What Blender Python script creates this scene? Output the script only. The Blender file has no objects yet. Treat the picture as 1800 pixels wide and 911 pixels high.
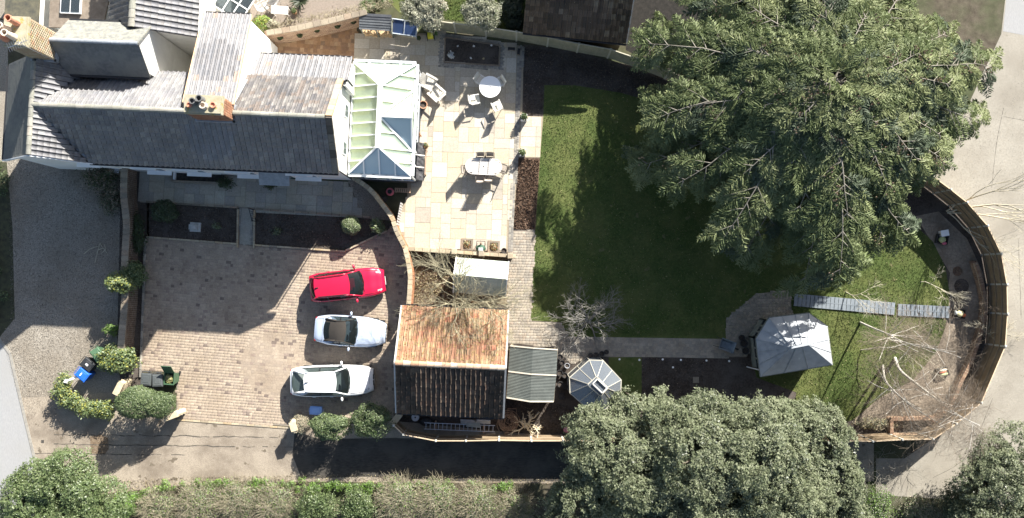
import bpy, math, random
import numpy as np
from mathutils import Vector, Matrix

R = random.Random(11)
NR = np.random.default_rng(11)
S = bpy.context.scene
COL = S.collection
PI = math.pi

# ---------------------------------------------------------------- camera, sky, sun
H, F, TILT = 50.0, 1500.0, math.atan(44.5 / 1500)
cam = bpy.data.objects.new('camera', bpy.data.cameras.new('camera'))
COL.objects.link(cam)
cam.location = (0, 0, H)
cam.rotation_euler = (TILT, 0, 0)
cam.data.sensor_width = 36
cam.data.lens = 36 * F / 1800
cam.data.clip_end = 1000
S.camera = cam

SUN_EL = math.radians(30.2)
SUN_AZ = math.atan2(.527, .85)
SDIR = Vector((math.sin(SUN_AZ) * math.cos(SUN_EL), math.cos(SUN_AZ) * math.cos(SUN_EL), math.sin(SUN_EL)))
w = bpy.data.worlds.new('World')
S.world = w
w.use_nodes = True
nt = w.node_tree
sky = nt.nodes.new('ShaderNodeTexSky')
sky.sky_type = 'NISHITA'
sky.sun_disc = False
sky.sun_elevation = SUN_EL
sky.sun_rotation = SUN_AZ
sky.dust_density = 1.6
sky.ozone_density = 1.0
nt.links.new(sky.outputs[0], nt.nodes['Background'].inputs[0])
nt.nodes['Background'].inputs[1].default_value = 0.062
sun = bpy.data.objects.new('sun', bpy.data.lights.new('sun', 'SUN'))
COL.objects.link(sun)
sun.data.energy = 5.0
sun.data.angle = math.radians(.53)
sun.data.color = (1, .957, .89)
sun.rotation_euler = SDIR.to_track_quat('Z', 'Y').to_euler()
sun.location = SDIR * 60
S.view_settings.view_transform = 'Standard'
S.view_settings.look = 'None'
S.view_settings.gamma = 1
S.view_settings.exposure = 1.62


def at(px, py, h=0.0):
    """point of the place seen at a pixel of the 1800x911 photograph, h metres above the ground"""
    x, y, z = px - 900, -(py - 455.5), -F
    y, z = y * math.cos(TILT) - z * math.sin(TILT), y * math.sin(TILT) + z * math.cos(TILT)
    k = (H - h) / -z
    return Vector((x * k, y * k, h))


# ---------------------------------------------------------------- materials
def nodes(name):
    m = bpy.data.materials.new(name)
    m.use_nodes = True
    t = m.node_tree
    return m, t, t.nodes['Principled BSDF']


def col4(c):
    return (c[0], c[1], c[2], 1)


def ramp(t, stops, fac, interp='LINEAR'):
    r = t.nodes.new('ShaderNodeValToRGB')
    cr = r.color_ramp
    cr.interpolation = interp
    while len(cr.elements) > 1:
        cr.elements.remove(cr.elements[-1])
    cr.elements[0].position, cr.elements[0].color = stops[0][0], col4(stops[0][1])
    for p, c in stops[1:]:
        e = cr.elements.new(p)
        e.color = col4(c)
    t.links.new(fac, r.inputs[0])
    return r.outputs[0]


def noise(t, scale, detail=5, rough=.6, stretch=None):
    g = t.nodes.new('ShaderNodeNewGeometry')
    n = t.nodes.new('ShaderNodeTexNoise')
    n.inputs['Scale'].default_value = scale
    n.inputs['Detail'].default_value = detail
    n.inputs['Roughness'].default_value = rough
    v = g.outputs['Position']
    if stretch:
        mp = t.nodes.new('ShaderNodeMapping')
        mp.inputs['Scale'].default_value = stretch[:3]
        if len(stretch) > 3:
            mp.inputs['Rotation'].default_value = (0, 0, stretch[3])
        t.links.new(v, mp.inputs[0])
        v = mp.outputs[0]
    t.links.new(v, n.inputs['Vector'])
    return n.outputs['Fac']


def mix(t, a, b, fac, mode='MIX'):
    m = t.nodes.new('ShaderNodeMix')
    m.data_type = 'RGBA'
    m.blend_type = mode
    for s, v in ((m.inputs['A'], a), (m.inputs['B'], b)):
        if isinstance(v, (tuple, list)):
            s.default_value = col4(v)
        else:
            t.links.new(v, s)
    if isinstance(fac, (int, float)):
        m.inputs['Factor'].default_value = fac
    else:
        t.links.new(fac, m.inputs['Factor'])
    return m.outputs['Result']


def bump(t, p, scale, strength, dist=.02, stretch=None):
    b = t.nodes.new('ShaderNodeBump')
    b.inputs['Strength'].default_value = strength
    b.inputs['Distance'].default_value = dist
    t.links.new(noise(t, scale, 6, .65, stretch), b.inputs['Height'])
    t.links.new(b.outputs[0], p.inputs['Normal'])


def tone(t):
    a = t.nodes.new('ShaderNodeAttribute')
    a.attribute_name = 'tone'
    o = t.nodes.new('ShaderNodeObjectInfo')
    s = t.nodes.new('ShaderNodeMath')
    s.operation = 'ADD'
    t.links.new(a.outputs['Fac'], s.inputs[0])
    t.links.new(o.outputs['Random'], s.inputs[1])
    f = t.nodes.new('ShaderNodeMath')
    f.operation = 'FRACT'
    t.links.new(s.outputs[0], f.inputs[0])
    return f.outputs[0]


def mat(name, c1, c2=None, scale=3, rough=.8, bmp=0, bscale=20, spec=.3, metal=0, lo=.35, hi=.65, spots=None,
        big=None, stretch=None, coat=0):
    """surface with a two-colour noise; spots = (colour, scale, threshold); big = (colour, scale, amount)"""
    m, t, p = nodes(name)
    c = ramp(t, [(lo, c1), (hi, c2)], noise(t, scale, 8, .65, stretch)) if c2 else None
    if big:
        f = ramp(t, [(.42, (0, 0, 0)), (.62, (big[2],) * 3)], noise(t, big[1], 4))
        c = mix(t, c if c is not None else c1, big[0], f)
    if spots:
        f = ramp(t, [(spots[2], (0, 0, 0)), (spots[2] + .04, (1, 1, 1))], noise(t, spots[1], 3, .6))
        c = mix(t, c if c is not None else c1, spots[0], f)
    if c is not None:
        t.links.new(c, p.inputs['Base Color'])
    else:
        p.inputs['Base Color'].default_value = col4(c1)
    p.inputs['Roughness'].default_value = rough
    p.inputs['Specular IOR Level'].default_value = spec
    p.inputs['Metallic'].default_value = metal
    p.inputs['Coat Weight'].default_value = coat
    p.inputs['Coat Roughness'].default_value = .05
    if bmp:
        bump(t, p, bscale, bmp, stretch=stretch)
    return m


def pmat(name, stops, rough=.85, dirt=(.5, .48, .45), dscale=1.2, damt=.6, bmp=.3, bscale=30, spots=None, spec=.25):
    """pieces: colour from a per-piece tone, then weathering that runs over the pieces"""
    m, t, p = nodes(name)
    c = ramp(t, stops, tone(t), 'CONSTANT')
    f = ramp(t, [(.35, (0, 0, 0)), (.7, (damt,) * 3)], noise(t, dscale, 8, .65))
    c = mix(t, c, dirt, f, 'MULTIPLY')
    f2 = ramp(t, [(.3, (.78,) * 3), (.7, (1.15,) * 3)], noise(t, 14, 6, .7))
    c = mix(t, c, f2, 1.0, 'MULTIPLY')
    if spots:
        f = ramp(t, [(spots[2], (0, 0, 0)), (spots[2] + .06, (1, 1, 1))], noise(t, spots[1], 5, .65))
        c = mix(t, c, spots[0], f)
    t.links.new(c, p.inputs['Base Color'])
    p.inputs['Roughness'].default_value = rough
    p.inputs['Specular IOR Level'].default_value = spec
    if bmp:
        bump(t, p, bscale, bmp)
    return m


def leafmat(name, c1, c2, rough=.5, spec=.5, trans=.25):
    m, t, p = nodes(name)
    c = ramp(t, [(.3, c1), (.7, c2)], noise(t, 1.1, 5))
    t.links.new(c, p.inputs['Base Color'])
    p.inputs['Roughness'].default_value = rough
    p.inputs['Specular IOR Level'].default_value = spec
    tr = t.nodes.new('ShaderNodeBsdfTranslucent')
    t.links.new(c, tr.inputs[0])
    mx = t.nodes.new('ShaderNodeMixShader')
    mx.inputs[0].default_value = trans
    out = t.nodes['Material Output']
    t.links.new(p.outputs[0], mx.inputs[1])
    t.links.new(tr.outputs[0], mx.inputs[2])
    t.links.new(mx.outputs[0], out.inputs[0])
    return m


def glass(name, tint, see=.5, rough=.04, dif=0.0, dcol=(.8, .85, .85)):
    """thin pane: Fresnel gloss over a tinted see-through sheet, with a film of dust (dif)"""
    m, t, p = nodes(name)
    tr = t.nodes.new('ShaderNodeBsdfTransparent')
    tr.inputs[0].default_value = col4(tint)
    p.inputs['Base Color'].default_value = col4(dcol)
    p.inputs['Roughness'].default_value = rough
    p.inputs['Specular IOR Level'].default_value = .8
    mx = t.nodes.new('ShaderNodeMixShader')
    mx.inputs[0].default_value = see
    out = t.nodes['Material Output']
    t.links.new(p.outputs[0], mx.inputs[1])
    t.links.new(tr.outputs[0], mx.inputs[2])
    t.links.new(mx.outputs[0], out.inputs[0])
    return m


# ---------------------------------------------------------------- mesh helpers
class MB:
    def __init__(s):
        s.v, s.f, s.m, s.mi = [], [], [], 0

    def add(s, vs, fs):
        o = len(s.v)
        s.v += [tuple(p) for p in vs]
        for f in fs:
            s.f.append([i + o for i in f])
            s.m.append(s.mi)
        return s

    def box(s, c, d, rz=0, M=None, top=1.0):
        x, y, z = d[0] / 2, d[1] / 2, d[2] / 2
        vs = []
        for k in (-1, 1):
            q = 1 if k < 0 else top
            for a, b in ((-1, -1), (1, -1), (1, 1), (-1, 1)):
                p = Vector((a * x * q, b * y * q, k * z))
                if rz:
                    p.rotate(Matrix.Rotation(rz, 3, 'Z'))
                p = p + Vector(c)
                vs.append(M @ p if M else p)
        return s.add(vs, [(3, 2, 1, 0), (4, 5, 6, 7), (0, 1, 5, 4), (1, 2, 6, 5), (2, 3, 7, 6), (3, 0, 4, 7)])

    def beam(s, a, b, wd, ht, up=(0, 0, 1)):
        a, b = Vector(a), Vector(b)
        d = (b - a)
        L = d.length
        d.normalize()
        sd = d.cross(Vector(up))
        if sd.length < 1e-4:
            sd = Vector((1, 0, 0))
        sd.normalize()
        u = sd.cross(d)
        vs = []
        for q in (a, b):
            for i, j in ((-1, -1), (1, -1), (1, 1), (-1, 1)):
                vs.append(q + sd * i * wd / 2 + u * j * ht / 2)
        return s.add(vs, [(3, 2, 1, 0), (4, 5, 6, 7), (0, 1, 5, 4), (1, 2, 6, 5), (2, 3, 7, 6), (3, 0, 4, 7)])

    def prism(s, poly, z0, z1):
        n = len(poly)
        area = sum(poly[i][0] * poly[(i + 1) % n][1] - poly[(i + 1) % n][0] * poly[i][1] for i in range(n))
        if area < 0:
            poly = poly[::-1]
        vs = [(p[0], p[1], z0) for p in poly] + [(p[0], p[1], z1) for p in poly]
        fs = [tuple(range(n - 1, -1, -1)), tuple(range(n, 2 * n))]
        fs += [(i, (i + 1) % n, n + (i + 1) % n, n + i) for i in range(n)]
        return s.add(vs, fs)

    def sheet(s, pts, th):
        """thick flat sheet: pts = upper face, th = thickness below it"""
        pts = [Vector(p) for p in pts]
        nrm = (pts[1] - pts[0]).cross(pts[2] - pts[1]).normalized()
        if nrm.z < 0:
            pts = pts[::-1]
            nrm = -nrm
        n = len(pts)
        vs = [p - nrm * th for p in pts] + pts
        fs = [tuple(range(n - 1, -1, -1)), tuple(range(n, 2 * n))]
        fs += [(i, (i + 1) % n, n + (i + 1) % n, n + i) for i in range(n)]
        return s.add(vs, fs)

    def tube(s, pts, r, n=6):
        pts = [Vector(p) for p in pts]
        rs = r if isinstance(r, (list, tuple)) else [r] * len(pts)
        vs = []
        for i, p in enumerate(pts):
            d = (pts[min(i + 1, len(pts) - 1)] - pts[max(i - 1, 0)]).normalized()
            a = d.orthogonal().normalized() if i == 0 else (a - d * a.dot(d)).normalized()
            b = d.cross(a)
            for k in range(n):
                q = 2 * PI * k / n
                vs.append(p + (a * math.cos(q) + b * math.sin(q)) * rs[i])
        fs = []
        for i in range(len(pts) - 1):
            for k in range(n):
                k2 = (k + 1) % n
                fs.append((i * n + k, i * n + k2, (i + 1) * n + k2, (i + 1) * n + k))
        fs.append(tuple(range(n - 1, -1, -1)))
        e = (len(pts) - 1) * n
        fs.append(tuple(range(e, e + n)))
        return s.add(vs, fs)

    def lathe(s, prof, n=16, c=(0, 0, 0), M=None, sx=1, sy=1):
        vs = []
        for r, z in prof:
            for k in range(n):
                q = 2 * PI * k / n
                p = Vector((c[0] + r * sx * math.cos(q), c[1] + r * sy * math.sin(q), c[2] + z))
                vs.append(M @ p if M else p)
        fs = []
        for i in range(len(prof) - 1):
            for k in range(n):
                k2 = (k + 1) % n
                fs.append((i * n + k, i * n + k2, (i + 1) * n + k2, (i + 1) * n + k))
        fs.append(tuple(range(n - 1, -1, -1)))
        e = (len(prof) - 1) * n
        fs.append(tuple(range(e, e + n)))
        return s.add(vs, fs)

    def grid(s, rows):
        n = len(rows[0])
        vs = [p for r in rows for p in r]
        fs = [(i * n + j, i * n + j + 1, (i + 1) * n + j + 1, (i + 1) * n + j) for i in range(len(rows) - 1) for j in
              range(n - 1)]
        return s.add(vs, fs)

    def blob(s, c, r, n=8, m=5, M=None):
        prof = [(max(.02, math.sin(PI * i / m)) if 0 < i < m else .05, -math.cos(PI * i / m)) for i in range(m + 1)]
        vs = []
        o = len(s.v)
        s.lathe([(a, b) for a, b in prof], n)
        for i in range(o, len(s.v)):
            p = Vector(s.v[i])
            p = Vector((p.x * r[0] + c[0], p.y * r[1] + c[1], p.z * r[2] + c[2]))
            s.v[i] = tuple(M @ p) if M else tuple(p)
        return s


XF = {}


def tag(o, label=None, cat=None, group=None, kind=None):
    if label: o['label'] = label
    if cat: o['category'] = cat
    if group: o['group'] = group
    if kind: o['kind'] = kind
    return o


def thing(name, label, cat, loc=(0, 0, 0), rz=0.0, group=None):
    o = bpy.data.objects.new(name, None)
    COL.objects.link(o)
    o.empty_display_size = .2
    o.location = loc
    o.rotation_euler = (0, 0, rz)
    XF[o.name] = Matrix.Translation(Vector(loc)) @ Matrix.Rotation(rz, 4, 'Z')
    return tag(o, label, cat, group)


def finish(name, me, mats, parent, smooth):
    for m in (mats if isinstance(mats, (list, tuple)) else [mats]):
        me.materials.append(m)
    if smooth:
        me.polygons.foreach_set('use_smooth', [True] * len(me.polygons))
    o = bpy.data.objects.new(name, me)
    COL.objects.link(o)
    if parent:
        o.parent = parent
        XF[o.name] = XF[parent.name]
    else:
        XF[o.name] = Matrix.Identity(4)
    return o


def obj(name, mb, mats, parent=None, world=False, smooth=False, loc=None, label=None, kind=None):
    """one mesh object; with world=True the vertices are given in world space and moved into the parent's space"""
    vs = mb.v
    if parent is not None and world:
        inv = XF[parent.name].inverted()
        vs = [inv @ Vector(p) for p in vs]
    if loc is not None:
        L = Vector(loc)
        vs = [Vector(p) - L for p in vs]
    me = bpy.data.meshes.new(name)
    me.from_pydata([tuple(p) for p in vs], [], mb.f)
    if len(set(mb.m)) > 1:
        me.polygons.foreach_set('material_index', mb.m)
    me.update()
    o = finish(name, me, mats, parent, smooth)
    if loc is not None:
        o.location = loc
        XF[o.name] = Matrix.Translation(Vector(loc))
    if label: o['label'] = label
    if kind: o['kind'] = kind
    return o


def npmesh(name, V, Fs, mats, parent=None, world=True, midx=None, tones=None, smooth=False, loc=None):
    """big mesh from arrays; Fs = list of (m,k) index arrays"""
    V = np.asarray(V, dtype=np.float32)
    if parent is not None and world:
        inv = np.array(XF[parent.name].inverted())
        V = V @ inv[:3, :3].T + inv[:3, 3]
    if loc is not None:
        V = V - np.array(loc)
    me = bpy.data.meshes.new(name)
    me.vertices.add(len(V))
    me.vertices.foreach_set('co', V.astype(np.float32).ravel())
    nl = sum(f.size for f in Fs)
    npo = sum(len(f) for f in Fs)
    me.loops.add(nl)
    me.loops.foreach_set('vertex_index', np.concatenate([f.ravel() for f in Fs]).astype(np.int32))
    me.polygons.add(npo)
    tot = np.concatenate([np.full(len(f), f.shape[1]) for f in Fs]).astype(np.int32)
    st = np.concatenate([[0], np.cumsum(tot)[:-1]]).astype(np.int32)
    me.polygons.foreach_set('loop_start', st)
    me.polygons.foreach_set('loop_total', tot)
    if midx is not None:
        me.polygons.foreach_set('material_index', np.asarray(midx, dtype=np.int32))
    me.update(calc_edges=True)
    if tones is not None:
        a = me.attributes.new('tone', 'FLOAT', 'FACE')
        a.data.foreach_set('value', np.asarray(tones, dtype=np.float32))
    o = finish(name, me, mats, parent, smooth)
    if loc is not None:
        o.location = loc
        XF[o.name] = Matrix.Translation(Vector(loc))
    return o


def mkmesh(name, mb, mats):
    me = bpy.data.meshes.new(name)
    me.from_pydata(mb.v, [], mb.f)
    for m in (mats if isinstance(mats, (list, tuple)) else [mats]):
        me.materials.append(m)
    if len(set(mb.m)) > 1:
        me.polygons.foreach_set('material_index', mb.m)
    me.update()
    return me


def pieces(name, mb, material, places, parent, limit=300, stuff=None, near=None):
    """places: 4x4 matrices in the parent's local space. The `limit` nearest to `near` become objects, the rest one mesh"""
    if near is not None:
        places = sorted(places, key=lambda m: (m.translation - near).length)
    else:
        places = list(places)
    me = mkmesh(name, mb, material)
    for m in places[:limit]:
        o = bpy.data.objects.new(name, me)
        COL.objects.link(o)
        o.parent = parent
        o.matrix_local = m
    rest = places[limit:]
    if rest:
        bv = np.array(mb.v)
        n = len(bv)
        mats_ = np.array([np.array(m) for m in rest])
        V = np.einsum('kij,nj->kni', mats_[:, :3, :3], bv) + mats_[:, None, :3, 3]
        byk = {}
        for f in mb.f:
            byk.setdefault(len(f), []).append(f)
        Fs, tn = [], []
        tv = NR.random(len(rest))
        for k, fl in byk.items():
            fa = np.array(fl)
            Fs.append((fa[None] + (np.arange(len(rest)) * n)[:, None, None]).reshape(-1, k))
            tn.append(np.repeat(tv, len(fl)))
        o = npmesh(stuff or name + 's', V.reshape(-1, 3), Fs, material, parent, False, tones=np.concatenate(tn))
        o['kind'] = 'stuff'


def slabmesh(ch=.06):
    """unit block, top chamfered, no underside: 9 faces; x,y in -.5..(.5), z 0..1"""
    b = MB()
    a = .5 - ch
    vs = [(-.5, -.5, 0), (.5, -.5, 0), (.5, .5, 0), (-.5, .5, 0), (-.5, -.5, .8), (.5, -.5, .8), (.5, .5, .8),
          (-.5, .5, .8), (-a, -a, 1), (a, -a, 1), (a, a, 1), (-a, a, 1)]
    fs = [(0, 1, 5, 4), (1, 2, 6, 5), (2, 3, 7, 6), (3, 0, 4, 7), (4, 5, 9, 8), (5, 6, 10, 9), (6, 7, 11, 10),
          (7, 4, 8, 11), (8, 9, 10, 11)]
    b.add(vs, fs)
    return b


def inside(p, poly):
    c = False
    j = len(poly) - 1
    for i in range(len(poly)):
        a, b = poly[i], poly[j]
        if (a[1] > p[1]) != (b[1] > p[1]) and p[0] < (b[0] - a[0]) * (p[1] - a[1]) / (b[1] - a[1]) + a[0]:
            c = not c
        j = i
    return c


def P(pts, h=0.0):
    return [at(x, y, h) for x, y in pts]


def TRS(x, y, z, rz, sx, sy, sz):
    return Matrix.Translation((x, y, z)) @ Matrix.Rotation(rz, 4, 'Z') @ Matrix.Diagonal((sx, sy, sz, 1))


def smoothline(pts, n=6):
    """Catmull-Rom through points"""
    pts = [Vector(p) for p in pts]
    out = []
    for i in range(len(pts) - 1):
        p0, p1, p2, p3 = pts[max(i - 1, 0)], pts[i], pts[i + 1], pts[min(i + 2, len(pts) - 1)]
        for k in range(n):
            t = k / n
            out.append(.5 * ((2 * p1) + (p2 - p0) * t + (2 * p0 - 5 * p1 + 4 * p2 - p3) * t * t + (
                        3 * p1 - p0 - 3 * p2 + p3) * t ** 3))
    out.append(pts[-1])
    return out


def along(pts, step):
    """(point, heading) every step metres along a polyline"""
    out = []
    acc = 0
    for a, b in zip(pts[:-1], pts[1:]):
        L = (b - a).length
        d = math.atan2(b.y - a.y, b.x - a.x)
        while acc < L:
            out.append((a + (b - a) * (acc / L), d))
            acc += step
        acc -= L
    return out


# ---------------------------------------------------------------- plants
def vnoise(p, seed=0):
    """smooth value noise, 0..1, on an (n,3) array"""
    i = np.floor(p).astype(np.int64)
    f = p - i
    f = f * f * (3 - 2 * f)

    def h(a):
        n = (a[:, 0] * 374761393 + a[:, 1] * 668265263 + a[:, 2] * 2147483647 + seed * 974711) & 0xFFFFFFFF
        n = ((n ^ (n >> 13)) * 1274126177) & 0xFFFFFFFF
        return ((n ^ (n >> 16)) & 0xFFFF) / 65535.0
    r = 0
    for dx in (0, 1):
        for dy in (0, 1):
            for dz in (0, 1):
                wgt = (f[:, 0] if dx else 1 - f[:, 0]) * (f[:, 1] if dy else 1 - f[:, 1]) * (f[:, 2] if dz else 1 - f[:, 2])
                r = r + wgt * h(i + np.array([dx, dy, dz]))
    return r


def crownleaves(name, lobes, n, size, mats, parent, weights=None, rough=.45, freq=.9, gap=.40, up=.55, asp=.6, depth=.5, seed=1, zmin=.3, spray=.12):
    """leaves on the noisy skin of a few big lobes: ragged clumps with dark gaps between them"""
    C = np.array([list(b[0]) for b in lobes])
    RR = np.array([list(b[1]) for b in lobes])
    a = RR[:, 0] * RR[:, 1] + RR[:, 2] * RR[:, 0]
    i = NR.choice(len(lobes), n, p=a / a.sum())
    d = NR.normal(size=(n, 3))
    d /= np.linalg.norm(d, axis=1)[:, None]
    d[:, 2] = np.where(d[:, 2] < -.25, -d[:, 2], d[:, 2])
    base = C[i] + RR[i] * d
    nz = .6 * vnoise(base * freq, seed) + .3 * vnoise(base * freq * 2.3 + 7, seed + 1) + .1 * vnoise(base * freq * 5 + 3, seed + 2)
    k = 1 + rough * (nz - .5) * 2
    k = k - depth * NR.random(n) ** 2 * .6
    p = C[i] + RR[i] * d * k[:, None] + NR.normal(size=(n, 3)) * spray * .5
    g = .55 * vnoise(p * freq * 1.7 + 19, seed + 5) + .45 * vnoise(p * freq * 3.9 + 5, seed + 6)
    keep = (g + .25 * (nz - .5) > gap - .04 * NR.random(n)) & (p[:, 2] > zmin)
    p, d = p[keep], d[keep]
    m = len(p)
    # leaves of one spray share a direction
    sd = np.stack([vnoise(p * 5 + 31 * q, seed + 10 + q) - .5 for q in range(3)], 1) * 3.2
    nr = d * .6 + np.array([0, 0, up]) + sd * .5 + NR.normal(size=(m, 3)) * .45
    nr /= np.linalg.norm(nr, axis=1)[:, None]
    t = np.cross(nr, NR.normal(size=(m, 3)))
    t /= np.linalg.norm(t, axis=1)[:, None] + 1e-9
    b = np.cross(nr, t)
    s = size * (.6 + .8 * NR.random(m))[:, None]
    V = np.empty((m, 3, 3))
    V[:, 0] = p - t * s * 1.1 - b * s * asp * .55
    V[:, 1] = p + t * s * .3 + b * s * asp * 1.3
    V[:, 2] = p + t * s * 1.1 - b * s * asp * .55
    # tone drifts from one part of the crown to the next
    w_ = np.array(weights if weights is not None else [1 / len(mats)] * len(mats))
    dr = vnoise(p * .8 + 50, seed + 20)
    u = np.clip(NR.random(m) * .7 + dr * .5 - .1, 0, .9999)
    mi = np.searchsorted(np.cumsum(w_)[:-1], u)
    return npmesh(name, V.reshape(-1, 3), [np.arange(m * 3).reshape(m, 3)], mats, parent, True, midx=mi)


def leaves(name, blobs, n, size, mats, parent, up=.5, shell=.55, asp=.5, wob=.16, weights=None, zmin=.05, jit=.9):
    """blobs: (centre, (rx,ry,rz)); small leaf faces spread through the outer part of every blob"""
    C = np.array([list(b[0]) for b in blobs])
    RR = np.array([list(b[1]) for b in blobs])
    a = (RR[:, 0] * RR[:, 1] + RR[:, 0] * RR[:, 2] + RR[:, 1] * RR[:, 2])
    i = NR.choice(len(blobs), n, p=a / a.sum())
    d = NR.normal(size=(n, 3))
    d /= np.linalg.norm(d, axis=1)[:, None]
    d[:, 2] = np.where(d[:, 2] < -.35, -d[:, 2], d[:, 2])
    ph = i * 1.7
    lump = 1 + wob * (np.sin(5 * d[:, 0] + ph) * np.sin(5 * d[:, 1] + 2 * ph) + .6 * np.sin(9 * d[:, 2] + 7 * d[:, 0] + ph))
    r = (shell + (1 - shell) * np.sqrt(NR.random(n))) * lump
    p = C[i] + RR[i] * d * r[:, None]
    nr = d + np.array([0, 0, up]) + NR.normal(size=(n, 3)) * jit * .6
    nr /= np.linalg.norm(nr, axis=1)[:, None]
    q = NR.normal(size=(n, 3))
    t = np.cross(nr, q)
    t /= np.linalg.norm(t, axis=1)[:, None] + 1e-9
    b = np.cross(nr, t)
    s = size * (.6 + .8 * NR.random(n))[:, None]
    keep = p[:, 2] > zmin
    p, t, b, s = p[keep], t[keep], b[keep], s[keep]
    m = len(p)
    V = np.empty((m, 4, 3))
    V[:, 0] = p - t * s
    V[:, 1] = p + b * s * asp
    V[:, 2] = p + t * s
    V[:, 3] = p - b * s * asp
    Fq = np.arange(m * 4).reshape(m, 4)
    mi = NR.choice(len(mats), m, p=weights) if len(mats) > 1 else None
    return npmesh(name, V.reshape(-1, 3), [Fq], mats, parent, True, midx=mi)


def sticks(name, segs, mats, parent, sides=4, midx=None, loc=None):
    """segs: array-like of (p0, p1, r0, r1) -> thin tapered rods"""
    A = np.array([list(s[0]) for s in segs], dtype=float)
    B = np.array([list(s[1]) for s in segs], dtype=float)
    r0 = np.array([s[2] for s in segs])
    r1 = np.array([s[3] for s in segs])
    d = B - A
    d /= np.linalg.norm(d, axis=1)[:, None] + 1e-9
    ref = np.where(np.abs(d[:, 2:3]) > .9, np.array([[1., 0, 0]]), np.array([[0, 0, 1.]]))
    u = np.cross(d, ref)
    u /= np.linalg.norm(u, axis=1)[:, None]
    v = np.cross(d, u)
    n = len(A)
    V = np.empty((n, 2 * sides, 3))
    for k in range(sides):
        q = 2 * PI * k / sides
        o = u * math.cos(q) + v * math.sin(q)
        V[:, k] = A + o * r0[:, None]
        V[:, sides + k] = B + o * r1[:, None]
    fa = np.array([(k, (k + 1) % sides, sides + (k + 1) % sides, sides + k) for k in range(sides)])
    Fs = (fa[None] + (np.arange(n) * 2 * sides)[:, None, None]).reshape(-1, 4)
    return npmesh(name, V.reshape(-1, 3), [Fs], mats, parent, True, loc=loc)


def rvec(s=1.0):
    return Vector((R.gauss(0, s), R.gauss(0, s), R.gauss(0, s)))


def grow(segs, p, d, L, r, depth, kids=3, spread=.7, bend=.18, up=.08, taper=.62, steps=4, rmin=.004):
    """a branch of `steps` joints that forks `depth` times"""
    p = Vector(p)
    d = Vector(d).normalized()
    for i in range(steps):
        d = (d + rvec(bend) + Vector((0, 0, up))).normalized()
        q = p + d * (L / steps)
        ra = max(rmin, r * (1 - i / steps * (1 - taper)))
        rb = max(rmin, r * (1 - (i + 1) / steps * (1 - taper)))
        segs.append((p, q, ra, rb))
        p = q
        if depth > 0 and i >= 1:
            for _ in range(kids if i == steps - 1 else max(1, kids - 2)):
                s = rvec(1)
                s = (s - d * s.dot(d)).normalized()
                nd = (d + s * spread * R.uniform(.6, 1.3)).normalized()
                grow(segs, p, nd, L * R.uniform(.5, .8), rb * .68, depth - 1, kids, spread, bend, up, taper, steps, rmin)


def twigcloud(segs, c, rad, n, L, r=.006, up=.3, out=.8):
    """loose dry stems through an ellipsoid"""
    for _ in range(n):
        d = rvec(1).normalized()
        k = R.random() ** .4
        p = Vector((c[0] + rad[0] * d.x * k, c[1] + rad[1] * d.y * k, c[2] + rad[2] * abs(d.z) * k))
        dd = (Vector((d.x * out, d.y * out, up)) + rvec(.5)).normalized()
        l = L * R.uniform(.5, 1.3)
        q = p + dd * l * .55
        dd2 = (dd + rvec(.25)).normalized()
        segs.append((p, q, r, r * .8))
        segs.append((q, q + dd2 * l * .45, r * .8, r * .4))
# ---------------------------------------------------------------- ground
def sheet(name, pts, z, m, kind='structure', px=True):
    q = [at(x, y, z) for x, y in pts] if px else [Vector((a, b, z)) for a, b in pts]
    b = MB()
    b.add([(p.x, p.y, z) for p in q], [list(range(len(q)))])
    me_n = (q[1] - q[0]).cross(q[2] - q[1])
    ar = sum(q[i].x * q[(i + 1) % len(q)].y - q[(i + 1) % len(q)].x * q[i].y for i in range(len(q)))
    if ar < 0:
        b.f[0].reverse()
    return tag(obj(name, b, m), kind=kind)


m_earth = mat('earth', (.05, .04, .028), (.10, .085, .06), 2.2, .95, .6, 18, big=((.05, .07, .025), .25, .7))
m_gravel = mat('gravel', (.17, .15, .12), (.38, .345, .29), 15, .95, .9, 50, big=((.20, .17, .13), .35, .6),
               spots=((.12, .1, .08), 8, .66))
m_lane = mat('worn_tarmac', (0.240, 0.202, 0.156), (0.354, 0.306, 0.240), 16, .95, .5, 60, big=((0.168, 0.138, 0.106), .5, .9),
             spots=((0.132, 0.108, 0.079), 1.3, .64))
m_road = mat('road_tarmac', (.25, .25, .25), (.30, .30, .295), 22, .9, .3, 60, big=((.27, .265, .25), .3, .6), stretch=(1, .25, 1))
m_conc = mat('yard_concrete', (.26, .24, .2), (.32, .297, .25), 9, .9, .3, 40, big=((.21, .19, .155), .22, .8),
             spots=((.21, .19, .15), 2.2, .68))
m_lawn = mat('lawn_turf', (.042, .066, .015), (.08, .11, .028), 7, .95, .8, 45, big=((.12, .13, .042), .45, .7), spots=((.14, .135, .06), 1.6, .66))
m_soil = mat('dark_soil', (.032, .026, .022), (.085, .068, .055), 9, .95, 1, 22, spots=((.15, .125, .105), 14, .66), big=((.12, .105, .092), .9, .5))
m_path_soil = mat('dry_soil', (.21, .172, .128), (.34, .285, .22), 7, .95, .9, 26, big=((.15, .12, .09), .7, .7))
m_mulch = mat('bark_mulch', (.07, .045, .03), (.19, .125, .085), 11, .95, 1, 16, spots=((.26, .23, .2), 3, .68))
m_bedding = mat('sand_bedding', (.2, .172, .137), (.26, .225, .18), 20, .95)
m_brickyard = mat('brick_bedding', (.2, .13, .08), (.28, .2, .13), 9, .9, .3, 20)
m_strip = mat('verge', (.035, .035, .025), (.07, .075, .04), 4, .95, .8, 20)

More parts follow.
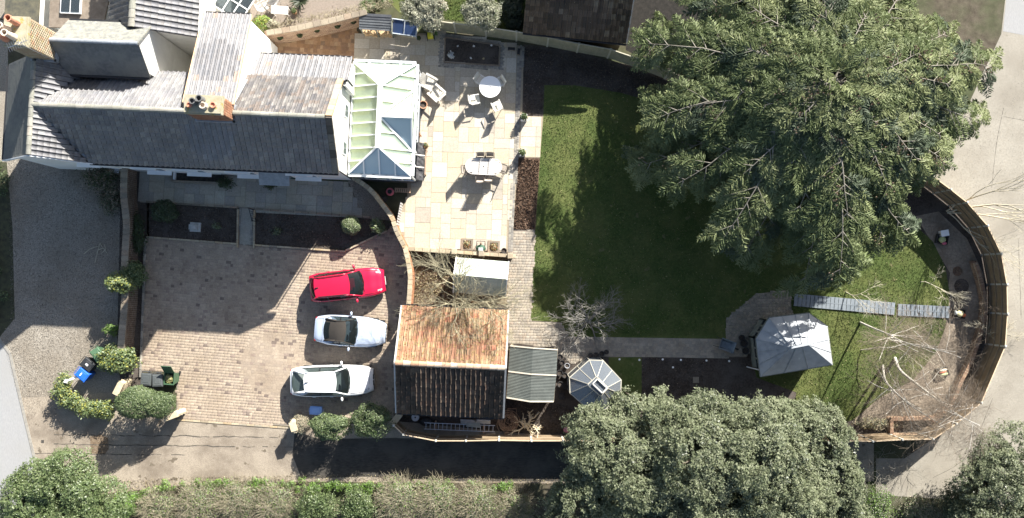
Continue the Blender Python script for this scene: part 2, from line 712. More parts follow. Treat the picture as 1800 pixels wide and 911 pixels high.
sheet('ground', [(-150, -150), (150, -150), (150, 150), (-150, 150)], 0, m_earth, px=False)
sheet('yard', [(1560, -900), (1790, -200), (1760, 60), (1640, 318), (1680, 340), (1730, 408), (1756, 470), (1763, 552), (1752, 620), (1715, 712),
               (1640, 772), (1590, 806), (1540, 806), (1540, 870), (1700, 880), (2600, 1100), (2600, -900)], .004, m_conc)
sheet('dark_yard', [(1790, -200), (1763, 55), (1800, 62), (2600, 40), (2600, -300)], .008, m_road)
sheet('gravel_yard', [(-40, 20), (14, 40), (14, 275), (112, 288), (232, 300), (232, 655), (190, 745), (110, 760), (45, 760),
                      (-2, 592), (-20, 560)], .004, m_gravel)
sheet('gravel_yard', [(-40, -300), (14, -300), (14, 36), (-44, 18)], .004, m_gravel)
sheet('verge', [(-60, 285), (12, 285), (22, 400), (26, 560), (0, 592), (-300, 610), (-300, 285)], .008, m_strip)
sheet('road', [(-900, 560), (-2, 592), (18, 620), (40, 720), (63, 815), (90, 1100), (100, 1400), (-900, 1400)], .008, m_road)
sheet('lane', [(38, 700), (200, 690), (312, 738), (420, 747), (510, 753), (690, 740), (1000, 770), (1480, 772), (1536, 780), (1536, 846),
               (1300, 850), (1000, 850), (640, 848), (420, 846), (330, 852), (190, 868), (120, 900), (62, 880), (62, 815)], .010, m_lane)
sheet('soil', [(920, 78), (1010, 90), (1185, 135), (1400, 230), (1660, 330), (1695, 362), (1730, 420), (1760, 520), (1745, 640),
               (1700, 722), (1640, 768), (1480, 772), (1400, 700), (1000, 775), (880, 760), (690, 745), (700, 600), (720, 440), (900, 440)], .004, m_soil)
sheet('soil', [(1610, 380), (1650, 372), (1700, 420), (1728, 480), (1736, 540), (1722, 600), (1690, 670), (1640, 735), (1575, 745), (1500, 745),
               (1520, 690), (1590, 640), (1660, 560), (1670, 480)], .008, m_path_soil)
sheet('lawn', [(957, 150), (1010, 150), (1090, 163), (1150, 180), (1200, 210), (1400, 300), (1600, 388), (1640, 425), (1662, 470), (1670, 520),
               (1662, 575), (1645, 620), (1605, 668), (1545, 700), (1500, 738), (1480, 744), (1392, 742), (1400, 690), (1330, 664), (1318, 610), (1300, 596),
               (1045, 594), (1000, 591), (985, 566), (932, 564), (941, 404), (949, 278), (955, 205)], .012, m_lawn)
sheet('lawn', [(1070, 628), (1128, 628), (1128, 720), (1070, 720)], .008, m_lawn)
sheet('soil', [(258, 356), (420, 366), (420, 430), (258, 418)], .008, m_soil)
sheet('soil', [(446, 368), (640, 380), (692, 395), (672, 410), (605, 442), (446, 432)], .008, m_soil)
sheet('soil', [(213, 296), (262, 300), (262, 420), (252, 660), (300, 700), (310, 738), (230, 742), (205, 640)], .008, m_soil)
sheet('gravel_bed', [(612, 318), (628, 318), (668, 352), (690, 388), (640, 384)], .012, m_gravel)
sheet('mulch_bed', [(911, 278), (949, 279), (941, 405), (903, 403)], .016, m_mulch)
sheet('soil', [(716, 437), (800, 443), (896, 450), (892, 535), (712, 535), (724, 486)], .012, mat('leafy_soil', (.12, .09, .055), (.27, .22, .15), 12, .95, 1, 20))
# neighbours' gardens along the top edge
sheet('neighbour_lawn', [(690, -300), (930, -300), (926, 62), (850, 42), (705, 25), (680, 0)], .006, m_lawn)
sheet('neighbour_yard', [(440, -200), (625, -200), (650, 0), (632, 24), (470, 62), (440, 40)], .010, mat('pinkish_paving', (.19, .16, .13), (.255, .215, .18), 10, .9, .2, 30))
sheet('neighbour_ground', [(1100, -200), (1560, -200), (1500, 160), (1180, 128), (1100, 88)], .004, mat('tree_shaded_ground', (.012, .0115, .010), (.028, .025, .022), 5, .95, .6, 25))  # near-black colour stands in for the shade of trees out of view
sheet('rear_yard', [(60, -200), (240, -200), (240, 60), (60, 60)], .012, mat('rear_paving', (.2, .185, .15), (.28, .26, .21), 14, .9, .3, 30))

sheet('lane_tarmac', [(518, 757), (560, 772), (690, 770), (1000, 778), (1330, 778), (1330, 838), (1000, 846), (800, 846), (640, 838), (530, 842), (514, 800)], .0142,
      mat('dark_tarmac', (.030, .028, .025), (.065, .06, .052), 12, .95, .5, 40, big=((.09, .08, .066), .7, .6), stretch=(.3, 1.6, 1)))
# base sheets under the paving
DRIVE = [(258, 418), (420, 430), (446, 432), (605, 443), (672, 411), (694, 396), (714, 440), (722, 484), (720, 532), (700, 545), (692, 735),
         (552, 735), (548, 752), (310, 736), (311, 688), (308, 655), (248, 652), (256, 480)]
PATH = [(893, 452), (901, 406), (940, 405), (933, 565), (985, 567), (1000, 592), (1278, 596), (1276, 562), (1328, 517), (1388, 509), (1393, 556),
        (1345, 570), (1312, 628), (1045, 628), (1004, 640), (975, 612), (890, 602), (893, 540)]
PATIO = [(627, 62), (690, 60), (780, 58), (850, 68), (921, 82), (918, 204), (955, 205), (949, 278), (911, 277), (900, 444), (712, 434),
         (699, 385), (716, 345), (716, 310), (735, 112), (622, 106)]
FRONT = [(246, 300), (612, 322), (640, 384), (450, 370), (420, 366), (246, 356)]
LINK = [(421, 366), (446, 368), (445, 431), (420, 430)]
BRICKY = [(466, 72), (628, 44), (624, 104), (466, 94)]
drive = sheet('driveway', DRIVE, .012, m_bedding)
path = sheet('garden_path', PATH, .016, m_bedding)
patio = sheet('patio', PATIO, .020, mat('pale_mortar', (.25, .21, .15), (.31, .26, .19), 10, .9))
front = sheet('front_terrace', FRONT, .014, m_bedding)
link = sheet('front_path', LINK, .016, m_bedding)
bricky = sheet('brick_yard', BRICKY, .014, m_brickyard)

m_pav = pmat('paver', [(0, (0.349, 0.288, 0.220)), (.14, (0.321, 0.265, 0.208)), (.3, (0.368, 0.303, 0.233)), (.46, (0.332, 0.272, 0.210)), (.6, (0.386, 0.319, 0.245)),
                       (.75, (0.341, 0.278, 0.215)), (.90, (0.276, 0.219, 0.178)), (.965, (0.184, 0.147, 0.123))], .9, (.66, .62, .57), .42, .75)
m_pav2 = pmat('path_paver', [(0, (0.345, 0.305, 0.247)), (.25, (0.305, 0.274, 0.230)), (.5, (0.380, 0.333, 0.267)), (.75, (0.287, 0.260, 0.218)), (.9, (0.333, 0.282, 0.224))], .9)
m_slab = pmat('sandstone_slab', [(0, (0.447, 0.392, 0.297)), (.18, (0.473, 0.427, 0.340)), (.36, (0.430, 0.382, 0.306)), (.5, (0.490, 0.443, 0.363)), (.64, (0.464, 0.394, 0.286)),
                                 (.76, (0.421, 0.373, 0.303)), (.86, (0.507, 0.466, 0.391)), (.95, (0.361, 0.325, 0.271))], .85, (0.860, 0.830, 0.780), .9, .5, .15)
m_slab2 = pmat('buff_slab', [(0, (.37, .34, .27)), (.2, (.33, .315, .27)), (.4, (.39, .365, .3)), (.6, (.31, .295, .26)), (.8, (.355, .33, .275))], .85,
               (.7, .68, .62), .8, .6)
m_sett = pmat('granite_sett', [(0, (.32, .3, .26)), (.3, (.26, .245, .22)), (.6, (.36, .335, .285)), (.85, (.22, .21, .19))], .85)
m_brickpav = pmat('brick_paver', [(0, (.30, .18, .10)), (.25, (.35, .22, .13)), (.5, (.26, .16, .10)), (.7, (.38, .26, .16)), (.9, (.22, .15, .1))], .9)


def pave(parent, poly, wd, dp, ang, name, m, gap=.005, z=.02, h=.022, limit=300, near=None, hole=None, jit=.004):
    """blocks wd x dp in stretcher rows inside a pixel polygon"""
    q = [at(x, y) for x, y in poly]
    hq = [[at(x, y) for x, y in hp] for hp in (hole or [])]
    c, s = math.cos(ang), math.sin(ang)
    o = q[0]
    uv = [((p.x - o.x) * c + (p.y - o.y) * s, -(p.x - o.x) * s + (p.y - o.y) * c) for p in q]
    u0, u1 = min(a for a, b in uv), max(a for a, b in uv)
    v0, v1 = min(b for a, b in uv), max(b for a, b in uv)
    pl = []
    v = v0
    k = 0
    while v < v1:
        u = u0 + (k % 2) * wd * .5 + R.uniform(-.15, .15) * wd
        while u < u1:
            ww = wd * R.choice((.68, .85, 1, 1, 1.25))
            x = o.x + (u + ww / 2) * c - (v + dp / 2) * s
            y = o.y + (u + ww / 2) * s + (v + dp / 2) * c
            if inside((x, y), q) and not any(inside((x, y), hp) for hp in hq):
                pl.append(TRS(x, y, z - h + R.uniform(-.5, .5) * jit, ang + R.gauss(0, .014), ww - gap, dp - gap, h))
            u += ww
        v += dp
        k += 1
    pieces(name, slabmesh(.05), m, pl, parent, limit, near=near)


def ashlar(parent, poly, mod, ang, name, m, sizes, gap=.014, z=.03, h=.022, limit=300, hole=None):
    """random rectangular slabs on a module inside a pixel polygon"""
    q = [at(x, y) for x, y in poly]
    hq = [[at(x, y) for x, y in hp] for hp in (hole or [])]
    c, s = math.cos(ang), math.sin(ang)
    o = q[0]
    uv = [((p.x - o.x) * c + (p.y - o.y) * s, -(p.x - o.x) * s + (p.y - o.y) * c) for p in q]
    u0, v0 = min(a for a, b in uv), min(b for a, b in uv)
    nu = int((max(a for a, b in uv) - u0) / mod) + 1
    nv = int((max(b for a, b in uv) - v0) / mod) + 1

    def W(u, v):
        return (o.x + u * c - v * s, o.y + u * s + v * c)
    ok = [[inside(W(u0 + (i + .5) * mod, v0 + (j + .5) * mod), q) and not any(
        inside(W(u0 + (i + .5) * mod, v0 + (j + .5) * mod), hp) for hp in hq) for j in range(nv)] for i in range(nu)]
    pl = []
    for j in range(nv):
        for i in range(nu):
            if not ok[i][j]:
                continue
            for a, b in R.sample(sizes, len(sizes)) + [(2, 1), (1, 2), (1, 1)]:
                if i + a <= nu and j + b <= nv and all(ok[i + x][j + y] for x in range(a) for y in range(b)):
                    for x in range(a):
                        for y in range(b):
                            ok[i + x][j + y] = False
                    x, y = W(u0 + (i + a / 2) * mod, v0 + (j + b / 2) * mod)
                    pl.append(TRS(x, y, z - h + R.uniform(-.002, .002), ang, a * mod - gap, b * mod - gap, h))
                    break
    pl.sort(key=lambda M: -(M.col[0].xyz.length * M.col[1].xyz.length))
    pieces(name, slabmesh(.012), m, pl, parent, limit)


A_DRV = -math.atan2(13, 160)
pave(drive, DRIVE, .235, .165, A_DRV, 'paver', m_pav, near=at(480, 640))
pave(path, PATH, .2, .16, math.radians(-1), 'paver', m_pav2, z=.026, near=at(1150, 610))
BED1 = [(781, 64), (880, 80), (878, 117), (779, 110)]
ashlar(patio, [(627, 62), (690, 60), (780, 58), (850, 68), (912, 80), (905, 200), (893, 441), (714, 432), (701, 385), (718, 345), (718, 310), (737, 112), (622, 106)],
       .3, math.radians(-1.6), 'paving_slab', m_slab, [(2, 2), (3, 2), (2, 3), (3, 3), (2, 2), (3, 2)], z=.034, hole=[BED1])
ashlar(patio, [(920, 207), (954, 207), (948, 277), (914, 276)], .3, math.radians(-1.6), 'paving_slab', m_slab, [(2, 2), (3, 2), (2, 3)], z=.034)
pave(patio, [(912, 80), (921, 82), (901, 443), (893, 442)], .14, .14, math.radians(-92), 'sett', m_sett, z=.036, limit=150)
for qd in ([(773, 58), (886, 75), (885, 82), (773, 65)], [(773, 65), (781, 66), (779, 112), (771, 111)], [(880, 80), (887, 82), (885, 122), (877, 121)], [(771, 110), (885, 117), (885, 124), (771, 118)]):
    pave(patio, qd, .15, .1, math.radians(-6), 'sett', m_sett, z=.038, limit=30)
ashlar(front, FRONT, .3, math.radians(-3), 'paving_slab', m_slab2, [(2, 2), (2, 3), (3, 2), (2, 2)], z=.034)
ashlar(link, [(425, 368), (443, 370), (441, 430), (424, 429)], .3, math.radians(-3), 'paving_slab', m_slab2, [(2, 2), (2, 3)], z=.036)
pave(link, LINK, .12, .12, math.radians(-93), 'sett', m_sett, z=.03, limit=60)
pave(bricky, BRICKY, .24, .24, math.radians(-4), 'brick_paver', m_brickpav, z=.03, limit=300)

# drain line between road and lane, patched strips and a small iron cover in the lane
kb = MB()
pts = P([(-8, 586), (18, 622), (41, 722), (64, 818), (90, 980)])
for a, b in zip(pts[:-1], pts[1:]):
    kb.beam(a + Vector((0, 0, .01)), b + Vector((0, 0, .01)), .16, .05)
tag(obj('kerb', kb, mat('kerb_stone', (.2, .19, .17), (.3, .28, .24), 8, .9, .4)), kind='structure')
cr = MB()
m_crack = mat('crack', (.05, .045, .038), (.10, .09, .075), 10, .95)
for y0, x0, x1 in ((764, 95, 500), (781, 95, 420), (797, 60, 330), (785, 420, 690)):
    p = None
    x = x0
    while x < x1:
        q = at(x, y0 + (x - x0) * .012 + R.gauss(0, .7))
        if p is not None and R.random() < .93:
            d = (q - p).normalized()
            n = Vector((-d.y, d.x, 0)) * R.uniform(.012, .032)
            cr.add([(p.x - n.x, p.y - n.y, .0145), (q.x - n.x, q.y - n.y, .0145), (q.x + n.x, q.y + n.y, .0145), (p.x + n.x, p.y + n.y, .0145)], [(0, 1, 2, 3)])
        p = q
        x += R.uniform(6, 14)
for pl in ([(1764, 190), (1752, 250), (1743, 330)], [(1790, 420), (1795, 560)], [(1745, 700), (1700, 800), (1640, 840)], [(1764, 205), (1800, 212)]):
    pts_ = smoothline(P(pl), 14)
    for p, q in zip(pts_[:-1], pts_[1:]):
        d = (q - p).normalized()
        n = Vector((-d.y, d.x, 0)) * R.uniform(.005, .014)
        cr.add([(p.x - n.x, p.y - n.y, .0065), (q.x - n.x, q.y - n.y, .0065), (q.x + n.x, q.y + n.y, .0065), (p.x + n.x, p.y + n.y, .0065)], [(0, 1, 2, 3)])
tag(obj('cracks', cr, m_crack), kind='stuff')
dc = thing('drain_cover', 'small square dark iron drain cover set in the lane near the road', 'drain cover', at(75, 776, .012))
b = MB()
b.box((0, 0, .006), (.16, .16, .012))
obj('frame', b, mat('iron', (.05, .045, .04), (.08, .07, .06), 20, .6), dc)
b = MB()
for i in range(4): b.box((-.05 + i * .033, 0, .015), (.016, .13, .008))
obj('grate', b, mat('iron_bar', (.07, .065, .06), None), dc)
b = MB()
pts = [at(x, y, .014) for x, y in ((158, 768), (176, 764), (190, 770), (191, 790), (184, 799), (160, 797))]
b.add([(p.x, p.y, .0143) for p in pts][::-1], [range(6)])
tag(obj('lane_patch', b, mat('patch', (.10, .07, .045), (.2, .15, .1), 6, .95, .5, 20)), kind='structure')
for pts, nm in (([(100, 762), (205, 760), (420, 770), (420, 782), (205, 778), (100, 779)], 'lane_patch'),):
    pass

# grass blades on the lawns, fallen leaves, crumbs of soil
def scatter_tris(name, poly, n, size, mats, z0, hgt, hole=None, lean=.5, weights=None, flat=False):
    q = [at(x, y) for x, y in poly]
    xs = [p.x for p in q]
    ys = [p.y for p in q]
    pts = []
    hq = [[at(x, y) for x, y in hp] for hp in (hole or [])]
    while len(pts) < n:
        p = (R.uniform(min(xs), max(xs)), R.uniform(min(ys), max(ys)))
        if inside(p, q) and not any(inside(p, h) for h in hq):
            pts.append(p)
    A = np.array(pts)
    a = NR.random(n) * 2 * PI
    s = size * (.5 + NR.random(n))
    V = np.zeros((n, 3, 3))
    V[:, 0, 0] = A[:, 0] - np.cos(a) * s
    V[:, 0, 1] = A[:, 1] - np.sin(a) * s
    V[:, 1, 0] = A[:, 0] + np.cos(a) * s
    V[:, 1, 1] = A[:, 1] + np.sin(a) * s
    V[:, 2, :2] = A + NR.normal(size=(n, 2)) * hgt * lean
    V[:, :, 2] = z0
    V[:, 2, 2] = z0 + hgt * (.5 + NR.random(n))
    mi = NR.choice(len(mats), n, p=weights) if len(mats) > 1 else None
    o = npmesh(name, V.reshape(-1, 3), [np.arange(n * 3).reshape(n, 3)], mats, midx=mi)
    o['kind'] = 'stuff'
    return o


m_blade = mat('grass_blade', (.045, .072, .015), (.088, .122, .032), 3, .8)
m_blade2 = mat('pale_blade', (.12, .15, .045), (.165, .175, .07), 5, .8)
m_litter = mat('litter', (.30, .25, .13), (.45, .40, .24), 5, .9)
LAWN = [(957, 150), (1010, 150), (1090, 163), (1150, 180), (1200, 210), (1400, 300), (1600, 388), (1640, 425), (1662, 470), (1670, 520),
        (1662, 575), (1645, 620), (1605, 668), (1545, 700), (1500, 738), (1480, 744), (1392, 742), (1400, 690), (1330, 664), (1318, 610), (1310, 600),
        (1280, 590), (1045, 590), (1000, 588), (985, 563), (935, 562), (943, 404), (950, 278), (957, 205)]
scatter_tris('grass', LAWN, 110000, .018, [m_blade, m_blade2], .012, .045, weights=[.8, .2])
scatter_tris('fallen_leaves', LAWN, 4500, .027, [m_litter], .035, .03)
scatter_tris('neighbour_grass', [(690, -60), (930, -60), (926, 62), (850, 42), (705, 25)], 15000, .02, [m_blade, m_blade2], .006, .05, weights=[.6, .4])
m_clod = mat('clod', (.15, .118, .088), (.27, .22, .17), 9, .95)
m_clod_d = mat('dark_clod', (.045, .034, .026), (.1, .078, .06), 9, .95)
m_chip = mat('bark_chip', (.11, .07, .045), (.26, .17, .115), 9, .95)
scatter_tris('bark_chips', [(911, 279), (948, 280), (940, 404), (903, 402)], 5000, .03, [m_chip, m_clod_d], .016, .06, weights=[.75, .25])
for pl, n in (([(258, 358), (418, 367), (418, 428), (258, 416)], 2500), ([(448, 372), (640, 384), (688, 398), (605, 440), (448, 430)], 3500),
              ([(920, 84), (1010, 97), (1185, 142), (1220, 215), (1150, 178), (1010, 148), (955, 150), (953, 203), (919, 203)], 6000),
              ([(783, 68), (877, 82), (876, 112), (781, 106)], 1500), ([(890, 700), (1010, 715), (1000, 765), (880, 760)], 2500), ([(1128, 630), (1236, 630), (1236, 700), (1128, 700)], 2000)):
    scatter_tris('clods', pl, n, .025, [m_clod_d, m_clod], .02, .05, weights=[.85, .15])
scatter_tris('clods', [(1612, 384), (1650, 376), (1698, 425), (1724, 484), (1731, 540), (1716, 600), (1682, 670), (1636, 732), (1575, 742), (1510, 742),
                       (1530, 692), (1600, 640), (1664, 560), (1672, 480)], 6000, .03, [m_clod, m_path_soil], .008, .02, weights=[.35, .65])
scatter_tris('dead_leaves', [(722, 440), (800, 446), (806, 520), (890, 530), (716, 532), (726, 486)], 7000, .035, [m_litter, m_clod, m_chip], .015, .06, weights=[.4, .3, .3])

m_peb1 = mat('pale_pebble', (.36, .33, .28), (.5, .46, .4), 9, .9)
m_peb2 = mat('dark_pebble', (.08, .07, .058), (.15, .13, .105), 9, .9)
scatter_tris('pebbles', [(14, 275), (112, 288), (218, 300), (214, 560), (190, 640), (110, 660), (100, 700), (45, 745), (2, 592), (20, 560)], 42000, .026, [m_peb1, m_peb2, m_gravel], .005, .02, weights=[.3, .35, .35])
scatter_tris('pebbles', [(614, 320), (628, 320), (668, 354), (688, 388), (642, 384)], 1500, .026, [m_peb1, m_peb2], .013, .02)
scatter_tris('lane_grit', [(45, 745), (120, 705), (310, 742), (505, 757), (515, 840), (330, 846), (200, 860), (66, 812)], 16000, .014, [m_peb1, m_peb2], .0145, .01)
scatter_tris('lane_litter', [(140, 850), (330, 838), (640, 834), (980, 838), (980, 852), (640, 852), (330, 858), (190, 872)], 5000, .03, [m_litter, m_clod, m_clod_d], .015, .03)
scatter_tris('yard_grit', [(1660, 325), (1800, 100), (1800, 700), (1700, 860), (1560, 850), (1650, 770), (1730, 712), (1766, 610), (1772, 520), (1740, 400)], 9000, .016, [m_peb1, m_peb2, m_litter], .005, .01, weights=[.3, .4, .3])
# ---------------------------------------------------------------- the house
m_render = mat('white_render', (.70, .69, .65), (.78, .77, .73), 2.5, .85, .15, 60, big=((.6, .58, .53), .5, .5))
TILE_GREY = [(0, (0.229, 0.226, 0.232)), (.2, (0.210, 0.210, 0.218)), (.4, (0.249, 0.247, 0.246)), (.6, (0.220, 0.218, 0.219)), (.8, (0.239, 0.232, 0.227)), (.93, (0.282, 0.281, 0.274))]
m_tile = pmat('weathered_pantile', TILE_GREY, .8, (.62, .63, .66), .9, .75, .4, 40, spots=((.27, 0.270, 0.259), 9, .64))
m_tile_b = pmat('pale_pantile', [(0, (.215, 0.214, 0.220)), (.25, (.195, 0.197, 0.207)), (.5, (.23, 0.226, 0.231)), (.75, (.205, 0.201, 0.204)), (.96, (.25, 0.204, 0.176))], .75,
                (.8, .8, .82), 1.2, .6, .3, 40)
m_tile_d = pmat('mottled_pantile', [(0, (.155, 0.148, 0.145)), (.2, (.115, 0.112, 0.117)), (.4, (.19, 0.178, 0.171)), (.55, (.14, 0.133, 0.132)), (.7, (.215, 0.204, 0.193)), (.85, (.165, 0.141, 0.127))], .85,
                (.6, .6, .6), 1.4, .7, .4, 40, spots=((.29, 0.286, 0.270), 7, .64))
m_under = mat('roof_underlay', (.05, .05, .05), None, rough=.95)
m_ridge = pmat('ridge_tile', [(0, (.27, .27, .23)), (.3, (.31, .3, .26)), (.6, (.24, .24, .21)), (.85, (.34, .31, .26))], .85)
m_slate = mat('slate_sheet', (.10, .105, .105), (.155, .157, .15), 5, .75, .4, 30, big=((.19, .19, .165), .8, .6))
m_lit_lichen_slate = mat('lit_lichen_slate', (.13, .135, .13), (.25, .245, .21), 4, .85, .6, 25, spots=((.31, .30, .23), 6, .62))  # sunny attic slope: sunlight put into a paler colour, lichen in the spots
m_brick = mat('orange_brick', (.26, .13, .08), (.36, .2, .125), 5, .85, .4, 30, spots=((.45, .36, .25), 7, .66))
m_tanbrick = mat('tan_brick', (.42, .33, .2), (.55, .45, .3), 5, .85, .4, 30, spots=((.48, .42, .15), 4, .6))
m_pot = mat('terracotta', (.45, .18, .11), (.55, .3, .2), 5, .8, .2, 20)
m_pot_pale = mat('pale_clay', (.55, .47, .38), (.65, .56, .46), 6, .85)
m_lead = mat('lead', (.20, .22, .24), (.30, .32, .34), 4, .55, .2, 12)
m_white = mat('white_paint', (.8, .8, .79), None, rough=.4)
m_gutter = mat('black_plastic', (.03, .03, .032), None, rough=.5)
m_win = glass('window_glass', (.5, .55, .57), .5, .03, dcol=(.06, .075, .085))
m_mortar = mat('mortar', (.45, .41, .34), (.55, .5, .42), 12, .95)


def pantile(w_, l_, roll=.026):
    """S-shaped tile: a steep roll at the lap, then a flat pan"""
    b = MB()
    k = roll / .026
    prof = [(0, .0), (.02, .040 * k), (.12, .052 * k), (.25, .038 * k), (.42, .008 * k), (.7, 0), (.93, .014 * k), (1.0, .022 * k)]
    lo, hi, lip = [], [], []
    for a, z in prof:
        lo.append((a * w_, 0, z + .045))
        hi.append((a * w_, l_, z + .012))
        lip.append((a * w_, .004, z + .0))
    b.grid([lip, lo, hi])
    return b


def slope(root, part_name, A, B, C, D, tile_mat, wd=.27, gauge=.3, keep=None, indiv=0, th=.06, base_mat=None, label=None, name='tile', roll=.040, rag=.5):
    """A,B = eave left and right, C,D = ridge right and left, all in the root's space; keep(p) trims tiles"""
    A, B, C, D = map(Vector, (A, B, C, D))
    poly = keep if isinstance(keep, list) else [A, B, C, D]
    b = MB()
    b.sheet([Vector(p) for p in poly], th)
    s = obj(part_name, b, base_mat or m_under, root, label=label)
    if tile_mat is None:
        return s
    x = (B - A).normalized()
    n = x.cross(D - A).normalized()
    y = n.cross(x)
    L = (D - A).dot(y)
    U0 = min(0, (D - A).dot(x))
    U1 = max((B - A).length, (C - A).dot(x))
    p2 = [((Vector(p) - A).dot(x), (Vector(p) - A).dot(y)) for p in poly]
    pl = []
    rows = int(L / gauge)
    for j in range(rows + 1):
        v = j * gauge
        if v + gauge * .35 > L: break
        k = int((U1 - U0) / wd + .5)
        w2 = (U1 - U0) / k
        for i in range(k):
            u = U0 + i * w2
            if not inside((u + w2 / 2, v + gauge * .4), p2):
                continue
            M = Matrix.Identity(4)
            ln = min(gauge * 1.15, L - v) / (gauge * 1.15)
            jx = R.gauss(0, .006) * rag
            o = A + x * (u + jx) + y * (v + R.gauss(0, .012) * rag) + n * R.uniform(0, .014) * rag
            tw = R.gauss(0, .018) * rag
            xx, yy = x + y * tw, y - x * tw
            M.col[0].xyz, M.col[1].xyz, M.col[2].xyz, M.col[3].xyz = xx * (w2 / wd) * .9, yy * ln, n, o
            pl.append(M)
    pieces(name, pantile(wd, gauge * 1.15, roll), tile_mat, pl, s, indiv, stuff='tiles', near=A + (C - A) * .5)
    return s


def ridge(root, a, b, m, r=.13, step=.45, name='ridge_tile', dz=.02):
    a, b = Vector(a), Vector(b)
    n = max(1, round((b - a).length / step))
    me = None
    d = (b - a)
    L = d.length / n
    mb = MB()
    prof = [(math.cos(PI * k / 6), math.sin(PI * k / 6)) for k in range(7)]
    rows = []
    for t, q in ((0.0, 1.06), (.97, .96)):
        rows.append([(t * L, y * r * q, z * r * q * .8 - .02) for y, z in prof])
    mb.grid(rows)
    mb.add(rows[0], [tuple(range(7))[::-1]])
    mb.add(rows[1], [tuple(range(7))])
    me = mkmesh(name, mb, m)
    dn = d.normalized()
    y = Vector((0, 0, 1)).cross(dn).normalized()
    z = dn.cross(y)
    for i in range(n):
        M = Matrix.Identity(4)
        M.col[0].xyz, M.col[1].xyz, M.col[2].xyz, M.col[3].xyz = dn, y, z, a + dn * L * i + Vector((0, 0, dz + R.uniform(0, .012)))
        o = bpy.data.objects.new(name, me)
        COL.objects.link(o)
        o.parent = root
        o.matrix_local = M


RW, RE = at(54, 184, 7.6), at(582, 206, 7.6)
HA = math.atan2(RE.y - RW.y, RE.x - RW.x)
house = thing('house', 'long white rendered house with grey pantile roofs and brick chimney stacks', 'house', (RE.x, RE.y, 0), HA)
HR = 7.6
HE = 5.25
# walls, one body per range
b = MB()
b.prism([(-15.1, -2.25), (-.12, -2.25), (-.12, 2.25), (-15.1, 2.25)], 0, HE - .12)
b.add([(-.12, -2.25, HE - .12), (-.12, 2.25, HE - .12), (-.12, 0, HR - .12), (-.42, -2.25, HE - .12), (-.42, 2.25, HE - .12), (-.42, 0, HR - .12)],
      [(0, 1, 2), (5, 4, 3), (0, 2, 5, 3), (1, 4, 5, 2)])
obj('wall', b, m_render, house)
b = MB()
b.prism([(-17.45, -2.3), (-13.2, -2.3), (-13.2, 2.4), (-17.45, 2.4)], 0, 4.78)
b.add([(-17.45, -2.3, 4.78), (-13.2, -2.3, 4.78), (-13.2, -2.3, 5.1), (-15, -2.3, 7.4), (-17.45, 2.4, 4.78), (-13.2, 2.4, 4.78), (-13.2, 2.4, 5.1), (-15, 2.4, 7.4)],
      [(0, 1, 2, 3), (7, 6, 5, 4), (0, 3, 7, 4), (1, 5, 6, 2), (2, 6, 7, 3)])
obj('wall', b, m_render, house)
b = MB()     # raised attic range
b.prism([(-13.9, 2.12), (-9.78, 2.12), (-9.78, 4.45), (-13.9, 4.45)], 0, 6.45)
for u in (-13.9, -9.78):
    b.add([(u, 2.12, 6.45), (u, 4.45, 6.45), (u, 3.2, 7.92), (u + .12, 2.12, 6.45), (u + .12, 4.45, 6.45), (u + .12, 3.2, 7.92)] if u < -10 else
          [(u - .12, 2.12, 6.45), (u - .12, 4.45, 6.45), (u - .12, 3.2, 7.92), (u, 2.12, 6.45), (u, 4.45, 6.45), (u, 3.2, 7.92)],
          [(0, 2, 1), (3, 4, 5), (0, 3, 5, 2), (1, 2, 5, 4)])
obj('wall', b, m_render, house)
b = MB()     # cross wing with the long catslide
b.prism([(-7.28, 2.0), (-5.02, 2.0), (-5.02, 5.4), (-7.28, 5.4)], 0, 5.42)
for u0, u1 in ((-7.28, -7.18), (-5.12, -5.02)):
    b.add([(u0, .5, 7.42), (u0, 5.4, 5.44), (u0, .5, 5.44), (u1, .5, 7.42), (u1, 5.4, 5.44), (u1, .5, 5.44)], [(0, 1, 2), (5, 4, 3), (0, 3, 4, 1), (0, 2, 5, 3)])
obj('wall', b, m_render, house)
b = MB()     # back wing
b.prism([(-12.1, 4.5), (-7.9, 4.5), (-7.9, 12), (-12.1, 12)], 0, 5.45)
b.add([(-12.1, 4.5, 5.45), (-7.9, 4.5, 5.45), (-10.45, 4.5, 6.9), (-12.1, 4.62, 5.45), (-7.9, 4.62, 5.45), (-10.45, 4.62, 6.9)], [(0, 1, 2), (5, 4, 3), (0, 2, 5, 3), (1, 4, 5, 2)])
obj('wall', b, m_render, house)
b = MB()     # lean-to behind
b.prism([(-5.0, 2.2), (.12, 2.2), (.12, 3.75), (-5.0, 3.75)], 0, 4.0)
b.add([(.0, 2.2, 4.0), (.0, 3.75, 4.0), (.0, 2.2, 5.05), (.12, 2.2, 4.0), (.12, 3.75, 4.0), (.12, 2.2, 5.05)], [(0, 2, 1), (3, 4, 5), (0, 3, 5, 2), (1, 2, 5, 4)])
obj('wall', b, m_render, house)

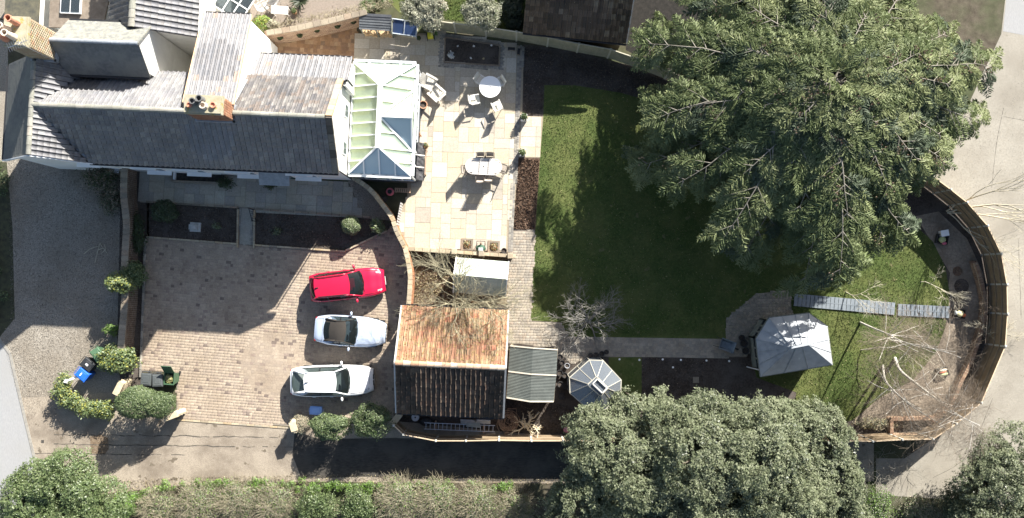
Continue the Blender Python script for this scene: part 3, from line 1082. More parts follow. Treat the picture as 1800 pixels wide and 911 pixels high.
# roofs
slope(house, 'roof', (-13.0, -2.5, HE), (0, -2.5, HE), (0, 0, HR), (-15, 0, HR), m_tile, keep=[(-13.0, -2.5, HE), (0, -2.5, HE), (0, 0, HR), (-15, 0, HR)], indiv=60)
slope(house, 'roof', (0, 2.45, HE), (-5.05, 2.45, HE), (-5.05, 0, HR), (0, 0, HR), m_tile_d, indiv=60, label='mottled lichen covered roof slope')
slope(house, 'roof', (-7.3, 2.45, HE), (-13, 2.45, HE), (-15, 0, HR), (-7.3, 0, HR), m_tile, keep=[(-7.3, 2.45, HE), (-13, 2.45, HE), (-15, 0, HR), (-7.3, 0, HR)], indiv=50)
slope(house, 'roof', (-4.92, 5.6, 5.5), (-7.4, 5.6, 5.5), (-7.4, .3, 7.66), (-4.92, .3, 7.66), m_tile_b, .248, .33, indiv=60, label='pale sunlit catslide roof', roll=.046)
slope(house, 'roof', (.22, 3.92, 4.05), (-4.9, 3.92, 4.05), (-4.9, 2.42, 5.14), (.22, 2.42, 5.14), m_tile_b, .3, .33, indiv=40, label='pale lean-to roof', roll=.046)
slope(house, 'roof', (-17.78, 2.6, 5.0), (-17.78, -2.52, 5.0), (-15, -2.52, HR), (-15, 2.6, HR), None, base_mat=m_slate, label='smooth slate slope')
slope(house, 'roof', (-13, -2.45, 5.3), (-12.9, 2.5, 5.3), (-15, 2.5, HR), (-15, -2.52, HR), m_tile, keep=[(-13.05, -2.52, 5.35), (-15, 0, HR), (-15, -2.52, HR)], indiv=15)
slope(house, 'roof', (-13, -2.45, 5.3), (-12.9, 2.5, 5.3), (-15, 2.5, HR), (-15, -2.52, HR), m_tile, keep=[(-13, 2.5, 5.3), (-15, 2.5, HR), (-15, 0, HR)], indiv=15)
slope(house, 'roof', (-14.05, 1.9, 6.4), (-9.66, 1.9, 6.4), (-9.66, 3.2, 8.0), (-14.05, 3.2, 8.0), None, base_mat=m_slate, label='dark slate slope of the attic')
slope(house, 'roof', (-9.66, 4.65, 6.4), (-14.05, 4.65, 6.4), (-14.05, 3.2, 8.0), (-9.66, 3.2, 8.0), None, base_mat=m_lit_lichen_slate, label='lichened slate slope of the attic')  # paler colour holds sunlight; only the spots are lichen
slope(house, 'roof', (-7.68, 4.3, 5.5), (-7.68, 12, 5.5), (-10.5, 12, 7), (-10.5, 4.3, 7), m_tile, .3, .33, roll=.046)
slope(house, 'roof', (-12.35, 12, 5.5), (-12.35, 4.3, 5.5), (-10.5, 4.3, 7), (-10.5, 12, 7), m_tile, .3, .33, roll=.046)
ridge(house, (-15, 0, HR), (-6.8, 0, HR), m_ridge)
ridge(house, (-4.9, 0, HR), (-.3, 0, HR), m_ridge)
ridge(house, (-15, -2.5, HR), (-15, 2.2, HR), m_ridge)
ridge(house, (-14.05, 3.2, 8.0), (-9.66, 3.2, 8.0), m_lead, .1)
ridge(house, (-10.5, 4.3, 7.0), (-10.5, 12, 7.0), m_ridge, .17)
# slates of the attic and the west slope, lapped courses
for (A, B, C, D, mm, gap) in (((-14.05, 1.9, 6.4), (-9.66, 1.9, 6.4), (-9.66, 3.2, 8.0), (-14.05, 3.2, 8.0), m_slate, .26),
                              ((-9.66, 4.65, 6.4), (-14.05, 4.65, 6.4), (-14.05, 3.2, 8.0), (-9.66, 3.2, 8.0), m_lit_lichen_slate, .26),
                              ((-17.78, 2.6, 5.0), (-17.78, -2.52, 5.0), (-15, -2.52, HR), (-15, 2.6, HR), m_slate, .3)):
    A, B, C, D = map(Vector, (A, B, C, D))
    x = (B - A).normalized()
    n = x.cross(D - A).normalized()
    y = n.cross(x)
    sm = MB()
    L = (D - A).length
    j = 0
    while (j + 1) * gap < L + .05:
        u = (j % 2) * -.15
        while u < (B - A).length:
            u0, u1 = max(0, u), min((B - A).length, u + .3)
            if u1 > u0 + .03:
                k = R.uniform(.0, .008)
                o = A + y * j * gap + n * (.012 + k)
                q = [o + x * (u0 + .004) + n * .014, o + x * (u1 - .004) + n * .014, o + x * (u1 - .004) + y * gap * 1.1, o + x * (u0 + .004) + y * gap * 1.1]
                sm.add(q + [q[0] - n * .02, q[1] - n * .02], [(0, 1, 2, 3), (4, 5, 1, 0)])
            u += .3
        j += 1
    obj('slates', sm, mm, house, kind='stuff')
# valley lead, verges and the stone coping of the east gable
b = MB()
b.beam((-15, 0, HR + .03), (-13.0, -2.5, HE + .05), .16, .02)
b.beam((-15, 0, HR + .03), (-13.0, 2.45, HE + .05), .16, .02)
b.beam((-5.0, .35, 7.6), (-5.0, 2.3, 5.42), .2, .02)
obj('valley_lead', b, m_lead, house)
m_coping = pmat('coping_stone', [(0, (.46, .37, .24)), (.3, (.52, .44, .31)), (.6, (.40, .34, .25)), (.85, (.5, .35, .2))], .9, (.6, .58, .55), 3, .6)
for v, mm in ((-2.5, pmat('mossy_verge', [(0, (.10, .09, .075)), (.4, (.14, .12, .1)), (.7, (.2, .18, .15))], .9)), (2.42, m_coping)):
    a, c = Vector((-.1, v, HE + .1)), Vector((-.1, 0, HR + .1))
    k = 7
    for i in range(k):
        b = MB()
        b.beam(a + (c - a) * (i / k), a + (c - a) * ((i + .96) / k), .32, .14)
        obj('verge_stone', b, mm, house)
b = MB()
b.beam((-7.42, .4, 7.62), (-7.42, 5.6, 5.5), .05, .16)
b.beam((-4.9, .4, 7.64), (-4.9, 5.6, 5.52), .05, .16)
obj('barge_board', b, mat('barge_board', (.5, .33, .2), (.6, .45, .3), 4, .8), house)
b = MB()
b.beam((-15.02, -2.56, 7.55), (-17.8, -2.56, 4.95), .05, .2)
b.beam((-15.02, -2.56, 7.55), (-13.0, -2.56, 5.2), .05, .2)
obj('barge_board', b, m_white, house)
b = MB()
for a, c in (((-13.1, -2.57, HE - .06), (.0, -2.57, HE - .06)), ((-4.95, 5.68, 5.42), (-7.35, 5.68, 5.42)), ((.2, 4.0, 3.97), (-4.8, 4.0, 3.97)), ((-9.7, 1.82, 6.34), (-14, 1.82, 6.34)),
             ((-9.7, 4.73, 6.34), (-14, 4.73, 6.34)), ((-17.86, 2.5, 4.93), (-17.86, -2.5, 4.93))):
    b = MB()
    b.beam(a, c, .11, .09)
    obj('gutter', b, m_gutter, house)
b = MB()
b.tube([(-.05, -2.34, 5.1), (-.05, -2.34, .1)], .035)
b.tube([(-.05, 2.5, 4.9), (.14, 2.6, 4.6), (.14, 2.6, 3.2)], .035)
obj('downpipe', b, m_gutter, house)
# windows and the porch hood on the front, east gable windows
for u, wd in ((-14.2, 1.0), (-11.2, 1.1), (-8.9, 1.1), (-6.0, 1.1), (-2.6, 1.2)):
    for z in (1.0, 3.2):
        b = MB()
        for a, c in (((-wd / 2, .06), (wd, .12)),):
            b.box((u, -2.26, z + .04), (wd + .1, .1, .08))
            b.box((u, -2.26, z + 1.16), (wd + .1, .1, .08))
            for k in (-wd / 2, 0, wd / 2):
                b.box((u + k, -2.26, z + .6), (.07, .09, 1.04))
        f = obj('window', b, m_white, house)
        b = MB()
        b.box((u, -2.257, z + .6), (wd - .07, .03, 1.04))
        obj('pane', b, m_win, f)
        b = MB()
        b.box((u, -2.36, z - .05), (wd + .3, .3, .07))
        obj('sill', b, m_white, f)
b = MB()
b.box((-4.15, -2.28, 1.05), (.95, .07, 2.1))
obj('door', b, mat('door_paint', (.05, .08, .07), None, rough=.4), house)
b = MB()
b.sheet([(-5.0, -3.0, 2.35), (-3.3, -3.0, 2.35), (-3.3, -2.26, 2.62), (-5.0, -2.26, 2.62)], .07)
for u in (-4.9, -3.4): b.beam((u, -2.9, 2.28), (u, -2.28, 1.85), .06, .06)
obj('porch_hood', b, m_lead, house)
for v, z in ((1.15, 3.0), (-.9, 3.0)):
    b = MB()
    b.box((-.11, v, z + .45), (.06, .75, .95))
    f = obj('window', b, m_white, house)
    b = MB()
    b.box((-.09, v, z + .45), (.05, .6, .8))
    obj('pane', b, m_win, f)


def chimney(label, u0, u1, v0, v1, z0, z1, brick_m, top_m, pots):
    b = MB()
    b.prism([(u0, v0), (u1, v0), (u1, v1), (u0, v1)], z0, z1 - .28)
    c = obj('chimney', b, mat('joint_mortar', (.42, .36, .28), (.5, .43, .34), 9, .95), house, label=label)
    pl = []
    z = z0
    k = 0
    while z < z1 - .3:
        off = .115 * (k % 2)
        for (ax, lo, hi, fix, sg) in (('u', u0, u1, v0, -1), ('u', u0, u1, v1, 1), ('v', v0, v1, u0, -1), ('v', v0, v1, u1, 1)):
            t = lo - off
            while t < hi - .02:
                a, e = max(t, lo), min(t + .215, hi)
                if e - a > .04:
                    m_ = (a + e) / 2
                    if ax == 'u':
                        pl.append(TRS(m_, fix, z, 0, e - a, .05, .066))
                    else:
                        pl.append(TRS(fix, m_, z, PI / 2, e - a, .05, .066))
                t += .23
        z += .077
        k += 1
    bb = MB()
    bb.box((0, 0, .5), (1, 1, 1))
    pieces('brick', bb, brick_m, pl, c, 0, stuff='bricks')
    b = MB()
    e = .05
    b.prism([(u0 - e, v0 - e), (u1 + e, v0 - e), (u1 + e, v1 + e), (u0 - e, v1 + e)], z1 - .28, z1 - .12)
    b.prism([(u0, v0), (u1, v0), (u1, v1), (u0, v1)], z1 - .12, z1)
    obj('cap', b, top_m, c)
    b = MB()
    b.beam((u0 - .12, v0 - .04, 7.32), (u1 + .12, v0 - .04, 7.32), .12, .22)
    b.beam((u1 + .05, v0 - .1, 7.32), (u1 + .05, v1, 7.32), .12, .22)
    obj('flashing', b, m_lead, c)
    for u, v, r, h, mm in pots:
        b = MB()
        b.lathe([(r * .95, z1), (r, z1 + .05), (r * .82, z1 + h * .6), (r * .8, z1 + h * .85), (r * .98, z1 + h * .9), (r * .98, z1 + h), (r * .7, z1 + h), (r * .66, z1 + h * .5)], 14, (u, v, 0))
        obj('chimney_pot', b, mm, c, smooth=False)
    return c


m_cap = mat('mortar_cap', (.30, .27, .17), (.36, .335, .26), 4, .9, .5, 14, spots=((.30, .25, .07), 3, .6))
m_darkpot = mat('dark_pot', (.10, .10, .10), (.16, .16, .155), 5, .7)
m_orangebr = pmat('chimney_brick', [(0, (.30, .145, .085)), (.3, (.34, .175, .105)), (.6, (.26, .13, .08)), (.85, (.36, .23, .15))], .85, damt=.3)
m_tanbr = pmat('tan_chimney_brick', [(0, (.34, .285, .2)), (.3, (.38, .325, .235)), (.6, (.30, .25, .16)), (.8, (.34, .22, .14))], .85, damt=.4, spots=((.36, .32, .12), 3, .6))
chimney('orange brick stack on the main ridge with pots', -6.72, -4.95, -.36, .47, 6.9, 9.25, m_orangebr, m_cap,
        [(-6.2, .12, .16, .42, m_darkpot), (-5.85, .24, .17, .5, m_darkpot), (-5.72, -.05, .17, .34, m_pot_pale), (-6.45, -.02, .14, .12, m_pot), (-5.3, .02, .15, .14, m_pot)])
chimney('tall tan brick stack at the west end', -15.15, -14.08, 2.35, 3.7, 5.0, 10.0, m_tanbr, m_cap,
        [(-14.95, 2.6, .17, .8, m_pot), (-14.6, 2.7, .17, .85, m_pot_pale), (-14.9, 3.05, .17, .8, m_pot_pale), (-14.5, 3.4, .18, .8, m_pot)])
b = MB()
b.tube([(-14.05, 2.3, 7.5), (-14.05, 2.3, 10.7)], .02)
b.tube([(-14.5, 2.05, 10.6), (-13.6, 2.45, 10.6)], .012)
for i in range(9):
    c = Vector((-14.5 + i * .1, 2.05 + i * .045, 10.6))
    b.beam(c + Vector((-.1, .2, 0)), c + Vector((.1, -.2, 0)), .012, .012)
obj('aerial', b, mat('aluminium', (.6, .6, .62), None, rough=.35, metal=1), house)
# low outbuildings behind: flat roof lights
b = MB()
q = at(126, 10, 2.6)
rl = thing('roof_light', 'small white framed roof light on the low flat roof behind the house', 'roof light', (q.x, q.y, 2.6), HA)
b.box((0, 0, .06), (1.15, .95, .12))
obj('kerb_frame', b, m_white, rl)
for i, x in enumerate((-.27, .27)):
    b = MB()
    b.box((x, 0, .14), (.48, .8, .03))
    obj('pane', b, m_win, rl)
q = at(150, 5, 2.6)
fr = thing('flat_roof_annexe', 'low annexe with a brown felt flat roof behind the attic', 'outbuilding', (q.x, q.y, 0), HA)
b = MB()
b.prism([(-1.9, -1.35), (.9, -1.35), (1.6, 3), (-1.9, 3)], 0, 2.4)
obj('wall', b, m_render, fr)
b = MB()
b.prism([(-2.0, -1.45), (1.0, -1.45), (1.7, 3), (-2.0, 3)], 2.4, 2.56)
obj('roof', b, mat('brown_felt', (.16, .13, .1), (.24, .2, .16), 3, .9, .4, 30), fr)
q = at(40, 12, 2.4)
an = thing('lean_to', 'low dark roofed lean-to between the gravel and the tall tan chimney', 'outbuilding', (q.x, q.y, 0), HA)
b = MB()
b.prism([(-1.0, -.95), (.7, -.95), (.7, 3), (-1.0, 3)], 0, 2.1)
obj('wall', b, m_render, an)
b = MB()
b.prism([(-1.1, -1.0), (.8, -1.0), (.8, 3), (-1.1, 3)], 2.1, 2.25)
obj('roof', b, mat('mossy_felt', (.06, .06, .05), (.13, .12, .08), 2, .9, .5, 15), an)

# ---------------------------------------------------------------- conservatory
con = thing('conservatory', 'glazed white framed conservatory with hipped glass roof against the east gable', 'conservatory', (RE.x, RE.y, 0), HA)
U0, U1, V0, V1, ZE, ZR = .02, 3.5, -2.17, 4.1, 2.55, 3.5
UM, RA, RB, GV = 1.72, -.72, 2.62, .95
m_upvc = mat('frame_white', (.74, .76, .75), None, rough=.35)
m_pane = glass('roof_glass', (.90, .92, .80), .74, .04, dcol=(.50, .60, .56))
m_pane_b = glass('sky_reflection_glass', (.66, .77, .82), .3, .03, dcol=(.46, .58, .64))  # blue base colour paints the sky's reflection into the shaded panes
m_blind = mat('cream_blind', (.68, .69, .54), (.74, .75, .61), 3, .8)
m_dwarf = mat('grey_painted_wall', (.06, .07, .08), (.08, .09, .1), 4, .7)
b = MB()
for a, c in (((U0, V0), (U1, V0)), ((U1, V0), (U1, V1)), ((U1, V1), (U0, V1))):
    b.beam((a[0], a[1], .3), (c[0], c[1], .3), .2, .6)
obj('dwarf_wall', b, m_dwarf, con)
b = MB()
for a, c in (((U0, V0), (U1, V0)), ((U1, V0), (U1, V1)), ((U1, V1), (U0, V1)), ((U0, V1), (U0, V0))):
    for z in (ZE - .05, .65): b.beam((a[0], a[1], z), (c[0], c[1], z), .12, .1)
    n = 5 if abs(a[0] - c[0]) > 1 else 8
    if a[0] == U0 and c[0] == U0: continue
    for i in range(n + 1):
        t = i / n
        x, y = a[0] + (c[0] - a[0]) * t, a[1] + (c[1] - a[1]) * t
        b.box((x, y, 1.6), (.09, .09, 1.9))
obj('wall_frame', b, m_upvc, con)
for a, c, n in (((U0, V0), (U1, V0), 5), ((U1, V0), (U1, V1), 8), ((U1, V1), (U0, V1), 5)):
    for i in range(n):
        p0 = Vector((a[0] + (c[0] - a[0]) * i / n, a[1] + (c[1] - a[1]) * i / n, 1.6))
        p1 = Vector((a[0] + (c[0] - a[0]) * (i + 1) / n, a[1] + (c[1] - a[1]) * (i + 1) / n, 1.6))
        d = (p1 - p0).normalized() * .06
        b = MB()
        b.beam(p0 + d, p1 - d, .03, 1.8)
        obj('wall_pane', b, m_win, con)
b = MB()
b.prism([(U0 + .15, V0 + .15), (U1 - .15, V0 + .15), (U1 - .15, V1 - .15), (U0 + .15, V1 - .15)], .05, .12)
obj('floor', b, mat('pale_floor', (.6, .58, .52), (.66, .64, .58), 3, .6), con)
PN, PS, PG, PE = Vector((UM, RB, ZR)), Vector((UM, RA, ZR)), Vector((UM, GV, ZR)), Vector((U1, GV, ZR))
NW, NE, SE, SW = Vector((U0, V1, ZE)), Vector((U1, V1, ZE)), Vector((U1, V0, ZE)), Vector((U0, V0, ZE))
VN = Vector((U1, GV + 1.72, ZE))
VS = Vector((U1, GV - 1.72, ZE))
gbar = MB()


def pl_at(prof, t):
    for (t0, f0), (t1, f1) in zip(prof[:-1], prof[1:]):
        if t <= t1 + 1e-9:
            return f0 + (f1 - f0) * (t - t0) / max(1e-9, t1 - t0)
    return prof[-1][1]


def facet(a, b_, up, prof, cuts, gm, blind, low=None):
    """roof facet over eave a-b_: up = rise vector; prof = upper edge as (t, fraction); bars run straight up the slope"""
    low = low or [(0, 0), (1, 0)]
    nrm = (b_ - a).cross(up).normalized()
    if nrm.z < 0: nrm = -nrm

    def pt(t, f, dz=0.0):
        return a.lerp(b_, t) + up * f + nrm * dz
    for t0, t1 in zip(cuts[:-1], cuts[1:]):
        ts_u = [t0] + [t for t, f in prof if t0 < t < t1] + [t1]
        ts_l = [t0] + [t for t, f in low if t0 < t < t1] + [t1]

        def poly(e, dz, sc=1.0):
            q = [(t, pl_at(low, t)) for t in ts_l] + [(t, pl_at(prof, t)) for t in ts_u[::-1]]
            out = []
            for t, f in q:
                if not out or abs(out[-1][0] - t) + abs(out[-1][1] - f) > .012: out.append((t, f))
            if abs(out[0][0] - out[-1][0]) + abs(out[0][1] - out[-1][1]) < .012: out.pop()
            p = [pt(t, f, dz) for t, f in out]
            c = sum(p, Vector()) / len(p)
            return [v.lerp(c, e) for v in p]
        q = poly(.02, 0)
        if len(q) < 3: continue
        m_ = MB(); m_.sheet(q, .02)
        obj('glass_pane', m_, gm, con)
        if blind:
            m_ = MB(); m_.sheet(poly(.05, -.09), .01)
            bl = obj('roof_blind', m_, blind, con)
            m_ = MB()
            k = 9
            for j in range(1, k):
                f = j / k
                f0, f1 = pt(t0 + .1 * (t1 - t0), f, -.085), pt(t1 - .1 * (t1 - t0), f, -.085)
                if f < min(pl_at(prof, t0), pl_at(prof, t1)) - .05 and f > max(pl_at(low, t0), pl_at(low, t1)) + .05: m_.beam(f0, f1, .012, .012)
            if m_.f: obj('pleat', m_, blind, bl)
    for t in cuts[1:-1]:
        f0, f1 = pl_at(low, t), pl_at(prof, t)
        if f1 - f0 > .05: gbar.beam(pt(t, f0, .03), pt(t, f1, .03), .065, .07)


LV = V1 - V0
LU = U1 - U0
tG, tVN, tVS = (GV - V0) / LV, (VN.y - V0) / LV, (VS.y - V0) / LV
tA, tB = (RA - V0) / LV, (RB - V0) / LV
m_wblind = mat('white_blind', (.74, .74, .70), (.78, .78, .75), 3, .8)
facet(SW, NW, Vector((UM - U0, 0, ZR - ZE)), [(0, 0), (tA, 1), (tB, 1), (1, 0)], [i / 9 for i in range(10)], m_pane, m_blind)
facet(SW, SE, Vector((0, RA - V0, ZR - ZE)), [(0, 0), ((UM - U0) / LU, 1), (1, 0)], [i / 4 for i in range(5)], m_pane_b, None)
facet(NW, NE, Vector((0, RB - V1, ZR - ZE)), [(0, 0), ((UM - U0) / LU, 1), (1, 0)], [i / 4 for i in range(5)], m_pane, m_wblind)
facet(SE, NE, Vector((UM - U1, 0, ZR - ZE)), [(0, 0), (tA, 1), (tG, 1)], [0, tVS * .5, tVS, (tVS + tG) / 2, tG], m_pane, m_wblind, low=[(0, 0), (tVS, 0), (tG, 1)])
facet(SE, NE, Vector((UM - U1, 0, ZR - ZE)), [(tG, 1), (tB, 1), (1, 0)], [tG, (tVN + tG) / 2, tVN, (1 + tVN) / 2, 1], m_pane, m_wblind, low=[(tG, 1), (tVN, 0), (1, 0)])
for q, gm in (([PG, PE, VN], m_pane), ([PG, VS, PE], m_pane_b), ([VN, PE, VS], m_pane)):
    cen = sum(q, Vector()) / 3
    m_ = MB()
    m_.sheet([p.lerp(cen, .03) for p in q], .02)
    obj('glass_pane', m_, gm, con)
m_ = MB()
q = [PG, PE, VN]
cen = sum(q, Vector()) / 3
m_.sheet([p.lerp(cen, .1) - Vector((0, 0, .1)) for p in q], .01)
obj('roof_blind', m_, m_wblind, con)
b = gbar


def bar(a, c, s=.07, h=.08): b.beam(Vector(a) + Vector((0, 0, .035)), Vector(c) + Vector((0, 0, .035)), s, h)


bar(PN + Vector((0, .1, .03)), PS + Vector((0, -.1, .03)), .26, .12)
bar(PG + Vector((0, 0, .03)), PE + Vector((.05, 0, .03)), .14, .1)
for q, c in ((NW, PN), (NE, PN), (SW, PS), (SE, PS), (PG, VS), (PG, VN)): bar(q, c, .1, .09)
bar(VS, PE, .08)
bar(VN, PE, .08)
obj('glazing_bars', b, m_upvc, con)
m_pgut = mat('pale_gutter', (.62, .66, .66), None, rough=.4)
for a, c in ((SW, SE), (SE, NE), (NE, NW)):
    dd = (c - a).normalized()
    o = Vector((dd.y, -dd.x, 0)) * .1
    b = MB()
    b.beam(a + o, c + o, .14, .1)
    obj('gutter', b, m_pgut, con)
b = MB()
pts_ = [PN + Vector((0, -.2 - i * .12, .13)) for i in range(26)]
for p in pts_: b.box(p, (.05, .04, .07))
obj('ridge_cresting', b, m_upvc, con)

# ---------------------------------------------------------------- garage
m_otile = pmat('orange_pantile', [(0, (.30, .175, .108)), (.18, (.325, .195, .12)), (.36, (.28, .17, .11)), (.5, (.345, .215, .13)), (.64, (.30, .16, .10)), (.8, (.315, .225, .14)), (.93, (.36, .17, .11))],
               .9, (.62, .58, .5), 1.1, .7, .5, 30, spots=((.33, .25, .10), 3.2, .62))
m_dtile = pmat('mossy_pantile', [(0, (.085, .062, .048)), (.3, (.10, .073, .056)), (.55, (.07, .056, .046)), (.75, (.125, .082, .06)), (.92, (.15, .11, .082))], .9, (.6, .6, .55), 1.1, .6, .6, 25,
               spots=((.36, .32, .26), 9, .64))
ga, gb = at(695, 638, 4.12), at(888, 647, 4.12)
GA = math.atan2(gb.y - ga.y, gb.x - ga.x)
gc = (ga + gb) / 2
gl = (gb - ga).length / 2
gar = thing('garage', 'brick garage with a tiled roof, orange on one slope and dark mossy on the other', 'garage', (gc.x, gc.y, 0), GA)
GN, GS, GE_, GR = 3.02, -2.90, 2.5, 4.12
b = MB()
b.prism([(-gl + .2, GS + .25), (gl - .2, GS + .25), (gl - .2, GN - .25), (-gl + .2, GN - .25)], 0, GE_ - .05)
for u in (-gl + .2, gl - .32):
    b.add([(u, GS + .25, GE_ - .05), (u, GN - .25, GE_ - .05), (u, 0, GR - .2), (u + .12, GS + .25, GE_ - .05), (u + .12, GN - .25, GE_ - .05), (u + .12, 0, GR - .2)],
          [(0, 2, 1), (3, 4, 5), (0, 3, 5, 2), (1, 2, 5, 4)])
obj('wall', b, m_brick, gar)
b = MB()
b.box((-gl + .17, -1.2, 1.05), (.06, 2.2, 2.1))
b.box((-gl + .17, 1.3, 1.05), (.06, 2.2, 2.1))
obj('door', b, mat('dark_door', (.05, .06, .05), (.08, .09, .08), 4, .6), gar)
slope(gar, 'roof', (gl, GN, GE_), (-gl, GN, GE_), (-gl, 0, GR), (gl, 0, GR), m_otile, .27, .31, indiv=150, label='orange tiled slope with yellow moss', rag=.8)
slope(gar, 'roof', (-gl, GS, GE_), (gl, GS, GE_), (gl, 0, GR), (-gl, 0, GR), m_dtile, .27, .31, indiv=150, label='dark mossy tiled slope', rag=1.6, roll=.046)
ridge(gar, (-gl, 0, GR), (gl, 0, GR), pmat('orange_ridge', [(0, (.5, .33, .22)), (.3, (.55, .4, .28)), (.6, (.46, .27, .17)), (.85, (.58, .46, .34))], .85), .15, .42)
m_cverge = mat('cement_verge', (.36, .35, .325), (.45, .43, .4), 8, .9)
for u in (-gl - .03, gl + .03):
    for v in (GN, GS):
        b = MB()
        b.beam((u, v, GE_ + .03), (u, 0, GR + .05), .1, .1)
        obj('verge', b, m_cverge, gar)
b = MB()
b.beam((-gl, GN + .06, GE_ - .05), (gl, GN + .06, GE_ - .05), .1, .08)
obj('gutter', b, m_gutter, gar)
b = MB()
b.beam((-gl, GS - .06, GE_ - .05), (gl, GS - .06, GE_ - .05), .1, .08)
obj('gutter', b, m_gutter, gar)
# moss tufts on the sunny slope
mm_ = []
for _ in range(900):
    u, t = R.uniform(-gl, gl), R.random()
    mm_.append(((u, GN * (1 - t), GE_ + (GR - GE_) * t + .08), (R.uniform(.02, .05),) * 2 + (.025,)))
mo = leaves('moss', mm_, 9000, .02, [mat('moss', (.25, .2, .07), (.38, .3, .12), 4, .95)], None)
mo['kind'] = 'stuff'
mo.parent = gar
XF[mo.name] = XF[gar.name]

# ---------------------------------------------------------------- shed with pale felt roof
s0, s1, s2, s3 = at(801, 452, 1.85), at(893, 460, 1.85), at(889, 523, 1.85), at(799, 514, 1.85)
cs = (s0 + s1 + s2 + s3) / 4
SA = math.atan2(s1.y - s0.y, s1.x - s0.x)
shed = thing('garden_shed', 'small timber shed with pale green felt roof beside the garage', 'shed', (cs.x, cs.y, 0), SA)
hl, hw = (s1 - s0).length / 2, (s0 - s3).length / 2
b = MB()
b.prism([(-hl + .1, -hw + .1), (hl - .1, -hw + .1), (hl - .1, hw - .1), (-hl + .1, hw - .1)], 0, 1.8)
for u in (-hl + .1, hl - .16):
    b.add([(u, -hw + .1, 1.8), (u, hw - .1, 1.8), (u, 0, 2.5), (u + .06, -hw + .1, 1.8), (u + .06, hw - .1, 1.8), (u + .06, 0, 2.5)], [(0, 2, 1), (3, 4, 5), (0, 3, 5, 2), (1, 2, 5, 4)])
obj('wall', b, mat('shed_boards', (.16, .12, .08), (.24, .19, .13), 4, .85, .4, 20, stretch=(1, 1, 8)), shed)
m_felt = mat('pale_felt', (.36, .40, .35), (.44, .48, .42), 3, .9, .3, 50, spots=((.27, .30, .25), 3, .62), big=((.30, .33, .28), 1.2, .7))
for sg in (1, -1):
    for k in range(2):
        y0, y1 = sg * hw * (1 - k * .5), sg * hw * (.5 - k * .5)
        z0, z1 = 1.85 + k * .385, 2.235 + k * .385
        b = MB()
        b.sheet([(-hl, y0, z0 + k * .012), (hl, y0, z0 + k * .012), (hl, y1, z1 + k * .012), (-hl, y1, z1 + k * .012)], .03)
        obj('roof_sheet', b, m_felt, shed)
b = MB()
for u in (-hl, hl):
    b.beam((u, hw, 1.84), (u, 0, 2.62), .05, .1)
    b.beam((u, -hw, 1.84), (u, 0, 2.62), .05, .1)
obj('barge_board', b, m_white, shed)

# ---------------------------------------------------------------- open shelter with corrugated sheets
k = at(935, 655, 2.15)
shel = thing('garden_shelter', 'timber shelter with greenish corrugated roof sheets between garage and greenhouse', 'shelter', (k.x, k.y, 0), math.radians(-3))
inv = XF[shel.name].inverted()
T3 = [[inv @ at(x, y, h) for x, y, h in row] for row in
      (((897, 608, 2.0), (937, 612, 2.15), (980, 615, 2.0)), ((893.5, 653, 2.0), (934, 658, 2.15), (978, 660, 2.0)), ((890.5, 699, 2.0), (932, 706, 2.15), (973, 706, 2.0)))]
m_corr = mat('shaded_corrugated_sheet', (.058, .068, .062), (.08, .092, .083), 3, .6, .2, 20, big=((.045, .052, .046), 1.3, .6))  # shade of the nearby trees is put into this dark colour
for i in range(2):
    for j in range(2):
        a, b_, c, d = T3[i][j], T3[i][j + 1], T3[i + 1][j + 1], T3[i + 1][j]
        rows = []
        n = 36
        for q in range(n + 1):
            t = q / n
            up = Vector((0, 0, .012 * math.sin(q * PI) if False else (.014 if q % 2 else -.004)))
            rows.append([a.lerp(d, t) + up, b_.lerp(c, t) + up])
        m_ = MB()
        m_.grid(rows)
        obj('roof_sheet', m_, m_corr, shel)
b = MB()
for r_ in range(3):
    for j in range(2): b.beam(T3[r_][j] + Vector((0, 0, .02)), T3[r_][j + 1] + Vector((0, 0, .02)), .07, .05)
obj('batten', b, mat('pale_batten', (.44, .41, .33), (.52, .48, .4), 8, .85), shel)
b = MB()
for r_ in (0, 2):
    for j in (0, 2):
        p = T3[r_][j]
        b.box((p.x * .94, p.y * .94, 1.0), (.09, .09, 2.0))
for (a, c) in (((0, 0), (2, 0)), ((0, 1), (2, 1)), ((0, 2), (2, 2))):
    p, q = T3[a[0]][a[1]], T3[c[0]][c[1]]
    b.beam(p + Vector((0, 0, -.06)), q + Vector((0, 0, -.06)), .05, .09)
obj('post_frame', b, mat('shelter_timber', (.2, .17, .12), (.28, .24, .18), 6, .85), shel)
b = MB()
p0, p1, p2, p3 = T3[0][0], T3[0][2], T3[2][2], T3[2][0]
for a, c in ((p0, p3), (p3, p2)):
    b.beam(Vector((a.x * .95, a.y * .95, .9)), Vector((c.x * .95, c.y * .95, .9)), .04, 1.7)
obj('side_boards', b, mat('shelter_boards', (.13, .11, .085), (.2, .17, .13), 6, .85), shel)
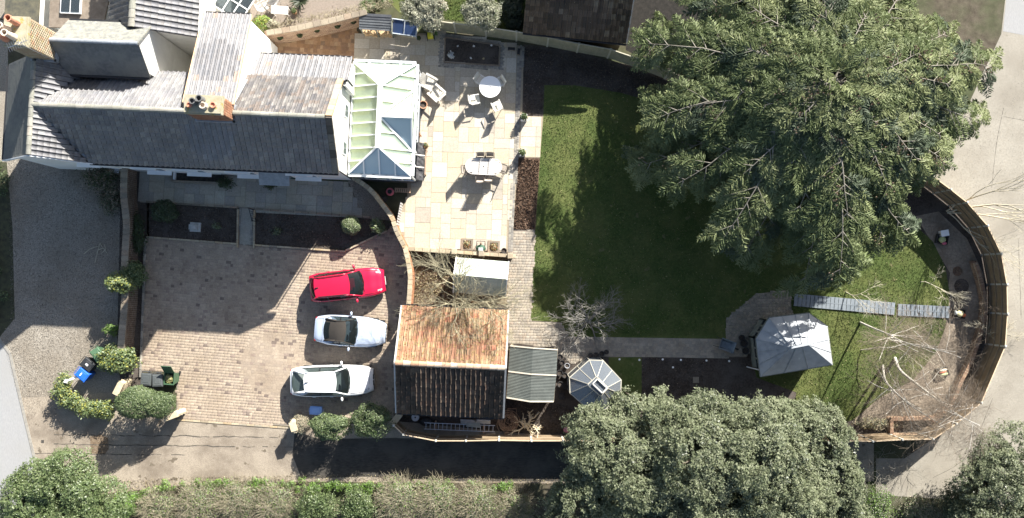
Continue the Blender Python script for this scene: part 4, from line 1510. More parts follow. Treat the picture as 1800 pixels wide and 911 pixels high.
# ---------------------------------------------------------------- summer house
EAV, RID = 2.4, 3.75
gp = [at(x, y, EAV) for x, y in ((1422, 551), (1454, 574), (1463, 641), (1337, 662), (1329, 596), (1352, 559))]
rp, rq = at(1391, 611, RID), at(1420, 605, RID)
gz = sum(gp, Vector()) / 6
summ = thing('summer_house', 'six sided timber summer house with grey lead roof at the end of the path', 'summer house', (gz.x, gz.y, 0), 0)
m_leadroof = mat('lead_roof', (.26, .28, .30), (.36, .38, .40), 2.5, .5, .25, 8, big=((.44, .46, .47), .7, .55), spots=((.46, .48, .48), 2.2, .67))
facets = [([gp[5], gp[0]], [rq, rp]), ([gp[0], gp[1]], [rq]), ([gp[1], gp[2]], [rq]), ([gp[2], gp[3]], [rp, rq]), ([gp[3], gp[4]], [rp]), ([gp[4], gp[5]], [rp])]
seams = MB()
inv = XF[summ.name].inverted()
for e, t in facets:
    a, c = e
    t1, t0 = (t[0], t[1]) if len(t) == 2 else (t[0], t[0])
    if len(t) == 2:
        if (a - t[0]).length > (a - t[1]).length: t1, t0 = t[0], t[1]
        else: t0, t1 = t[0], t[1]
    else:
        t0 = t1 = t[0]
    n = 3 if (c - a).length > 2 else 2
    for i in range(n):
        q = [a.lerp(c, i / n), a.lerp(c, (i + 1) / n), t0.lerp(t1, (i + 1) / n), t0.lerp(t1, i / n)]
        if (q[2] - q[3]).length < .02: q = q[:3]
        m_ = MB()
        m_.sheet(q, .05)
        obj('roof_panel', m_, m_leadroof, summ, world=True)
    for i in range(n):
        seams.beam(a.lerp(c, i / n) + Vector((0, 0, .02)), t0.lerp(t1, i / n) + Vector((0, 0, .02)), .045, .05)
seams.beam(rp + Vector((-.02, 0, .03)), rq + Vector((.02, 0, .03)), .12, .08)
obj('roof_seam', seams, m_leadroof, summ, world=True)
inn = [Vector((gz.x + (p.x - gz.x) * .86, gz.y + (p.y - gz.y) * .86, 0)) for p in gp]
m_stimber = mat('grey_green_timber', (.16, .17, .14), (.23, .235, .2), 5, .8, .3, 20)
for i in range(6):
    a, c = inn[i], inn[(i + 1) % 6]
    m_ = MB()
    for z0, z1 in ((.0, .85), (1.95, 2.38)):
        m_.beam(a + Vector((0, 0, (z0 + z1) / 2)), c + Vector((0, 0, (z0 + z1) / 2)), .07, z1 - z0)
    n = 3
    for k in range(n + 1):
        p = a.lerp(c, k / n)
        m_.box((p.x, p.y, 1.19), (.09, .09, 2.38))
    wl = obj('wall', m_, m_stimber, summ, world=True)
    for k in range(n):
        m_ = MB()
        m_.beam(a.lerp(c, (k + .05) / n) + Vector((0, 0, 1.4)), a.lerp(c, (k + .95) / n) + Vector((0, 0, 1.4)), .02, 1.1)
        obj('pane', m_, m_win, wl, world=True)
b = MB()
b.tube([at(1335, 652, 2.3), at(1333, 650, 2.1), at(1313, 645, .1)], .035)
obj('downpipe', b, m_white, summ, world=True)
b = MB()
for i in range(6):
    b.beam(gp[i] - Vector((0, 0, .05)), gp[(i + 1) % 6] - Vector((0, 0, .05)), .09, .08)
obj('fascia', b, m_stimber, summ, world=True)

# ---------------------------------------------------------------- greenhouse
ge = [at(x, y, 1.75) for x, y in ((1036, 633), (1060, 634), (1092, 668), (1091, 692), (1062, 722), (1035, 721), (1002, 691), (1001, 664))]
gr = [at(x, y, 2.5) for x, y in ((1048, 663), (1050, 663), (1068, 681), (1068, 683), (1057, 695), (1054, 695), (1034, 677), (1034, 675))]
gcx = sum(ge, Vector()) / 8
grh = thing('greenhouse', 'octagonal glass greenhouse standing under the edge of the big evergreen oak', 'greenhouse', (gcx.x, gcx.y, 0))
m_ghglass = glass('greenhouse_glass', (.55, .6, .64), .45, .1, dcol=(.17, .19, .215))
m_alu = mat('weathered_frame', (.36, .34, .28), (.45, .43, .36), 6, .6)
bars = MB()
for i in range(8):
    j = (i + 1) % 8
    a, c, d, e = ge[i], ge[j], gr[j], gr[i]
    n = 2 if (c - a).length > .9 else 1
    for k in range(n):
        q = [a.lerp(c, k / n), a.lerp(c, (k + 1) / n), e.lerp(d, (k + 1) / n), e.lerp(d, k / n)]
        if (q[2] - q[3]).length < .02: q = q[:3]
        cen = sum(q, Vector()) / len(q)
        m_ = MB()
        m_.sheet([p.lerp(cen, .03) for p in q], .012)
        obj('roof_pane', m_, m_ghglass, grh, world=True)
        bars.beam(q[0], q[-1], .035, .04)
        m_ = MB()
        p0, p1 = q[0].copy(), q[1].copy()
        p0.z = p1.z = .9
        m_.beam(p0.lerp(p1, .03), p0.lerp(p1, .97), .01, 1.6)
        obj('side_pane', m_, m_ghglass, grh, world=True)
        bars.beam((q[0].x, q[0].y, 0), q[0], .035, .035)
    bars.beam(a, c, .05, .05)
    bars.beam(Vector((a.x, a.y, .08)), Vector((c.x, c.y, .08)), .06, .16)
    bars.beam(e, d, .06, .05)
obj('frame', bars, m_alu, grh, world=True)
m_ = MB()
m_.sheet([gr[0] + Vector((0, 0, .04)), gr[2] + Vector((0, 0, .04)), gr[4] + Vector((0, 0, .04)), gr[6] + Vector((0, 0, .04))], .015)
vt = obj('roof_vent', m_, m_ghglass, grh, world=True)
m_ = MB()
vq = [at(x, y, 2.62) for x, y in ((1050, 666), (1067, 682), (1059, 691), (1042, 675))]
for i in range(4): m_.beam(vq[i], vq[(i + 1) % 4], .06, .06)
obj('vent_frame', m_, mat('vent_frame', (.6, .58, .52), None, rough=.5), vt, world=True)

# ---------------------------------------------------------------- neighbour's barn
bw, be = at(919, 57, 2.3), at(1101, 77, 2.3)
BA = math.atan2(be.y - bw.y, be.x - bw.x)
bl = (be - bw).length
barn = thing('barn', 'dark brown tiled barn roof behind the garden fence', 'barn', (bw.x, bw.y, 0), BA)
m_btile = pmat('brown_pantile', [(0, (.11, .082, .058)), (.3, (.14, .105, .075)), (.55, (.09, .07, .052)), (.75, (.17, .13, .092)), (.92, (.22, .18, .13))], .9, (.6, .6, .55), .8, .6, .5, 25,
               spots=((.30, .26, .19), 5, .66))
slope(barn, 'roof', (0, 0, 2.3), (bl, 0, 2.3), (bl, 3.0, 4.4), (0, 3.0, 4.4), m_btile, .27, .32, rag=1.3, indiv=120, roll=.034)
slope(barn, 'roof', (bl, 6.0, 2.3), (0, 6.0, 2.3), (0, 3.0, 4.4), (bl, 3.0, 4.4), None, base_mat=m_btile)
ridge(barn, (0, 3, 4.4), (bl, 3, 4.4), m_ridge, .16)
b = MB()
b.prism([(.2, .3), (bl - .2, .3), (bl - .2, 5.7), (.2, 5.7)], 0, 2.28)
for u in (.2, bl - .32):
    b.add([(u, .3, 2.28), (u, 5.7, 2.28), (u, 3, 4.15), (u + .12, .3, 2.28), (u + .12, 5.7, 2.28), (u + .12, 3, 4.15)], [(0, 2, 1), (3, 4, 5), (0, 3, 5, 2), (1, 2, 5, 4)])
obj('wall', b, mat('dark_weatherboard', (.05, .045, .04), (.08, .07, .06), 4, .85), barn)
b = MB()
b.beam((0, -.06, 2.24), (bl, -.06, 2.24), .1, .08)
obj('gutter', b, m_gutter, barn)
b = MB()
b.beam((bl, 0, 2.32), (bl, 3, 4.42), .06, .08)
obj('verge', b, m_mortar, barn)


# ---------------------------------------------------------------- fences and walls
def fence(name, label, pts, h, m_panel, m_post, m_rail, board=.11, side=1, rails=(.3, .95, 1.55), postw=.1, posth=.06, cat='fence', cap=True):
    """pts: top points at height h; boards on one face, rails on the inner side"""
    c = pts[len(pts) // 2]
    f = thing(name, label, cat, (c.x, c.y, 0))
    for p in pts:
        b = MB()
        b.box((p.x, p.y, (h + posth) / 2), (postw, postw, h + posth))
        b.box((p.x, p.y, h + posth + .015), (postw + .02, postw + .02, .03), top=.6)
        obj('post', b, m_post, f, world=True)
    for a, c in zip(pts[:-1], pts[1:]):
        L = (c - a).length
        d = (c - a) / L
        nn = Vector((-d.y, d.x, 0)) * side
        b = MB()
        k = max(1, int(L / board))
        bw_ = L / k
        for i in range(k):
            p = a + d * (i + .5) * bw_
            z1 = h - .02 + R.uniform(-.008, .004)
            b.box((p.x, p.y, z1 / 2 + .02), (bw_ + .012, .016, z1 - .04), rz=math.atan2(d.y, d.x) + .09)
        obj('fence_panel', b, m_panel, f, world=True)
        if cap:
            b = MB()
            b.beam(a + Vector((0, 0, .005)), c + Vector((0, 0, .005)), .055, .03)
            obj('capping_rail', b, m_rail, f, world=True)
        for z in rails:
            b = MB()
            o = nn * .05
            b.beam(Vector((a.x, a.y, z)) + o, Vector((c.x, c.y, z)) + o, .06, .07)
            obj('rail', b, m_panel, f, world=True)
    return f


m_fgrey = mat('silvered_board', (.22, .215, .15), (.31, .30, .22), 4, .85, .4, 22, big=((.19, .2, .13), 1.2, .6), stretch=(1, 1, .3))
m_fgrey2 = mat('silvered_rail', (.42, .39, .29), (.5, .47, .37), 6, .85)
m_fbrown = mat('brown_board', (.23, .17, .11), (.32, .25, .165), 4, .85, .4, 22, big=((.2, .15, .09), 1, .6))
m_fpost = mat('concrete_post', (.42, .41, .37), (.5, .49, .44), 9, .9)
m_ftan = mat('tan_rail', (.48, .36, .24), (.57, .45, .31), 5, .85)
fence('board_fence', 'long weathered grey board fence curving behind the lawn and terrace', P([(744, 34), (798, 41), (853, 48), (908, 56), (964, 66), (1018, 77), (1074, 87), (1127, 105), (1178, 125), (1228, 150), (1275, 180)], 1.8),
      1.8, m_fgrey, mat('grey_post', (.34, .34, .27), (.42, .41, .33), 6, .85), m_fgrey2, rails=(), board=.12)
fence('board_fence', 'tall brown board fence curving round the garden beside the concrete yard', P([(1600, 290), (1640, 310), (1671, 333), (1700, 356), (1736, 397), (1760, 446), (1770, 500), (1771, 552), (1767, 609), (1725, 708), (1681, 745), (1640, 772), (1586, 773), (1534, 776), (1480, 775), (1420, 776), (1360, 776)], 2.0),
      2.0, m_fbrown, m_fpost, m_ftan, side=-1, board=.13)
fence('board_fence', 'low tan topped board fence along the shaded lane behind the garage', P([(692, 748), (709, 764), (766, 775), (819, 775), (877, 774), (934, 775), (990, 775), (1046, 776), (1100, 777)], 1.7),
      1.7, m_fbrown, m_fpost, m_ftan, rails=(.35, 1.3), board=.13)


def wall(name, label, pts, h, th, m_body, m_cap, capname='coping_stone', step=.45, capth=.06, over=.03, cat='wall', bricks=None, tall=None, seg=True):
    """wall along a smooth line of top points; coping pieces are parts"""
    c = pts[len(pts) // 2]
    f = thing(name, label, cat, (c.x, c.y, 0))
    b = MB()
    rows = []
    for i, p in enumerate(pts):
        d = (pts[min(i + 1, len(pts) - 1)] - pts[max(i - 1, 0)])
        d.z = 0
        d.normalize()
        n = Vector((-d.y, d.x, 0)) * th / 2
        q = Vector((p.x, p.y, 0))
        rows.append([q - n, q - n + Vector((0, 0, h - capth)), q + n + Vector((0, 0, h - capth)), q + n])
    b.grid(rows)
    b.add(rows[0], [(0, 1, 2, 3)])
    b.add(rows[-1], [(3, 2, 1, 0)])
    body = obj('wall_body', b, m_body, f, world=True)
    pl = []
    inv = XF[f.name].inverted()
    for p, a in along(pts, step):
        pl.append(inv @ (Matrix.Translation((p.x, p.y, h - capth)) @ Matrix.Rotation(a, 4, 'Z') @ Matrix.Diagonal((step - .012, th + 2 * over, capth, 1)) @ Matrix.Translation((.5, 0, 0))))
    pieces(capname, slabmesh(.05), m_cap, pl, f, 300)
    if bricks is not None:
        bb = MB()
        bb.box((0, 0, .5), (1, 1, 1))
        pl = []
        k = 0
        z = 0.02
        while z < h - capth - .06:
            for p, a in along(pts, .23):
                p = p + Vector((math.cos(a), math.sin(a), 0)) * (.115 * (k % 2))
                pl.append(inv @ TRS(p.x, p.y, z, a, .216, th + .016 + R.uniform(-.004, .004), .066))
            z += .077
            k += 1
        pieces('brick', bb, bricks, pl, f, 0, stuff='bricks')
    return f


m_redbrick = pmat('red_brick', [(0, (.36, .16, .08)), (.25, (.42, .2, .1)), (.5, (.32, .14, .08)), (.7, (.45, .26, .14)), (.88, (.38, .27, .18))], .88, damt=.4)
m_orbrick = pmat('orange_garden_brick', [(0, (.31, .2, .135)), (.25, (.37, .25, .17)), (.5, (.27, .175, .12)), (.7, (.42, .3, .2)), (.88, (.38, .28, .2))], .88, damt=.3)
m_brbrick = pmat('brown_brick', [(0, (.17, .12, .085)), (.3, (.2, .14, .1)), (.6, (.14, .1, .075)), (.85, (.22, .17, .13))], .9)
m_stonecap = pmat('yellow_coping', [(0, (.43, .36, .25)), (.25, (.48, .41, .29)), (.5, (.38, .32, .23)), (.75, (.45, .35, .22)), (.9, (.34, .3, .23))], .9)
m_greycap = pmat('grey_brown_coping', [(0, (.26, .22, .17)), (.3, (.31, .265, .2)), (.6, (.23, .2, .155)), (.85, (.29, .23, .17))], .9)
wall('garden_wall', 'curved brick wall with yellow stone coping beside the bright terrace', smoothline(P([(617, 311), (636, 322), (653, 336), (671, 358), (688, 382), (697, 407), (712, 436)], 1.3)), 1.3, .2, m_mortar, m_stonecap, bricks=m_redbrick, step=.3)
wall('garden_wall', 'curved brick wall with yellow coping between parked cars and shed bed', smoothline(P([(712, 437), (717, 459), (720.5, 484), (720, 509), (718, 534)], 1.5)), 1.5, .2, m_mortar, m_stonecap, bricks=m_redbrick, step=.3)
wall('garden_wall', 'old brown wall between the shaded gravel and the front garden', smoothline(P([(218, 294), (217, 340), (220, 370), (222, 400), (219, 458), (219, 523), (213, 600), (210, 650)], 1.35)), 1.35, .34, m_mortar, m_greycap, bricks=m_brbrick, step=.3)
wall('terrace_wall', 'low wall with narrow pale coping at the foot of the terrace', P([(715, 437), (797, 443)], .8), .8, .18, m_mortar, m_stonecap, bricks=m_redbrick, step=.45)
wall('terrace_wall', 'thin topped brick wall between the terrace and the pale shed', P([(800, 443), (897, 450)], .9), .9, .14, m_mortar, m_stonecap, bricks=m_redbrick, step=.5)
for (x, y), lb in (((798, 442), 'brick pier where the low terrace wall meets the thin topped wall'), ((846, 446), 'brick pier in the thin topped wall behind the green barbecue'), ((897, 450), 'brick pier at the path end of the thin topped wall')):
    q = at(x, y, 1.0)
    pr = thing('brick_pier', lb, 'pier', (q.x, q.y, 0), 0, 'piers of the terrace wall')
    b = MB()
    b.box((0, 0, .49), (.26, .26, .98))
    obj('pier_body', b, m_brick, pr)
    b = MB()
    b.box((0, 0, 1.01), (.33, .33, .06), top=.85)
    obj('cap_stone', b, m_stonecap, pr)
wall('rear_wall', 'orange brick wall with planted niches behind the lean-to roof', P([(468, 58), (520, 50), (575, 38), (632, 24)], 1.85), 1.85, .26, m_mortar, m_greycap, bricks=m_orbrick, step=.45)
m_dk = mat('dark_leaf_pot', (.03, .04, .02), (.06, .08, .03), 8, .9)
for i, (x, y) in enumerate(((492, 66), (527, 62), (557, 53), (593, 46), (621, 38))):
    q = at(x, y, 1.1)
    t = thing('wall_planter', ['half round wall planter nearest the white wing', 'half round wall planter second from the white wing', 'half round wall planter at the middle of the orange wall', 'half round wall planter with a pale bloom', 'half round wall planter closest to the log store'][i], 'planter', q, math.radians(10), 'planters hung on the orange wall')
    b = MB()
    b.lathe([(.03, -.22), (.13, -.12), (.17, 0), (.15, 0), (.1, -.08)], 12)
    obj('basket', b, mat('wire_basket', (.05, .045, .035), None, rough=.8), t)
    lf = leaves('plant', [((q.x, q.y, q.z + .04), (.2, .13, .1))], 120, .045, [m_dk], t)
# right-hand low retaining wall and brick planter
wall('retaining_wall', 'low curved retaining wall of upright orange bricks round the dry bed', smoothline(P([(1716, 462), (1723, 484), (1730, 513), (1733, 538), (1730, 566), (1721, 600), (1706, 640), (1690, 672), (1672, 712), (1640, 742)], .55)), .55, .2, m_mortar, m_orbrick, 'brick', .078, .11, .006, bricks=m_orbrick)
wall('brick_planter', 'square brick planter beside the tan fence under the birch', P([(1640, 736), (1568, 737), (1568, 766), (1640, 767)], .5), .5, .2, m_mortar, m_orbrick, 'brick', .078, .11, .006, cat='planter', bricks=m_orbrick)
# kerbs of the front beds
for lb, pts in (('thin pale stone edging along the left front bed', [(258, 417), (418, 429)]), ('thin pale stone edging along the right front bed', [(447, 431), (605, 442), (672, 410)]),
                ('pale stone edging between the left bed and the little path', [(419, 368), (418, 428)]), ('pale stone edging between the right bed and the little path', [(448, 370), (447, 430)]),
                ('stone edging along the north side of the left bed', [(258, 355), (418, 365)]), ('stone edging along the upper side of the right bed', [(450, 368), (640, 381)]),
                ('pale stone edging along the lane end of the parking', [(312, 738), (420, 746), (512, 753)]), ('stone edging of the parking beside the old brown wall', [(256, 420), (254, 480), (248, 650)])):
    f = thing('edging', lb, 'edging', at(*pts[0]))
    pl = []
    inv = XF[f.name].inverted()
    for p, a in along(P(pts), .45):
        pl.append(inv @ (TRS(p.x, p.y, 0, a, .44, .1, .13 if 'lane' not in lb else .045) @ Matrix.Translation((.5, 0, 0))))
    pieces('edging_stone', slabmesh(.04), m_sett if 'stone edging of' in lb else m_stonecap if 'pale' in lb else m_greycap, pl, f, 300)
# rubble gate ends on the lane
m_rub = mat('rubble_stone', (.42, .34, .22), (.54, .46, .32), 5, .9, .7, 14)
for (x0, y0), (x1, y1), lb in (((203, 694), (214, 672), 'short rough stone wall end behind the double round bush'), ((288, 736), (312, 727), 'short rough stone wall end at the parking entrance left of the opening'), ((690, 745), (703, 728), 'narrow curved stone end beside the round bushes and garage'), ((513, 742), (518, 758), 'small pale stone gate post beside the brown bush')):
    a, c = at(x0, y0, 1.2), at(x1, y1, 1.2)
    f = thing('stone_wall_end', lb, 'wall', ((a.x + c.x) / 2, (a.y + c.y) / 2, 0), 0, 'stone ends on the lane')
    b = MB()
    k = 5
    for i in range(k):
        for z in range(6):
            p = a.lerp(c, (i + .5 + .25 * (z % 2)) / k)
            b.blob((p.x, p.y, .1 + z * .2), (.17, .2, .13), 7, 4)
    obj('rubble', b, m_rub, f, world=True)
    b = MB()
    b.beam(Vector((a.x, a.y, 1.2)), Vector((c.x, c.y, 1.2)), .36, .12)
    obj('cap_stone', b, m_rub, f, world=True)
# ---------------------------------------------------------------- cars
def lerp1(x, pts):
    for (x0, y0), (x1, y1) in zip(pts[:-1], pts[1:]):
        if x <= x1:
            t = max(0, (x - x0) / (x1 - x0))
            t = t * t * (3 - 2 * t)
            return y0 + (y1 - y0) * t
    return pts[-1][1]


def patch(r0, r1, n, bulge=Vector((0, 0, 0))):
    rows = []
    for i in range(n + 1):
        t = i / n
        k = 4 * t * (1 - t)
        rows.append([Vector(a).lerp(Vector(b), t) + bulge * k for a, b in zip(r0, r1)])
    return rows


def carpaint(name, c, metal=.0, rough=.3):
    m, t, p = nodes(name)
    f = ramp(t, [(.3, tuple(v * .93 for v in c)), (.7, c)], noise(t, 3, 6))
    t.links.new(f, p.inputs['Base Color'])
    p.inputs['Metallic'].default_value = metal
    p.inputs['Roughness'].default_value = rough
    p.inputs['Coat Weight'].default_value = 1
    p.inputs['Coat Roughness'].default_value = .03
    return m


m_cglass = glass('car_glass', (.42, .48, .47), .58, .03, dcol=(.015, .02, .02))
m_seat = mat('car_seat', (.10, .10, .105), (.14, .14, .145), 20, .9)
m_dash = mat('car_cabin', (.03, .03, .032), None, rough=.9)
m_rubber = mat('tyre_rubber', (.025, .025, .025), None, rough=.9)
m_alloy = mat('alloy_rim', (.5, .5, .52), None, rough=.3, metal=.9)
m_blackpl = mat('black_trim', (.02, .02, .022), None, rough=.45)
m_lens = glass('lamp_lens', (.8, .85, .9), .35, .03, dcol=(.6, .63, .66))
m_red = mat('tail_lens', (.4, .01, .01), None, rough=.15)
m_plate_w = mat('white_plate', (.75, .75, .72), None, rough=.4)
m_plate_y = mat('yellow_plate', (.75, .6, .08), None, rough=.4)


def car(label, loc, rz, p, paint):
    L, Wd = p['L'], p['W'] / 2
    t = thing('parked_car', label, 'car', loc, rz, 'cars parked on the block paving')
    zt = p['deck']                       # (x, height of the body's upper edge)
    xs = [-L / 2 + L * i / 44 for i in range(45)]
    wb = p['wb']

    def half(x):
        e = 2 * x / L
        if e > 0:
            return Wd * (1 - (1 - p['nose']) * e ** p['pf'])
        return Wd * (1 - (1 - p['tail']) * (-e) ** p['pr'])

    def deck(x, y):
        w_ = half(x)
        return lerp1(x, zt) + p['crown'] * (1 - min(1, abs(y) / w_) ** 2)
    rows = []
    for x in xs:
        w_ = half(x)
        z = lerp1(x, zt)
        lo = .24
        for wx in wb:
            dx = abs(x - wx)
            if dx < .37: lo = max(lo, .24 + math.sqrt(max(0, .37 ** 2 - dx * dx)) * 1.1)
        lo = min(lo, z - .12)
        sh = [(w_ * .9, lo), (w_ * .985, lo + .03), (w_, (lo + z) * .5), (w_ * .985, z - .1), (w_ * .95, z - .035), (w_ * .86, z)]
        half_ = sh + [(w_ * k, z + p['crown'] * (1 - k * k) + (.012 if .3 < k < .62 and x > p['cowl'] else 0)) for k in (.68, .5, .35, .17)]
        prof = [(-a, b_) for a, b_ in half_] + [(0, z + p['crown'])] + half_[::-1]
        rows.append([(x, a, b_) for a, b_ in prof])
    b = MB()
    b.grid(rows)
    n = len(rows[0])
    b.add(rows[0], [list(range(n))])
    b.add(rows[-1], [list(range(n))[::-1]])
    obj('body', b, paint, t, smooth=True)
    b = MB()
    b.box((0, 0, .22), (L * .93, Wd * 1.7, .12))
    obj('underside', b, m_blackpl, t)
    # cabin
    xc, xr, xq, xb = p['cowl'], p['roof'][0], p['roof'][1], p['tailglass']
    zr, wr, wc, wq = p['zr'], p['wr'], half(xc) * .87, half(xb) * p['wq']
    K = [-1, -.75, -.5, -.25, 0, .25, .5, .75, 1]
    def cv(x, w_, z, bow, cr, k): return Vector((x + bow * (1 - k * k), w_ * k, z + cr * (1 - k * k)))
    zc, zb = lerp1(xc, zt) + .015, lerp1(xb, zt) + .015
    A = [cv(xc, wc, zc, .20, .02, k) for k in K]
    B = [cv(xr, wr, zr - .03, .10, .05, k) for k in K]
    C_ = [cv(xq, wr * p['rt'], zr - .05, -.05, .05, k) for k in K]
    D = [cv(xb, wq, zb, -.13, .02, k) for k in K]
    b = MB(); b.grid(patch(B, C_, 8, Vector((0, 0, .045))))
    roof_m = p.get('roof_m', paint)
    rf = obj('roof', b, roof_m, t, smooth=True)
    b = MB(); b.grid(patch(A, B, 5, Vector((.02, 0, .035))))
    obj('windscreen', b, m_cglass, t, smooth=True)
    b = MB(); b.grid(patch([q.lerp(c, p.get('rg0', 0)) for q, c in zip(C_, D)][p.get('rgk', 0):len(K) - p.get('rgk', 0)], [q.lerp(c, p.get('rg1', 1)) for q, c in zip(C_, D)][p.get('rgk', 0):len(K) - p.get('rgk', 0)], 5, Vector((-.02, 0, .03))))
    rw = obj('rear_window', b, m_cglass, t, smooth=True)
    if p.get('rg0', 0) > 0 or p.get('rgk', 0):
        b = MB(); b.grid(patch(C_, D, 5, Vector((-.015, 0, .018))))
        obj('hood_rear', b, roof_m, t, smooth=True)
    for s in (-1, 1):
        i = 0 if s < 0 else -1
        top = [B[i].lerp(C_[i], k / 6) + Vector((0, 0, .045 * 4 * (k / 6) * (1 - k / 6))) for k in range(7)]
        bot = []
        for k in range(7):
            x = A[i].x + (D[i].x - A[i].x) * k / 6
            bot.append(Vector((x, s * half(x) * .9, lerp1(x, zt) + .01)))
        bot[0], bot[-1] = A[i], D[i]
        for j0, j1 in p['doors']:
            b = MB(); b.grid(patch(bot[j0:j1 + 1], top[j0:j1 + 1], 4, Vector((0, s * .035, 0))))
            obj('side_window', b, p.get('side_m', m_cglass), t, smooth=True)
        b = MB()
        pw = p.get('pillar', .035)
        b.tube([A[i], A[i].lerp(B[i], .5) + Vector((.0, 0, .035)), B[i]], pw, 6)
        b.tube([C_[i], C_[i].lerp(D[i], .5) + Vector((0, 0, .03)), D[i]], pw * p.get('cp', 1.6), 6)
        b.tube(top, pw * .9, 6)
        obj('roof_pillar', b, roof_m if p.get('soft') else paint, t, smooth=True)
        for j0, j1 in p['doors'][:-1]:
            b = MB(); b.tube([bot[j1], bot[j1].lerp(top[j1], .5) + Vector((0, s * .035, 0)), top[j1]], .03, 5)
            obj('door_pillar', b, m_blackpl, t)
        b = MB(); b.tube([q + Vector((0, s * .006, .006)) for q in bot], .014, 5)
        obj('window_trim', b, p.get('trim', m_blackpl), t)
        if p.get('rails'):
            b = MB(); b.tube([top[0] + Vector((-.1, -s * .03, .02))] + [q + Vector((0, -s * .03, .055)) for q in top[1:-1]] + [top[-1] + Vector((.1, -s * .03, .02))], .02, 6)
            obj('roof_rail', b, m_blackpl, t)
        # mirror, handles, lamps
        mx = xc - .28
        b = MB(); b.blob((mx - .02, s * (half(mx) + .13), lerp1(mx, zt) + .1), (.075, .13, .085), 10, 6)
        mr = obj('door_mirror', b, paint, t, smooth=True)
        b = MB(); b.beam((mx, s * half(mx) * .93, lerp1(mx, zt) + .03), (mx, s * (half(mx) + .06), lerp1(mx, zt) + .08), .06, .04)
        obj('mirror_arm', b, m_blackpl, mr)
        for hx in p['handles']:
            b = MB(); b.beam((hx - .09, s * (half(hx) + .012), lerp1(hx, zt) - .12), (hx + .09, s * (half(hx) + .012), lerp1(hx, zt) - .12), .025, .028)
            obj('door_handle', b, p.get('trim', paint), t)
        hx = L / 2 - p['hl'][0]
        q = []
        for u in range(6):
            x = hx + p['hl'][1] * u / 5
            rr = []
            for v in range(4):
                y = half(x) * (.62 + .345 * v / 3)
                rr.append((x, s * y, deck(x, y) + .016 - (.07 * (v / 3) ** 2) - .01))
            q.append(rr)
        b = MB(); b.grid(q)
        obj('headlight', b, m_lens, t, smooth=True)
        hx = -L / 2 + .04
        b = MB(); b.box((hx + .03, s * half(hx) * .78, lerp1(hx, zt) - .06), (.1, .3, .13))
        obj('tail_light', b, m_red, t)
    # wheels
    for wx in wb:
        for s in (-1, 1):
            b = MB()
            M = Matrix.Translation((wx, s * (half(wx) - .105), .315)) @ Matrix.Rotation(PI / 2, 4, 'X')
            b.lathe([(.2, -.1), (.285, -.105), (.315, -.07), (.315, .07), (.285, .105), (.2, .1)], 22, M=M)
            wh = obj('wheel', b, m_rubber, t)
            b = MB()
            M = Matrix.Translation((wx, s * (half(wx) - .03), .315)) @ Matrix.Rotation(PI / 2, 4, 'X')
            b.lathe([(.19, -.02), (.2, .012), (.17, .02), (.05, .0)], 18, M=M)
            for k in range(5):
                q = 2 * PI * k / 5
                b.beam(M @ Vector((0, 0, .018)), M @ Vector((.18 * math.cos(q), .18 * math.sin(q), .018)), .045, .02, (0, 1, 0))
            obj('rim', b, m_alloy, wh)
    # seats and dashboard seen through the glass
    b = MB()
    xm = (xc + xb) / 2
    b.box(((xc + xb) / 2, 0, zc - .0), ((xc - xb) * .86, wc * 1.66, .06))
    b.box((xc - .12, 0, zc + .02), (.42, wc * 1.6, .07))
    obj('cabin_floor', b, m_dash, t)
    b = MB()
    for sx in ([xr - .18, xr - 1.1] if not p.get('soft') else [xr - .35]):
        for s in (-1, 1):
            b.box((sx, s * .34, zc + .12), (.14, .46, .26))
            b.box((sx - .02, s * .34, zc + .29), (.1, .26, .12))
    obj('seats', b, m_seat, t)
    b = MB()
    b.lathe([(.17, -.012), (.185, 0), (.17, .012)], 16, M=Matrix.Translation((xc - .42, -.36, zc + .1)) @ Matrix.Rotation(-.9, 4, 'Y'))
    obj('steering_wheel', b, m_seat, t)
    # shut lines, grille, plates, wipers, aerial
    b = MB()
    def line(pts_, r=.007):
        b.tube([(x, y, deck(x, y) + .003) for x, y in pts_], r, 4)
    f0 = L / 2 - .30
    line([(xc + .16 + (f0 - xc - .16) * i / 8, half(xc + .16 + (f0 - xc - .16) * i / 8) * .80) for i in range(9)])
    line([(xc + .16 + (f0 - xc - .16) * i / 8, -half(xc + .16 + (f0 - xc - .16) * i / 8) * .80) for i in range(9)])
    line([(f0 + .10 * (1 - k * k), half(f0) * .8 * k) for k in K])
    if p.get('boot'):
        r0 = xb - .12
        line([(r0, half(r0) * .8 * k) for k in K])
        for s in (-1, 1): line([(r0 + (-L / 2 + .12 - r0) * i / 5, s * half(r0 + (-L / 2 + .12 - r0) * i / 5) * .8) for i in range(6)])
    obj('shut_line', b, m_blackpl, t)
    b = MB()
    zf = lerp1(L / 2, zt)
    if p.get('kidney'):
        for s in (-1, 1):
            b.box((L / 2 - .03, s * .17, zf - .03), (.12, .28, .2))
    else:
        b.box((L / 2 - .02, 0, zf - .04), (.08, Wd * .9, .14))
    b.box((L / 2 - .03, 0, .36), (.08, Wd * 1.3, .13))
    obj('grille', b, m_blackpl, t)
    b = MB(); b.box((L / 2 + .022, 0, .42), (.02, .5, .11)); obj('number_plate', b, m_plate_w, t)
    b = MB(); b.box((-L / 2 - .012, 0, lerp1(-L / 2, zt) - .22), (.02, .5, .11)); obj('number_plate', b, m_plate_y, t)
    b = MB()
    for y in (.1, -.5):
        q0, q1 = Vector((xc + .19 - .02, y, zc + .035)), Vector((xc + .12, y + .48, zc + .06))
        b.tube([q0, q1], .012, 4)
    obj('wiper', b, m_blackpl, t)
